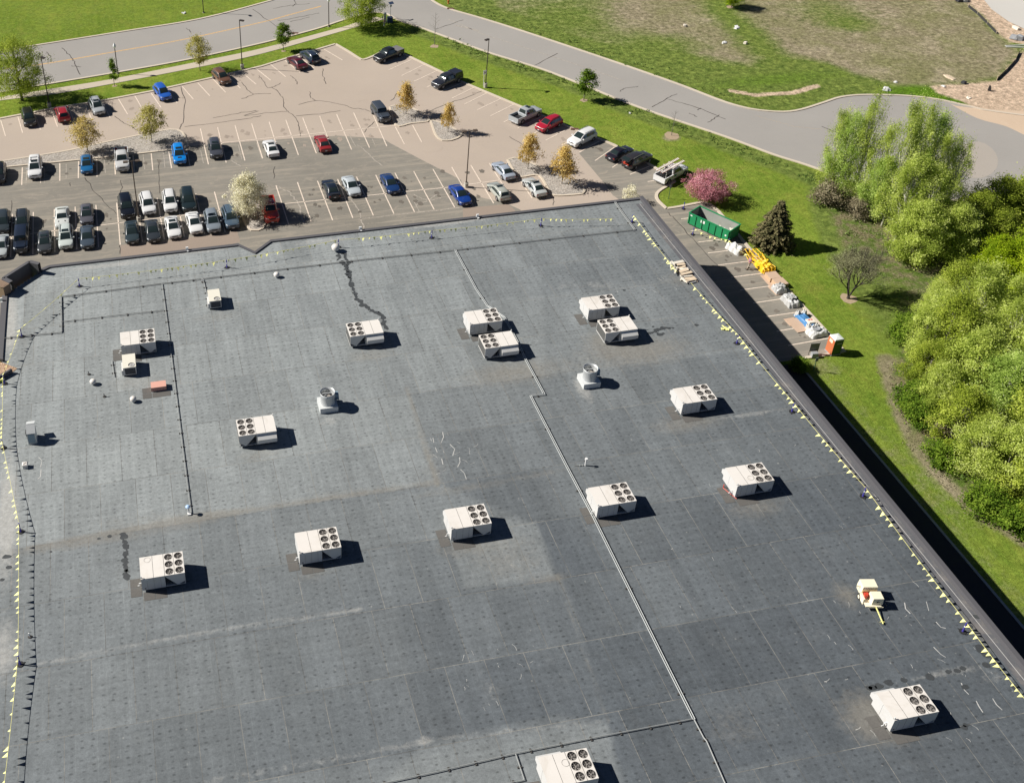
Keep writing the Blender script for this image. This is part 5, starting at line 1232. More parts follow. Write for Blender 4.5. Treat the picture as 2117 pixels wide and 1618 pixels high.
cars = [
 (59, 242, 'suv', BLK, hA0, (), 'black car at the top left kerb, first from the left in the top row'),
 (129, 234, 'suv', (.30, .015, .02, 1), hA0+math.pi, ('rails', 'chromerails'), 'bright red SUV parked nose in at the top left kerb under the big tree shadow'),
 (200, 219, 'suv', SIL, hA1, ('sunroof', 'rails'), 'silver SUV with sunroof in the top left row, right of the bright red SUV'),
 (335.5, 190, 'suv', (.02, .10, .42, 1), hA2, (), 'royal blue hatchback alone in the middle of the top left row'),
 (457.5, 158, 'suv', (.13, .065, .04, 1), hA3, (), 'brown SUV in the top left row beside the lamp post'),
 (614, 127, 'coupe', (.085, .01, .018, 1), hA4+math.pi, (), 'maroon coupe at the upper kerb next to a dark SUV'),
 (641, 116, 'suv', (.02, .03, .05, 1), hA4+math.pi, ('rails', 'chromerails'), 'dark blue black SUV behind the maroon coupe at the upper kerb'),
 (803, 112, 'pickup', BLK, hB, ('tonneau',), 'black pickup at the notch in the upper kerb, tail over the grass'),
 (924, 165, 'pickup', (.02, .022, .03, 1), hB, ('topper',), 'dark pickup with covered bed beside the post carrying a white sign'),
 (1087, 236, 'pickup', SIL, hB2+math.pi, ('sunroof',), 'silver pickup with open dark bed on the right kerb'),
 (1135, 255, 'suv', (.36, .012, .03, 1), hB2, ('rails',), 'cherry red SUV on the right kerb between silver pickup and white SUV'),
 (1203.5, 284.5, 'bigsuv', WHT, hB2, ('rails', 'chromerails'), 'white SUV on the right kerb above the small orange trees'),
 (1282, 314, 'sedan', (.015, .012, .02, 1), hB2+math.pi, (), 'black car on the right kerb behind the SUV with open tailgate'),
 (1318, 329, 'bigsuv', (.030, .027, .028, 1), hB2+math.pi, ('hatchopen', 'rails', 'chromerails'), 'dark SUV with its tailgate raised over red cargo'),
 (1388, 357, 'pickup', WHT, hB2+math.pi, ('racks',), 'white pickup with a ladder rack beside the pink tree'),
 (787, 233, 'jeep', (.045, .055, .07, 1), D+.12, (), 'dark slate off roader by the triangular gravel island'),
 (560, 304, 'sedan', WHT, U+.05, ('sunroof', ), 'white sedan in the upper middle row, left of the red sedan'),
 (667, 294, 'sedan', (.24, .018, .02, 1), U+.04, (), 'dark red sedan in the upper middle row'),
 (445, 306, 'suv', (.055, .06, .075, 1), D, ('sunroof',), 'dark grey SUV in the upper middle row, left of the white sedan'),
 (370, 318, 'suv', (.004, .20, .60, 1), D, ('sunroof', 'scoop'), 'bright azure SUV with hood scoop at the end of the long gravel island'),
 (252, 328, 'pickup', (.50, .50, .49, 1), D, (), 'white pickup with open dark bed beside the long gravel island'),
 (179, 338, 'hatch', (.01, .11, .27, 1), D, ('sunroof',), 'blue car parked beside the long gravel island next to the white pickup'),
 (72.5, 346, 'bigsuv', WHT, D, ('rack', 'sunroof'), 'white SUV with a roof rack beside the long gravel island'),
 (-2, 357, 'suv', BLK, D, (), 'black car cut by the left edge beside the gravel island'),
 (6, 458, 'suv', (.03, .04, .045, 1), D, (), 'dark grey car at the left edge in the back half of the double row'),
 (46, 457, 'suv', (.022, .028, .034, 1), D, ('rails',), 'dark SUV second from the left edge in the back half of the double row'),
 (128, 447, 'coupe', (.55, .57, .54, 1), D, ('vents',), 'pale coupe with hood vents in the back half of the double row'),
 (179, 441, 'hatch', (.085, .085, .10, 1), D, ('sunroof',), 'grey hatchback with sunroof right of the pale coupe'),
 (261.5, 426, 'bigsuv', (.006, .008, .013, 1), D+.07, (), 'black SUV left of the double headed lamp base'),
 (305, 420, 'suv', WHT, D+.07, ('rails',), 'white SUV just right of the double headed lamp base'),
 (351, 415, 'suv', WHT, D, ('rails',), 'white SUV in the back half between another white SUV and a dark green one'),
 (389, 413, 'bigsuv', (.012, .022, .025, 1), D, (), 'dark green SUV at the right end of the back half of the packed cars'),
 (2, 506, 'sedan', (.40, .43, .43, 1), D-.05, (), 'pale silver car cut by the left edge in the front half of the double row'),
 (44, 496, 'jeep', (.012, .018, .032, 1), D, (), 'black and navy off roader in the front half near the left edge'),
 (92, 498, 'hatch', (.042, .047, .052, 1), D, ('sunroof',), 'dark grey hatchback in front of an empty stall, left of the pale SUV'),
 (136, 489, 'suv', (.50, .55, .52, 1), D, ('sunroof', 'rails'), 'pale mint white SUV in front of the pale coupe'),
 (180, 487, 'sedan', (.05, .068, .09, 1), D, (), 'slate blue sedan in front of the grey hatchback'),
 (272, 477, 'sedan', (.03, .045, .052, 1), D, ('sunroof',), 'slate green sedan at the left end of the front row under the lamp'),
 (315, 474, 'sedan', (.03, .036, .042, 1), D+.03, (), 'charcoal sedan second in the front row, right of the lamp base'),
 (357, 467, 'sedan', WHT, D+.05, ('sunroof',), 'white sedan with sunroof in the front row'),
 (401, 458, 'sedan', (.68, .68, .66, 1), D+.07, (), 'plain white sedan in the front row, left of the silver grey SUV'),
 (439, 456, 'suv', (.19, .22, .25, 1), D+.02, ('sunroof',), 'silver grey SUV with sunroof in the front row'),
 (476, 448, 'suv', (.065, .10, .14, 1), D+.05, ('rails',), 'blue grey SUV at the right end of the front row beside the white blossom tree'),
 (557, 432, 'pickup', (.45, .035, .02, 1), D, ('lightbar',), 'red pickup with dark bed beside the white blossom tree'),
 (684, 388, 'sedan', (.012, .018, .03, 1), U+.05, ('spoiler',), 'black sedan next to a silver sedan in the back half of the right double row'),
 (726, 382, 'sedan', (.42, .46, .48, 1), D+.06, (), 'silver sedan right of the black sedan'),
 (806, 377, 'sedan', (.01, .035, .12, 1), D+.06, (), 'navy sedan alone in the right double row'),
 (951, 400, 'sedan', (.008, .04, .22, 1), D+.10, (), 'deep blue sedan beside the tall double headed lamp base'),
 (1031, 393, 'wagon', (.36, .38, .34, 1), U+.12, ('sunroof',), 'silver wagon in the lower half near the far right gravel island'),
 (1105, 384, 'sedan', (.42, .44, .43, 1), U+.12, ('sunroof',), 'pale silver sedan alongside the far right gravel island'),
 (1041, 350, 'sedan', (.30, .34, .40, 1), U+.14, (), 'bluish silver sedan at the tip of the far right gravel island')]
CAT = {'sedan': 'car', 'coupe': 'car', 'hatch': 'car', 'wagon': 'car', 'suv': 'suv', 'bigsuv': 'suv', 'jeep': 'suv', 'pickup': 'pickup truck'}
NAME = {'sedan': 'parked_sedan', 'coupe': 'parked_coupe', 'hatch': 'parked_hatchback', 'wagon': 'parked_wagon', 'suv': 'parked_suv', 'bigsuv': 'parked_suv', 'jeep': 'parked_off_roader', 'pickup': 'parked_pickup'}
for (x, y, kind, col, h, opts, lab) in cars:
    p = G(x, y, .80); r = thing(NAME[kind], lab, CAT[kind], (p.x, p.y, .03), h, 'cars in the parking lot')
    bpy.context.view_layer.update()
    for (nm, me_, loc, s) in car_parts(kind):
        o = link(nm, me_, r, loc)
        if nm == 'wheel': o.rotation_euler = (math.radians(-90)*s, 0, 0); link('rim', RIM[kind], o)
        if nm in ('body', 'side_mirror'): o.color = col
    extra(kind, r, col, opts)

# ================================================================== lamps, signs, utilities
def lamp(base, top, label, heads=1, brown=False, big=True, name='street_lamp', cat='lamp post', hdir=-1.2):
    b = G(*base, .0); h = height_at(b, top); r = thing(name, label, cat, b)
    pm_ = MAT['pole_brown' if brown else 'pole_dark']; bh = .75 if big else .1
    m = MB(); m.cyl((0, 0, 0), (0, 0, bh), .30 if big else .2, n=16); m.build('concrete_footing', MAT['concrete_base'], r)
    m = MB(); m.cyl((0, 0, bh), (0, 0, h), .085, .065, n=8); m.cyl((0, 0, bh), (0, 0, bh+.08), .18, n=8); m.build('pole', pm_, r)
    if heads == 'globe':
        m = MB(); m.lathe([(.10, 0), (.17, .08), (.26, .35), (.22, .6), (.10, .75), (.05, .95), (0, 1.0)], 14, 0, (0, 0, h-.95)); m.build('lamp_globe', MAT['globe_white'], r, smooth=True)
    elif heads == 1:
        m = MB(); m.box((.45*math.cos(hdir), .45*math.sin(hdir), h-.08), (.75, .42, .16), rz=hdir); m.build('lamp_head', pm_, r)
    else:
        for s in (-1, 1):
            m = MB(); m.box((s*.30, 0, h-.06), (.5, .07, .06)); m.box((s*.78, 0, h-.06), (.60, .42, .15)); m.build('lamp_head', pm_, r)
    return r
lamp((102.5, 221), (85.2, 117), 'dark lamp post in the shadow of the big tree at the top left', hdir=-.9)
lamp((244, 153), (236.5, 89), 'globe topped lamp post between road and sidewalk at the top left', 'globe', big=False)
lamp((501, 142), (496.3, 41), 'dark lamp post on a concrete footing beside the brown SUV', hdir=-.6)
lamp((680, 56), (678, -6), 'globe topped lamp post by the road left of the upper big tree', 'globe', big=False)
lamp((421, 27), (421, -50), 'green lamp post on the grass at the far side of the road', 1, big=False)
rS = lamp((1003.5, 181), (1011.2, 80), 'lamp post with a white sign beside the dark pickup with covered bed', hdir=3.6)
m = MB(); m.box((-.28, -.05, 2.7), (.5, .04, .75)); m.box((-.36, 0, 1.5), (.06, .06, 2.4)); m.build('sign_plate', MAT['sign_white'], rS)
m = MB(); m.lathe([(0, 0), (.10, 0)], 10); q = m.mesh('symbol', [MAT['hvac_line']]); o = link('sign_symbol', q, rS, (-.28, -.075, 2.7)); o.rotation_euler = (math.pi/2, 0, 0)
lamp((963.5, 387), (971, 270), 'tall double headed brown lamp beside the deep blue sedan', 2, brown=True)
lamp((288, 458), (274.8, 333), 'tall double headed lamp standing among the packed cars', 2, brown=True)
# sign post on the island and post by the wall
def signpost(base, h, label, mat, w=.3, hh=.42):
    b = G(*base); r = thing('sign_post', label, 'sign', b)
    m = MB(); m.box((0, 0, h/2), (.06, .06, h)); m.build('post', MAT['post_green'], r)
    m = MB(); m.box((0, -.04, h-.25), (w, .03, hh)); m.build('sign_plate', MAT[mat], r)
signpost((1382, 411), 2.2, 'slim green sign post on the grass island below the pink tree', 'sign_grey')
signpost((1681, 768), 2.0, 'small grey sign on a post in the grass by the wall shadow', 'sign_grey', .35, .5)
b = G(794, 54); r = thing('utility_pedestal', 'tall grey utility pedestal with a white cap near the road corner', 'utility post', b)
m = MB(); m.cyl((0, 0, 0), (0, 0, 1.6), .10, n=10); m.cyl((.15, .1, .6), (.15, .1, 2.3), .26, n=14); m.build('post', MAT['galvanised'], r)
m = MB(); m.cyl((.15, .1, 2.3), (.15, .1, 2.42), .3, n=14); m.build('cap', MAT['sign_white'], r)
m = MB(); m.box((.05, -.1, 1.0), (.3, .2, .5)); m.build('meter', MAT['coral'], r)
b = G(806, 46); r = thing('utility_cabinet', 'dark blue utility cabinet at the road corner', 'cabinet', b)
m = MB(); m.box((0, 0, .5), (1.0, .8, 1.0), top=.92); m.build('case', MAT['cabinet_blue'], r); m = MB(); m.box((0, -.41, .5), (.8, .02, .8)); m.build('door', MAT['cabinet_blue'], r)
b = G(807, 40); r = thing('solar_sign', 'thin pole with a tilted solar panel at the road corner', 'solar pole', b)
m = MB(); m.cyl((0, 0, 0), (0, 0, 2.9), .05, n=8); m.box((0, -.06, 2.6), (.4, .2, .3)); m.build('pole', MAT['galvanised'], r)
m = MB(); m.box((.1, 0, 3.1), (.95, .6, .05), rx=.45, rz=.4); m.build('solar_panel', MAT['cabinet_blue'], r)
b = G(790, 47); m = MB(); m.cyl((0, 0, 0), (0, 0, 1.2), .06, n=8); m.box((0, 0, 1.0), (.2, .15, .4)); tag(m.build('marker_post', MAT['galvanised'], loc=b), 'short grey marker post left of the tall utility pedestal', 'post')
for (x, y, lab) in ((931, 19, 'dark storm drain in the kerb at the upper road bend'), (1188, 268, 'rusty storm drain at the right parking kerb'), (610, 70, 'dark storm drain in the near road kerb at the top')):
    b = G(x, y); r = thing('storm_drain', lab, 'drain', (b.x, b.y, .0))
    m = MB(); m.box((0, 0, .075), (1.2, .55, .15), rz=-.35); m.build('frame', MAT['grate_rust'], r); m = MB()
    for k in range(5): m.box((-.4+k*.2, -k*.0, .155), (.05, .4, .02), rz=-.35)
    m.build('grate', MAT['block_dark'], r)
b = G(927, 8); r = thing('hydrant', 'small orange hydrant on the grass at the top road bend', 'hydrant', b)
m = MB(); m.lathe([(.16, 0), (.13, .1), (.13, .6), (.17, .62), (.14, .78), (0, .86)], 12); m.cyl((-.25, 0, .5), (.25, 0, .5), .07, n=8); m.build('barrel', MAT['orange_paint'], r, smooth=True)

# ================================================================== works area right of the building
a, b, c_, d_ = G(1422.5, 465), G(1504.5, 503), G(1530, 468, 1.5), G(1447, 430.5, 1.5)
ax_ = (b-a).normalized(); rz = math.atan2(ax_.y, ax_.x); L_ = 6.1; Wd_ = 2.4; ctr = (Vector((71.65, 114.79, 0))+Vector((69.4, 113.52, 0))+Vector((72.75, 108.58, 0))+Vector((74.69, 109.57, 0)))/4
dv = Vector((74.69-71.65, 109.57-114.79, 0)); rz = math.atan2(dv.y, dv.x)
ds = thing('dumpster', 'long open green waste container with ribbed sides beside the building', 'dumpster', (ctr.x, ctr.y, .03), rz)
hl_, hw_ = 3.05, 1.22; zt_ = 1.75
m = MB()
for s in (-1, 1): m.box((0, s*hw_, .95), (2*hl_, .06, 1.55))
for s in (-1, 1): m.box((s*hl_, 0, .95), (.06, 2*hw_-.06, 1.55))
m.build('side_wall', MAT['dumpster_green'], ds)
m = MB()
for s in (-1, 1): m.box((0, s*(hw_-.036), .97), (2*hl_-.07, .006, 1.5)); m.box((s*(hl_-.036), 0, .97), (.006, 2*hw_-.08, 1.5))
m.box((0, 0, .25), (2*hl_-.08, 2*hw_-.08, .06)); m.build('lining', MAT['dumpster_inner'], ds)
m = MB()
for s in (-1, 1):
    m.box((0, s*(hw_+.02), zt_), (2*hl_+.14, .13, .12))
for s in (-1, 1): m.box((s*(hl_+.01), 0, zt_), (.12, 2*hw_-.1, .12))
m.build('top_rail', MAT['dumpster_green'], ds)
for k in range(7):
    for s in (-1, 1):
        m = MB(); m.box((-hl_+.12+k*(2*hl_-.24)/6, s*(hw_+.07), .93), (.10, .10, 1.45)); m.build('rib', MAT['dumpster_green'], ds)
m = MB(); m.box((-.9, -hw_-.04, 1.3), (.62, .02, .38)); m.box((-2.7, -hw_-.04, 1.5), (.35, .02, .16)); m.box((2.6, -hw_-.04, .9), (.22, .02, .22)); m.build('sign_plate', MAT['sign_white'], ds)
m = MB(); rr = random.Random(3)
for k in range(26): m.box((rr.uniform(.6, 2.8), rr.uniform(-1, .9), .45+rr.random()*.5), (rr.uniform(.2, .7), rr.uniform(.1, .4), .08), rz=rr.uniform(0, 3), rx=rr.uniform(-.4, .4))
m.build('debris', MAT['lumber_pale'], ds)
m = MB()
for x in (-2.4, 2.4): m.cyl((x, -.9, .12), (x, .9, .12), .12, n=10)
m.build('roller', MAT['car_trim'], ds)
for (x, y, lab) in ((1413, 432, 'blue stand on the asphalt beside the grass island kerb'), (1432, 485, 'blue stand on the asphalt beside the green container'), (1504.5, 508, 'blue stand at the near corner of the green container')):
    dup(st0, G(x, y, .03), 1.0, lab)
flagline(G(1432, 485)+Vector((0, 0, 1.0)), G(1504, 508)+Vector((0, 0, .9)), 'pennant line in front of the green container', sag=.35)
flagline(G(1504, 508)+Vector((0, 0, .9)), G(1544, 541)+Vector((0, 0, 1.0)), 'pennant line from the green container to the yellow chute pile', sag=.3)

def lumpy(name, size, mat, loc, rz=0, seed=0, parent=None, amp=.25):
    """draped, creased bundle"""
    rn = np.random.RandomState(seed); n, k = 18, 14; vs = []; 
    ph = rn.rand(6)*6
    for i in range(n+1):
        for j in range(k+1):
            u, v = i/n*2-1, j/k*2-1
            e = (1-abs(u)**5)*(1-abs(v)**5); z = e**.35
            z *= 1+amp*(math.sin(u*7+ph[0]+v*3)*.5+math.sin(v*9+ph[1]-u*4)*.35+rn.uniform(-.3, .3))
            vs.append((u*size[0]/2*(1+.05*math.sin(v*8+ph[2])), v*size[1]/2*(1+.06*math.sin(u*9+ph[3])), max(0, z*size[2])))
    m = MB(); m.add(vs, [(a*(k+1)+b, (a+1)*(k+1)+b, (a+1)*(k+1)+b+1, a*(k+1)+b+1) for a in range(n) for b in range(k)])
    return m.build(name, MAT[mat], parent, loc, rz)
hE = hd((1549, 514), (1713.5, 692))
p = G(1520, 514, .3); r = thing('wrapped_bundle', 'white plastic wrapped bundle at the near end of the green container', 'bundle', (p.x, p.y, .03), hE+.3)
lumpy('wrap', (2.3, 1.4, .75), 'tarp_white', (0, 0, 0), 0, 1, r); lumpy('contents', (1.0, .6, .5), 'tarp_black', (.9, .75, 0), 0, 2, r)
# yellow debris chute sections
p = G(1570, 541, .3); ch = thing('yellow_chute_pile', 'pile of bright yellow chute frames on the kerb beside the standing worker', 'chute pile', (p.x, p.y, .03), hE)
rr = random.Random(7)
for k, (x, y, z) in enumerate([(-1.6, -.55, .1), (-1.5, .6, .1), (-.9, -.2, .35), (-.2, .45, .25), (.2, -.5, .2), (.7, .1, .45), (1.3, -.3, .2), (1.4, .45, .25)]):
    m = MB(); L2 = rr.uniform(1.7, 2.3); w2 = .55; rot = rr.uniform(-.25, .25); H2 = .5
    M_ = Matrix.Translation((x, y, z)) @ Matrix.Rotation(rot, 4, 'Z') @ Matrix.Rotation(rr.uniform(-.12, .12), 4, 'Y')
    pts = [Vector(q) for q in ((-L2/2, -w2/2, 0), (L2/2, -w2/2, 0), (L2/2, w2/2, 0), (-L2/2, w2/2, 0))]
    for s in range(4):
        m.tube([M_@pts[s], M_@pts[(s+1) % 4]], .045, 6); m.tube([M_@pts[s], M_@(pts[s]+Vector((0, 0, H2)))], .045, 6); m.tube([M_@(pts[s]+Vector((0, 0, H2))), M_@(pts[(s+1) % 4]+Vector((0, 0, H2)))], .045, 6)
    for j in range(4):
        x2 = -L2/2+(j+.5)*L2/4; m.tube([M_@Vector((x2, -w2/2, 0)), M_@Vector((x2, w2/2, 0))], .035, 5)
    if k > 3: m.box(M_@Vector((0, 0, H2*.5)), (L2*.8, w2*.8, .04), rz=rot)
    m.build('frame', MAT['chute_yellow'], ch)
lumpy('yellow_cover', (2.0, 1.6, .95), 'chute_yellow', (1.1, 0, 0), 0, 5, ch)
a, b = G(1549, 511, .3), G(1570, 540, .8); lad = thing('ladder', 'long aluminium ladder leaning onto the yellow chute pile', 'ladder', (a.x, a.y, 0)); v = b-a; v.z = .9
m = MB(); nrm = Vector((-v.y, v.x, 0)).normalized()*.2
for s in (-1, 1): m.tube([nrm*s+Vector((0, 0, .1)), nrm*s+v], .035, 6)
m.build('rail', MAT['galvanised'], lad)
m = MB()
for k in range(11): q = v*((k+.5)/11); q = q+Vector((0, 0, .1*(1-(k+.5)/11))); m.tube([q-nrm, q+nrm], .02, 5)
m.build('rung', MAT['galvanised'], lad)
# stacks of panels on the kerb
for i, (x, y, lab) in enumerate(((1598, 570, 'far brown stack of panels on the kerb below the yellow chute pile'), (1613, 583, 'near brown stack of panels on the kerb below the yellow chute pile'))):
    p = G(x, y, .5); r = thing('panel_stack', lab, 'panel stack', (p.x, p.y, .03), hE+(.05 if i else 0), 'brown panel stacks')
    for k in range(7):
        m = MB(); m.box((0, 0, .06+k*.085), (1.35+rr.uniform(-.05, .05), 1.45+rr.uniform(-.05, .05), .07)); m.build('panel', MAT['cardboard' if k % 2 else 'plywood'], r)
    m = MB(); m.box((0, 0, .02), (1.3, .1, .04)); m.box((0, .5, .02), (1.3, .1, .04)); m.build('bearer', MAT['lumber'], r)
def board(x, y, size, lab, rz, mat='plywood', z=.06, th=.03):
    p = G(x, y, z); m = MB(); m.box((0, 0, 0), (size[0], size[1], th)); o = m.build('plywood_sheet', MAT[mat], None, (p.x, p.y, z), rz); tag(o, lab, 'plywood', 'plywood sheets on the asphalt'); return o
board(1592, 580, (2.6, 1.3), 'worn plywood sheet beside the far brown panel stack', hE)
board(1604, 600, (1.8, 1.1), 'worn plywood sheet beside the grey wrapped bundles', hE+.05, z=.10)
board(1648, 672, (2.5, 1.5), 'clean plywood sheet beside the blue sheet bundle', hE+.05, z=.12)
board(1637, 665, (1.4, 1.3), 'smaller plywood piece under the clean sheet', hE+.02, z=.07)
for i, (x, y, s, mt, lab) in enumerate(((1611, 597, (1.5, 1.5, .75), 'plastic_film', 'grey and white wrapped bundle nearest the brown panel stacks'), (1634, 621, (2.3, 1.5, .75), 'plastic_film', 'grey wrapped bundle with white rolls, further down the kerb'))):
    p = G(x, y, .35); r = thing('wrapped_pallet', lab, 'bundle', (p.x, p.y, .03), hE); lumpy('wrap', s, mt, (0, 0, 0), 0, 20+i, r); lumpy('dark_rolls', (s[0]*.6, s[1]*.6, s[2]*1.15), 'tarp_grey', (-.2, .15, 0), .3, 30+i, r)
    lumpy('black_cover', (s[0]*.35, s[1]*.9, .8), 'tarp_black', (.1, .3, 0), .5, 40+i, r)
    for k in range(3):
        m = MB(); m.cyl((-.35+k*.25, -.4, .82), (-.2+k*.25, .5, .86), .09, n=8); m.build('roll', MAT['tarp_white'], r)
p = G(1668, 664, .3); r = thing('blue_bundle', 'blue sheeted stack with white sacks and a pale crate beside the plywood sheet', 'bundle', (p.x, p.y, .03), hE)
lumpy('blue_sheet', (3.4, 1.25, .50), 'tarp_blue', (0, 0, 0), 0, 51, r, amp=.1)
for q in ((-1.45, -.35), (-1.4, .45), (1.1, -.5), (1.35, .35), (1.5, -.1)): lumpy('white_sack', (.5, .5, .75), 'tarp_white', (q[0], q[1], 0), .4, int(60+q[0]*10), r)
m = MB(); m.box((.45, .1, .62), (.75, .85, .16)); m.build('crate', MAT['lumber_pale'], r)
m = MB(); m.box((.30, .0, .71), (.18, .22, .03)); m.box((.30, .32, .71), (.18, .22, .03)); m.build('crate_contents', MAT['red_part'], r)
p = G(1689, 686, .3); r = thing('wrapped_pallet', 'white sheeted pallet with a grey tub on top, next to the portable toilet', 'bundle', (p.x, p.y, .03), .1)
lumpy('sheet', (2.3, 1.5, .62), 'tarp_white', (0, 0, 0), 0, 71, r, amp=.12); m = MB(); m.lathe([(0, 0), (.42, 0), (.48, .16), (.38, .2), (.34, .05), (0, .06)], 14, 0, (-.1, .15, .62)); m.build('tub', MAT['tarp_grey'], r)
# portable toilet
pc = (Vector((72.85, 85.88, 0))+Vector((74.21, 85.87, 0))+Vector((74.06, 84.65, 0))+Vector((72.97, 84.61, 0)))/4
r = thing('portable_toilet', 'orange and green portable toilet with a pale roof at the end of the lot', 'portable toilet', (pc.x, pc.y+.0, .03), .03)
m = MB(); m.box((0, 0, 1.05), (1.12, 1.12, 2.0)); m.build('cabin', MAT['toilet_green'], r)
m = MB(); m.box((-.575, 0, 1.05), (.03, 1.14, 2.0)); m.build('door', MAT['toilet_orange'], r)
m = MB(); m.box((-.60, .02, 1.72), (.02, .55, .4)); m.build('vent_window', MAT['cream'], r)
m = MB(); m.lathe([(.80, 0), (.74, .14), (.3, .24), (0, .26)], 4, 0, (0, 0, 0)); q = m.mesh('roof', [MAT['toilet_roof']]); o = link('roof', q, r, (0, 0, 2.06), math.pi/4)
m = MB(); m.box((.1, -.565, 1.6), (.6, .01, .12)); m.build('lettering_band', MAT['tarp_grey'], r)
m = MB(); m.box((0, 0, .06), (1.25, 1.25, .12)); m.box((.9, .1, .05), (.7, .1, .1), rz=-.4); m.build('skid', MAT['tarp_grey'], r)
p = G(1683, 737); r = thing('hand_cart', 'upright dark sheet frame with a pale box at its foot left of the portable toilet', 'frame', (p.x, p.y+.2, .03), -.1)
m = MB(); m.box((0, .15, 1.05), (1.0, .05, 1.1)); m.build('sheet', MAT['steel_sheet'], r); m = MB(); m.tube([(.5, .15, 0), (.5, .15, 1.7)], .03); m.tube([(-.5, .15, 0), (-.5, .15, 1.6)], .03); m.build('upright', MAT['car_trim'], r)
m = MB(); m.box((-.05, -.25, .30), (.75, .5, .6), top=.9); m.build('box', MAT['tarp_grey'], r)

# ================================================================== person
def skinned(name, joints, edges, mat, parent, sub=1):
    me = bpy.data.meshes.new(name); me.from_pydata([j[0] for j in joints], edges, []); me.materials.append(MAT[mat])
    o = link(name, me, parent); sk = o.modifiers.new('skin', 'SKIN')
    for i, j in enumerate(joints): me.skin_vertices[0].data[i].radius = (j[1], j[1]) if not isinstance(j[1], tuple) else j[1]
    me.skin_vertices[0].data[0].use_root = True
    s = o.modifiers.new('sub', 'SUBSURF'); s.levels = sub; s.render_levels = sub
    return o
p = G(1546, 556); per = thing('person', 'person in a pink checked shirt and tan trousers walking beside the yellow chute pile', 'person', (p.x, p.y, .03), .2)
J = [((0, 0, .95), .13), ((0, 0, 1.15), .12), ((.03, 0, 1.38), .15), ((.06, 0, 1.52), .06), ((.09, 0, 1.66), .10), ((.10, 0, 1.74), .085),
     ((0, .10, .90), .09), ((.16, .11, .50), .06), ((.05, .12, .08), .045), ((.20, .12, .04), .04), ((0, -.10, .90), .09), ((-.08, -.11, .50), .06), ((-.28, -.11, .12), .045), ((-.16, -.11, .05), .04),
     ((.03, .19, 1.42), .065), ((.05, .26, 1.16), .05), ((.25, .22, 1.02), .04), ((.33, .21, 1.0), .035), ((.03, -.19, 1.42), .065), ((-.02, -.27, 1.16), .05), ((.16, -.26, .98), .04), ((.24, -.25, .95), .035)]
for s, b0 in ((1, 17), (-1, 21)):
    pass
Ed = [(0, 1), (1, 2), (2, 3), (3, 4), (4, 5), (0, 6), (6, 7), (7, 8), (8, 9), (0, 10), (10, 11), (11, 12), (12, 13), (2, 14), (14, 15), (15, 16), (16, 17), (2, 18), (18, 19), (19, 20), (20, 21)]
for hnd in (17, 21):
    hx, hy, hz = J[hnd][0]
    for q in range(4):
        J.append(((hx+.05, hy-.03+q*.02, hz-.01), .010)); J.append(((hx+.09-.01*abs(q-1.5), hy-.03+q*.022, hz-.03), .008)); Ed += [(hnd, len(J)-2), (len(J)-2, len(J)-1)]
    J.append(((hx+.03, hy+.05, hz+.0), .010)); Ed.append((hnd, len(J)-1))
skinned('body', J, Ed, 'skin', per)
skinned('shirt', [((0, 0, .98), .155), ((0, 0, 1.15), .145), ((.03, 0, 1.38), .165), ((.05, 0, 1.48), .09), ((.03, .19, 1.42), .085), ((.05, .255, 1.17), .065), ((.03, -.19, 1.42), .085), ((-.02, -.265, 1.17), .065)], [(0, 1), (1, 2), (2, 3), (2, 4), (4, 5), (2, 6), (6, 7)], 'shirt_pink', per)
skinned('trousers', [((0, 0, .98), .145), ((0, .10, .88), .105), ((.16, .11, .50), .08), ((.06, .12, .12), .065), ((0, -.10, .88), .105), ((-.08, -.11, .50), .08), ((-.26, -.11, .16), .065)], [(0, 1), (1, 2), (2, 3), (0, 4), (4, 5), (5, 6)], 'trousers_tan', per)
skinned('hair', [((.08, 0, 1.72), .105), ((.09, 0, 1.80), .08)], [(0, 1)], 'hair_brown', per)
m = MB(); m.box((.14, .12, .04), (.28, .10, .08)); m.box((-.2, -.11, .06), (.28, .10, .08)); m.build('boots', MAT['boot'], per)
m = MB(); m.box((.17, .035, 1.68), (.02, .03, .015)); m.box((.17, -.035, 1.68), (.02, .03, .015)); m.box((.185, 0, 1.655), (.04, .025, .04)); m.box((.175, 0, 1.61), (.02, .05, .01)); m.build('face', MAT['hair_brown'], per)

# ================================================================== field bits
def litter(x, y, s, mat, lab, seed=0, name='litter', flat=.15):
    s *= .72
    p = G(x, y); rn = random.Random(seed); m = MB()
    for k in range(3): m.box((rn.uniform(-.3, .3)*s, rn.uniform(-.3, .3)*s, flat/2+.02*k), (s*rn.uniform(.5, 1), s*rn.uniform(.3, .7), flat), rz=rn.uniform(0, 3), rx=rn.uniform(-.2, .2), ry=rn.uniform(-.2, .2), top=.8)
    o = m.build(name, MAT[mat], None, (p.x, p.y, 0), rn.uniform(0, 3)); tag(o, lab, 'debris')
litter(1498, 89, 1.3, 'tarp_white', 'crumpled white plastic on the field near the green strip', 1)
litter(1524, 59, 1.6, 'tarp_white', 'white plastic sheet on the green strip below the small lime tree', 2)
litter(1540, 91, .8, 'lumber_pale', 'pale block on the green strip', 3, flat=.4)
litter(1416, 54, .8, 'lumber_pale', 'pale rock on the brown field left of the green strip', 4, flat=.3)
litter(1835, 187, 1.8, 'tarp_white', 'white concrete rubble in the green weeds by the turning circle', 5, name='rubble', flat=.3)
litter(1853, 171, 1.0, 'tarp_white', 'small white rubble behind the weeds by the turning circle', 6, name='rubble')
litter(1992, 172, 1.2, 'tarp_black', 'dark bag on the grassy bank beside the dirt', 7, name='rubbish_bag', flat=.4)
litter(1952, 179, 1.1, 'tarp_white', 'white board on the dirt bank', 8)
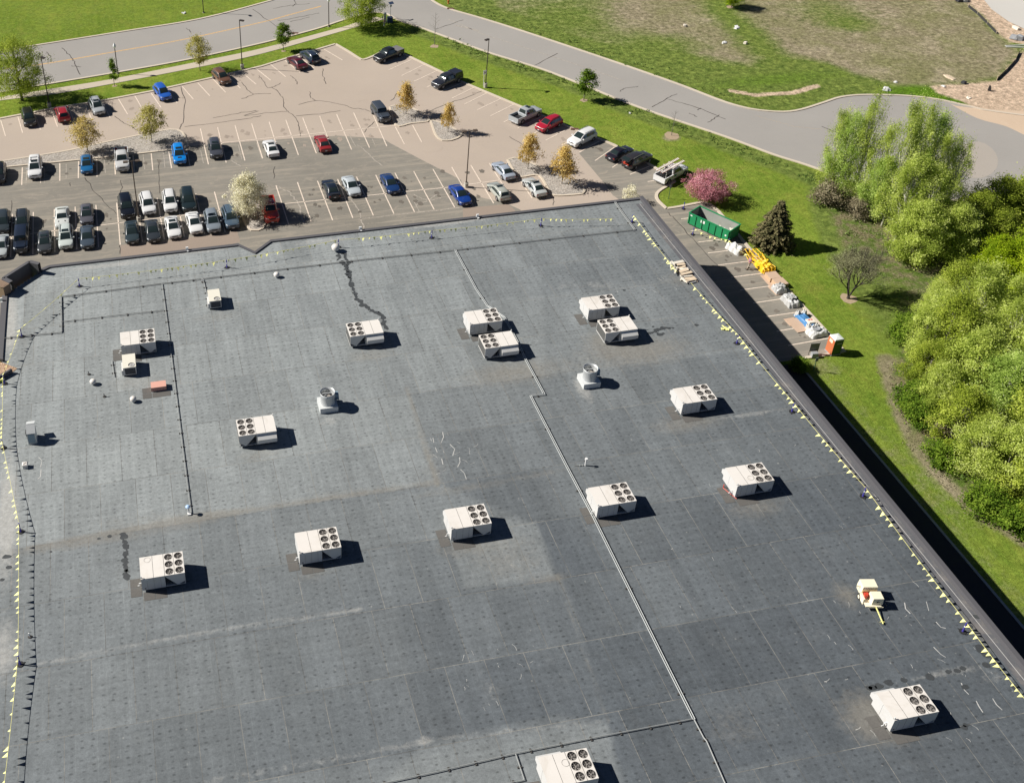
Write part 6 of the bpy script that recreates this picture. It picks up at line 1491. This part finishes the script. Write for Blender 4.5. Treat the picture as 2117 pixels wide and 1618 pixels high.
litter(2001, 203, 1.3, 'lumber_pale', 'pale plank on the dirt by the road end', 9, name='plank', flat=.08)
litter(2044, 188, .6, 'tarp_black', 'small upright black marker in the dirt', 10, name='marker', flat=.9)
litter(1960, 160, 2.2, 'lumber', 'tan timber lying at the field edge', 11, name='timber', flat=.12)
litter(1997, 3, 1.8, 'tarp_white', 'white wrapped material at the top right', 12, name='rubble', flat=.6)
litter(1982, 3, 1.8, 'tarp_black', 'black material beside the white one at the top right', 13, name='rubble', flat=.5)
litter(1302, 235, .5, 'tarp_white', 'small white scrap on the lawn by the right road', 14)
litter(380, 28, .9, 'tarp_white', 'small white scrap on the far grass verge at the top left', 15)
litter(2103, 82, 2.6, 'tarp_grey', 'heap of building material at the right edge', 16, name='rubble', flat=.7)
for k, (x0, y0, x1, y1, lab) in enumerate(((2078, 95, 2150, 92, 'far white pipe lying at the right edge'), (2080, 97, 2150, 99, 'near white pipe lying at the right edge'))):
    m = MB(); m.tube([G(x0, y0, .1), G(x1, y1, .1)], .08); tag(m.build('loose_pipe', MAT['sign_white']), lab, 'pipe')
for i, (pts, lab) in enumerate((([(2001, 15), (2020, 30), (2040, 50), (2059, 70)], 'black silt fence along the field edge below the concrete pad'), ([(2107, 110), (2098, 128), (2080, 148), (2060, 167)], 'black silt fence curving across the dirt at the right edge'))):
    P = [G(*q) for q in pts]; r = thing('silt_fence', lab, 'silt fence', P[0]); m = MB()
    for a, b in zip(P[:-1], P[1:]):
        n = 5
        for j in range(n):
            u, v = a.lerp(b, j/n)-P[0], a.lerp(b, (j+1)/n)-P[0]; dz = .45 if i else .5
            m.add([u, v, v+Vector((0, 0, dz)), u+Vector((0, 0, dz))], [(0, 1, 2, 3)]); m.add([u+Vector((0, .05, 0)), v+Vector((0, .05, 0)), v+Vector((0, .05, dz)), u+Vector((0, .05, dz))], [(3, 2, 1, 0)])
    m.build('fabric', MAT['tarp_black'], r); m = MB()
    for q in P: m.box(q-P[0]+Vector((0, 0, .35)), (.06, .06, .7))
    m.build('stake', MAT['lumber'], r)
p = G(2100, 60); m = MB(); m.box((0, 0, .2), (.5, 1.4, .4)); tag(m.build('concrete_block', MAT['lumber_pale'], loc=p), 'pale block at the edge of the concrete pad', 'block')
# ================================================================== trees
def leaf_arrays(P, size, rng, tint, flat=.0, up=None):
    n = len(P); s = size*rng.uniform(.65, 1.35, (n, 1))
    c0 = P.mean(0); o_ = P-c0; o_ /= np.linalg.norm(o_, axis=1)[:, None]+1e-6     # blades face outward and up, towards the light
    nn = rng.normal(size=(n, 3))*.62+o_*.55+np.array([0, 0, .75]); nn /= np.linalg.norm(nn, axis=1)[:, None]
    a = rng.normal(size=(n, 3)); a -= (a*nn).sum(1)[:, None]*nn; a /= np.linalg.norm(a, axis=1)[:, None]
    b = np.cross(nn, a)
    if flat: a[:, 2] *= (1-flat); b[:, 2] *= (1-flat)
    V = np.stack([P-a*s*.5, P+b*s*.32, P+a*s*.5, P-b*s*.32], 1).reshape(-1, 3)
    return V, np.repeat(tint, 4)
def quads_mesh(name, V, T, mat):
    me = bpy.data.meshes.new(name); n = len(V)//4
    me.vertices.add(len(V)); me.vertices.foreach_set('co', V.astype(np.float32).ravel())
    me.loops.add(len(V)); me.loops.foreach_set('vertex_index', np.arange(len(V), dtype=np.int32))
    me.polygons.add(n); me.polygons.foreach_set('loop_start', np.arange(0, len(V), 4, dtype=np.int32)); me.polygons.foreach_set('loop_total', np.full(n, 4, np.int32))
    me.update(calc_edges=True); a = me.attributes.new('tint', 'FLOAT', 'POINT'); a.data.foreach_set('value', np.clip(T, 0, 1).astype(np.float32))
    me.materials.append(MAT[mat]); return me
def crown_points(shape, H, Wd, base, nclump, per, cr, rng, hollow=.5, zs=.75):
    """clump centres inside an envelope, leaves gathered round them"""
    C = []
    while len(C) < nclump:
        u = rng.uniform(0, 1); 
        if shape == 'round': w = math.sqrt(max(0, 1-(2*u-1)**2))
        elif shape == 'oval': w = math.sin(math.pi*min(1, u*.93+.05))**.75
        elif shape == 'pyramid': w = (1-u)**.8*min(1, u*6+.35)
        elif shape == 'broad': w = min(1, (u*3.2+.25))**.8*math.sqrt(max(0, 1-u**2.4))
        elif shape == 'aspen': w = (.35+.65*math.sin(math.pi*min(1, u*.9+.08)))*(1-.25*u)
        elif shape == 'vase': w = .3+.7*math.sin(math.pi*min(1, u*.75+.15)); w *= math.sqrt(max(0, 1-u**4))
        r = w*(rng.uniform(hollow, 1)**.7)*(1+.16*rng.normal()); th = rng.uniform(0, 2*math.pi)
        if w <= .02: continue
        C.append((r*math.cos(th)*Wd/2, r*math.sin(th)*Wd/2, base+u*(H-base)*(1+.03*rng.normal())))
    C = np.array(C); idx = np.repeat(np.arange(len(C)), per)
    rr = cr*rng.uniform(.5, 1.3, len(C))[idx][:, None]
    P = C[idx]+rng.normal(size=(len(idx), 3))*rr*np.array([1, 1, zs])
    tint = np.clip(rng.uniform(.08, .85, len(C))[idx]+rng.normal(size=len(idx))*.18, 0, 1)
    return C, P, tint
def limbs(m, C, H, base, r0, rng, n=14, lean=(0, 0), trunk_top=.75, rl=.35):
    top = Vector((lean[0], lean[1], base+(H-base)*trunk_top)); pts = [Vector((0, 0, -.1)), Vector((lean[0]*.3+.04, lean[1]*.3, base*.6)), Vector((lean[0]*.6, lean[1]*.6+.04, base+(H-base)*.3)), top]
    k = len(pts)
    for i, (a, b) in enumerate(zip(pts[:-1], pts[1:])): m.cyl(a, b, r0*(1-i/k*.85)+.01, r0*(1-(i+1)/k*.85)+.01, 8)
    for c in C[rng.permutation(len(C))[:n]]:
        c = Vector(c); t = max(.12, min(.9, (c.z-base)/(H-base)*.75)); z = base*.8+(H-base)*t*.8; q = Vector((lean[0]*t, lean[1]*t, min(z, c.z-.15)))
        mid = q.lerp(c, .5)+Vector((0, 0, .12)); m.cyl(q, mid, r0*rl, r0*rl*.6, 5); m.cyl(mid, c, r0*rl*.6, r0*rl*.15, 5)
TREES = {}
def tree_proto(key, shape, H, Wd, base, nclump, per, cr, leaf, size, bark, seed, r0=None, hollow=.5, nl=14, name='tree', multi=False, rl=.35, zs=.75):
    rng = np.random.RandomState(seed); C, P, T = crown_points(shape, H, Wd, base, nclump, per, cr, rng, hollow, zs)
    V, TT = leaf_arrays(P, size, rng, T); cm = quads_mesh('crown', V, TT, leaf)
    m = MB(); r0 = r0 or H*.016
    if multi:
        for k in range(4):
            a = k*1.6; limbs(m, C, H, base, r0*.7, rng, nl//3, lean=(math.cos(a)*Wd*.18, math.sin(a)*Wd*.18), rl=rl)
    else: limbs(m, C, H, base, r0, rng, nl, rl=rl)
    TREES[key] = (cm, m.mesh('trunk', [MAT[bark]], True), name, H, Wd)
def plant(key, base, label, cat='tree', group=None, H=None, Wd=None, rz=None, top=None):
    cm, tm, name, H0, W0 = TREES[key]; b = G(*base) if len(base) == 2 else Vector(base)
    if top: H = height_at(b, top)
    r = thing(name, label, cat, (b.x, b.y, 0), random.uniform(0, 6.28) if rz is None else rz, group)
    s = (H or H0)/H0; w = (Wd or W0*s)/W0; r.scale = (w, w, s)
    link('crown', cm, r); link('trunk', tm, r); return r
random.seed(3)
tree_proto('bigA', 'broad', 9.6, 9.0, 1.6, 240, 110, .48, 'leaf_olive', .17, 'bark_dark', 1, .24, .35, 26, 'spring_tree')
tree_proto('bigB', 'broad', 8.2, 8.6, 1.3, 230, 110, .48, 'leaf_olive', .17, 'bark_dark', 2, .22, .35, 26, 'spring_tree')
tree_proto('bronze1', 'vase', 5.0, 3.9, 1.35, 80, 60, .33, 'leaf_bronze', .17, 'bark_grey', 3, .06, .25, 44, 'young_bronze_tree', rl=.3)
tree_proto('bronze2', 'oval', 5.0, 4.0, 1.35, 85, 60, .33, 'leaf_bronze_green', .17, 'bark_grey', 4, .06, .25, 44, 'young_bronze_tree', rl=.3)
tree_proto('gold', 'pyramid', 4.8, 4.0, 1.1, 80, 62, .32, 'leaf_gold', .17, 'bark_grey', 5, .06, .25, 44, 'young_bronze_tree', rl=.3)
tree_proto('green_small', 'oval', 4.8, 2.7, 1.5, 60, 75, .30, 'leaf_green', .20, 'bark_grey', 6, .06, .3, 16, 'young_maple')
tree_proto('narrow', 'pyramid', 4.6, 1.7, 1.2, 46, 50, .22, 'leaf_green', .17, 'bark_grey', 7, .045, .3, 10, 'narrow_tree')
tree_proto('pink', 'broad', 4.3, 7.2, .9, 190, 110, .34, 'petal_pink', .15, 'bark_dark', 8, .14, .45, 40, 'pink_blossom_tree')
tree_proto('white', 'broad', 4.9, 5.4, .8, 170, 95, .32, 'petal_white', .16, 'bark_dark', 9, .12, .4, 46, 'white_blossom_tree')
tree_proto('whitebush', 'round', 2.6, 2.3, .3, 50, 40, .22, 'petal_white', .14, 'bark_grey', 10, .05, .3, 18, 'flowering_shrub')
tree_proto('lime', 'round', 5.0, 4.2, .8, 70, 80, .42, 'leaf_lime', .26, 'bark_grey', 11, .08, .3, 14, 'lime_tree')
for i in range(4): tree_proto('aspen%d' % i, 'aspen', 14.5, (6.4, 5.4, 7.0, 6.0)[i], 2.0, 95, 210, .42, ('leaf_aspen', 'leaf_silver', 'leaf_aspen', 'leaf_aspen')[i], .165, 'bark_pale', 20+i, .17, .2, 60, 'aspen', zs=1.7, rl=.45)
for i in range(3): tree_proto('wood%d' % i, 'broad', 10.5, (8.6, 7.6, 8.0)[i], .6, 95, 270, .50, ('leaf_silver', 'leaf_olive', 'leaf_aspen')[i], .21, 'bark_grey', 30+i, .16, .45, 30, 'woodland_tree', multi=True, zs=.9)
tree_proto('maple', 'broad', 11.0, 9.5, 1.0, 120, 330, .56, 'leaf_lime', .21, 'bark_dark', 35, .2, .45, 20, 'bright_maple')
tree_proto('dark', 'round', 7.0, 6.5, .3, 150, 170, .48, 'leaf_olive', .19, 'bark_dark', 36, .12, .35, 20, 'dark_green_tree', multi=True)
tree_proto('bushy', 'broad', 6.5, 7.5, .1, 170, 180, .45, 'leaf_aspen', .18, 'bark_grey', 37, .12, .35, 20, 'leafy_bush', multi=True)
tree_proto('lowbush', 'broad', 3.6, 5.0, .1, 110, 80, .42, 'leaf_green', .24, 'bark_grey', 38, .07, .3, 12, 'leafy_bush', multi=True)
tree_proto('brush', 'round', 3.4, 4.5, .1, 80, 60, .45, 'twig_brown', .22, 'bark_dark', 39, .06, .2, 40, 'bare_brush', multi=True)

plant('bigA', (46, 208), 'large spreading yellow green tree at the top left edge', top=(45, 85), Wd=9.3)
plant('bigB', (747, 57), 'large yellow green tree at the road corner cut by the top edge', top=(745, -28), Wd=8.2)
plant('narrow', (237, 178), 'small narrow green tree beside the globe lamp', top=(228, 122))
plant('bronze2', (414, 146), 'young bronze green tree above the brown SUV', top=(406, 78), Wd=4.0)
plant('green_small', (586, 105), 'small round green tree beside the sidewalk left of the maroon coupe', top=(584, 52))
BG = 'young bronze trees in the gravel islands'
plant('bronze2', (314, 295), 'young olive tree at the right end of the long gravel island', group=BG, top=(308, 225), Wd=4.6)
plant('bronze1', (181, 313), 'young bronze tree in the middle of the long gravel island', group=BG, top=(173, 245), Wd=4.6)
plant('gold', (839, 237), 'golden tree on the triangular gravel island beside the slate off roader', group=BG, top=(844, 174), Wd=4.0)
plant('gold', (926, 274), 'narrower orange tree on the small rounded gravel island', group=BG, top=(926, 216), Wd=3.0)
plant('gold', (1091, 350), 'left of the two golden trees on the far right gravel island', group=BG, top=(1095, 280), Wd=3.9)
plant('gold', (1161, 381), 'right of the two golden trees on the far right gravel island', group=BG, top=(1168, 306), Wd=4.4)
plant('green_small', (1207, 208), 'round green maple on the lawn beside the right road', top=(1212, 148), Wd=2.9)
plant('pink', (1462, 412), 'wide pink blossom tree behind the white pickup', top=(1450, 360), Wd=6.2)
plant('white', (514, 446), 'white blossom tree in the small island beside the red pickup', top=(512, 366), Wd=5.0)
plant('whitebush', (1302, 418), 'small white flowering shrub behind the far right parapet corner', 'shrub', top=(1300, 385), Wd=2.0)
plant('lime', (1512, 16), 'small lime green tree at the top edge on the field', top=(1511, -30))
# bare saplings
def sapling(base, top, label, seed):
    b = G(*base); H = height_at(b, top); r = thing('bare_sapling', label, 'tree', (b.x, b.y, 0)); rn = random.Random(seed)
    m = MB(); m.cyl((0, 0, 0), (.03, 0, H), .05, .015, 6); m.build('trunk', MAT['bark_grey'], r); m = MB()
    for k in range(18):
        z = H*(.35+.6*k/18); a = rn.uniform(0, 6.28); L = (H-z)*.35+.25; m.cyl((0, 0, z), (L*math.cos(a), L*math.sin(a), z+L*.8), .014, .006, 4)
    m.build('branches', MAT['bark_grey'], r)
sapling((898, 93), (899, 26), 'bare sapling in a mulch ring by the road corner', 1)
sapling((1388, 280), (1395, 228), 'bare sapling in a mulch ring on the lawn above the dark SUV', 2)
# spruce
def spruce():
    b = G(1594, 506); H = 6.8; r = thing('spruce', 'dark brownish green spruce on the lawn beside the yellow chute pile', 'tree', (b.x, b.y, 0))
    rng = np.random.RandomState(77); P = []; T = []; m = MB(); m.cyl((0, 0, 0), (0, 0, H), .16, .02, 8)
    for lev in range(24):
        z = .35+lev*(H-.5)/24; R_ = 2.9*(1-(z/H)**1.25)**.9+.12; nb = int(9+R_*7)
        for k in range(nb):
            a = rng.uniform(0, 6.28); L = R_*rng.uniform(.75, 1.12); n = int(10+L*36); t = rng.uniform(.15, 1, n)**.7
            x = t*L*math.cos(a); y = t*L*math.sin(a); zz = z-.30*L*t*t+.18*L*t**3; w = .05+.20*(1-t)
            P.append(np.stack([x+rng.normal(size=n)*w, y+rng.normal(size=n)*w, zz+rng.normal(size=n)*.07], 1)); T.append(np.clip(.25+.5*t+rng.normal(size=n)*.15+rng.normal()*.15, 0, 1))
            m.cyl((0, 0, z), (L*.8*math.cos(a), L*.8*math.sin(a), z-.15*L), .025, .008, 4)
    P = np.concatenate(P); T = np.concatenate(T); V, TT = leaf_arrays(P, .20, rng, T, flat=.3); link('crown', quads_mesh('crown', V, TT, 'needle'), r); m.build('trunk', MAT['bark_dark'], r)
spruce()
# big leafless tree on the right lawn
def bare_tree(base, top, Wd, label, seed, buds='twig_brown'):
    b = G(*base); H = height_at(b, top); r = thing('bare_tree', label, 'tree', (b.x, b.y, 0)); rn = random.Random(seed); m = MB(); tips = []
    def grow(p, d, L, rad, lev):
        q = p+d*L; m.cyl(p, q, rad, rad*.65, 5 if lev > 1 else 7)
        if lev > 2: tips.extend([p.lerp(q, t) for t in (.4, .7, 1)])
        if lev == 5: return
        for k in range(4 if lev < 2 else 3):
            v = (d+Vector((rn.uniform(-1, 1), rn.uniform(-1, 1), rn.uniform(-.15, .75)))*.62).normalized(); grow(p.lerp(q, rn.uniform(.55, 1)), v, L*rn.uniform(.62, .85), rad*.6, lev+1)
    for k in range(4): grow(Vector((0, 0, .2)), Vector((math.cos(k*1.57)*.35, math.sin(k*1.57)*.35, 1)).normalized(), H*.26, .10, 0)
    m.cyl((0, 0, -.05), (0, 0, .3), .2, .16, 8); m.build('trunk', MAT['bark_dark'], r)
    rng = np.random.RandomState(seed); P = np.array([tuple(t) for t in tips]); P = np.repeat(P, 3, 0)+rng.normal(size=(len(P)*3, 3))*.22
    V, TT = leaf_arrays(P, .075, rng, rng.uniform(.3, 1, len(P))); link('crown', quads_mesh('crown', V, TT, buds), r)
bare_tree((1753, 617), (1775, 490), 6.0, 'leafless grey brown tree on the right lawn', 5, 'bud_grey')

AG = 'aspens beside the turning circle'
asp = [((1703, 405), (1690, 238), 4.2, 0, 'slim aspen at the left end of the upper clump'), ((1722, 418), (1735, 235), 4.6, 1, 'second aspen from the left in the upper clump'), ((1757, 423), (1765, 200), 5.2, 2, 'tallest aspen with a dark leaning trunk near the left of the upper clump'),
       ((1795, 440), (1808, 262), 4.6, 3, 'aspen with bright leaves right of the tallest one'), ((1822, 468), (1826, 222), 4.8, 0, 'aspen in the centre of the upper clump rising against the road'), ((1850, 440), (1872, 214), 5.0, 2, 'tall aspen just right of the centre of the upper clump'),
       ((1885, 437), (1925, 236), 5.4, 1, 'aspen with a pale leaning trunk in the right half of the upper clump'), ((1915, 462), (1955, 282), 5.0, 3, 'aspen at the upper right of the clump'), ((1935, 478), (1978, 300), 5.0, 2, 'outermost right aspen against the turning circle'),
       ((1848, 500), (1852, 330), 6.0, 0, 'aspen in the front middle of the upper clump'), ((1800, 455), (1790, 330), 5.0, 1, 'shorter aspen in front of the tall ones'), ((1890, 510), (1912, 350), 5.6, 3, 'front right aspen of the upper clump')]
for b, t, w, v, lab in asp: plant('aspen%d' % v, b, lab, group=AG, top=t, Wd=w*1.0)
plant('bushy', (1888, 535), 'low bright bush at the foot of the upper clump', 'bush', top=(1890, 428), Wd=7.0)
plant('bushy', (1960, 530), 'leafy bush right of the low bright bush', 'bush', top=(1965, 430), Wd=6.5)
plant('bushy', (1925, 500), 'leafy bush tucked under the front right aspen', 'bush', top=(1925, 420), Wd=5.5)
plant('brush', (1712, 418), 'dark bare brush under the left aspens', 'bush', Wd=4.6, H=3.2)
plant('brush', (1775, 446), 'bare brown brush in the upper clump', 'bush', Wd=4, H=2.6)
plant('dark', (1998, 500), 'dark green bush below the turning circle', 'bush', top=(1990, 405), Wd=6.5)
plant('dark', (2050, 470), 'dark green bush left of the right edge below the turning circle', 'bush', top=(2062, 375), Wd=6.8)
plant('dark', (2110, 480), 'dark green bush at the right edge below the turning circle', 'bush', top=(2108, 372), Wd=7.5)
plant('dark', (2040, 520), 'dark bush behind the bright maples', 'bush', top=(2040, 440), Wd=6.0)
WG = 'woodland trees along the right lawn'
wd = [((2095, 640), (2085, 478), 9.5, 'maple', 'bright yellow green maple at the right edge, highest of the woodland'), ((2030, 625), (2015, 500), 7.5, 'maple', 'bright maple left of the highest one'), ((2130, 700), (2120, 540), 9, 'maple', 'bright maple half cut by the right edge'),
      ((1965, 650), (1955, 548), 6.5, 'wood1', 'pale green tree at the upper left corner of the woodland'), ((1918, 668), (1903, 590), 5.5, 'aspen3', 'low pale tree at the left tip of the woodland'), ((1990, 720), (1985, 560), 7.5, 'aspen0', 'silvery tree left of the bright maples'),
      ((1900, 745), (1895, 640), 6.0, 'wood2', 'tree bulging over the lawn at the left of the woodland'), ((1942, 770), (1945, 620), 7.0, 'wood1', 'tree behind the one bulging over the lawn'), ((2060, 780), (2060, 620), 8.0, 'aspen2', 'silvery tree in the middle of the woodland'),
      ((2120, 820), (2115, 660), 8.0, 'wood2', 'pale tree at the right edge below the maples'), ((1990, 830), (1990, 690), 7.5, 'wood2', 'tree in the centre left of the woodland'), ((1925, 855), (1925, 760), 5.2, 'bushy', 'bush by the dry strip beside the woodland'),
      ((2050, 890), (2050, 740), 7.5, 'aspen1', 'silvery tree in the lower middle of the woodland'), ((1965, 925), (1962, 810), 6.5, 'wood1', 'tree at the lower left of the woodland'), ((2115, 940), (2115, 790), 7.5, 'wood1', 'pale tree low at the right edge'),
      ((2010, 985), (2005, 870), 6.5, 'aspen3', 'silvery tree near the lower end of the woodland'), ((2070, 1020), (2070, 890), 7.0, 'wood2', 'tree near the bottom right of the woodland'), ((2120, 1060), (2120, 930), 7.0, 'wood1', 'lowest tree of the woodland at the right edge'),
      ((1930, 700), (1925, 610), 6.0, 'wood2', 'small pale tree between the left tip and the bulging one'), ((1905, 800), (1900, 715), 5.5, 'wood1', 'small tree just below the bulging one'), ((2085, 710), (2085, 580), 7.5, 'wood2', 'pale tree under the bright maples')]
for b, t, w, key, lab in wd: plant(key, b, lab, group=WG, top=t, Wd=w*.86)
for (b, h, w, lab) in (((1893, 838), 2.6, 4.6, 'low dark green bush by the dry strip'), ((2040, 1052), 2.6, 4.4, 'low green bush at the bottom of the woodland'), ((1955, 955), 2.2, 4, 'low green bush at the lower left of the woodland'), ((1905, 870), 2.4, 4, 'small green bush beside the dry strip'), ((2110, 1088), 2.6, 4.4, 'low green bush at the bottom right corner of the woodland'), ((1878, 700), 2.6, 4.5, 'low bush at the left tip of the woodland')):
    plant('lowbush', b, lab, 'bush', 'low bushes at the woodland edge', H=h, Wd=w)
plant('brush', (1962, 905), 'bare brush behind the low bushes of the woodland edge', 'bush', Wd=4, H=2.4)
plant('lowbush', (1652, 762), 'small dark shrub in the wall shadow at the end of the lot', 'shrub', H=1.3, Wd=2.2)

# ground cover that nobody could count
def scatter(name, label, regions, dens, size, mat, seed, zmul=1.0, cat='weeds'):
    rng = np.random.RandomState(seed); Ps = []; Ts = []
    for pts, mode, w in regions:
        if mode == 'line':
            q = gl(pts)
            for a, b in zip(q[:-1], q[1:]):
                L = math.hypot(b[0]-a[0], b[1]-a[1]); n = int(L*w*dens); t = rng.rand(n, 1)
                P = np.array(a)+(np.array(b)-np.array(a))*t+rng.normal(size=(n, 2))*w*.35; Ps.append(P)
        else:
            q = gl(pts); xs = [p[0] for p in q]; ys = [p[1] for p in q]; n = int((max(xs)-min(xs))*(max(ys)-min(ys))*dens)
            X_ = rng.uniform(min(xs), max(xs), n); Y_ = rng.uniform(min(ys), max(ys), n); k = inside(X_, Y_, q); Ps.append(np.stack([X_[k], Y_[k]], 1))
    P = np.concatenate(Ps); n = len(P); cl = np.sin(P[:, 0]*.9)+np.sin(P[:, 1]*1.3+P[:, 0]*.5)
    keep = rng.rand(n) < np.clip(.45+.3*cl, .1, 1); P = P[keep]; cl = cl[keep]; n = len(P)
    k = 6; P = np.repeat(P, k, 0)+rng.normal(size=(n*k, 2))*.13; z = np.abs(rng.normal(size=n*k))*size*zmul*.6+.03
    T = np.clip(.5+np.repeat(cl, k)*.15+rng.normal(size=n*k)*.2, 0, 1)
    V, TT = leaf_arrays(np.column_stack([P, z]), size, rng, T); o = link(name, quads_mesh(name, V, TT, mat)); tag(o, label, cat, kind='stuff')
scatter('roadside_weeds', 'tall green weeds along the road beside the lawn', [([(870, 64), (940, 90), (1013, 118), (1115, 151), (1200, 182), (1325, 234), (1500, 298), (1610, 340), (1690, 377)], 'line', 1.9)], 3.0, .26, 'weed_green', 1)
scatter('rough_grass', 'rough grass along the field edge beside the road', [([(960, 18), (1100, 60), (1268, 116), (1400, 162), (1485, 195), (1569, 218)], 'line', 2.5), ([(1680, 200), (1740, 194), (1880, 188), (1960, 200), (2012, 222), (1942, 205), (1789, 196)], 'area', 1)], 1.2, .24, 'weed_green', 2)
scatter('dry_brush', 'dry tan brush along the woodland edge', [([(1850, 760), (1872, 830), (1895, 905), (1945, 975), (2020, 1050), (2130, 1105)], 'line', 2.2), ([(1735, 430), (1790, 450), (1840, 500), (1835, 560), (1800, 570), (1760, 520)], 'area', 1)], 6.5, .15, 'twig_brown', 3, cat='brush')
scatter('undergrowth', 'green undergrowth below the woodland trees', [([(1860, 660), (1990, 600), (2180, 640), (2180, 1120), (2040, 1060), (1960, 985), (1900, 900), (1860, 780)], 'area', 1), ([(1690, 375), (1720, 470), (1760, 540), (1800, 600), (1860, 650), (1880, 620), (1820, 560), (1760, 470)], 'area', 1), ([(1900, 430), (2140, 410), (2140, 560), (1980, 560), (1900, 540)], 'area', 1)], 1.1, .32, 'weed_green', 4, zmul=1.4, cat='undergrowth')
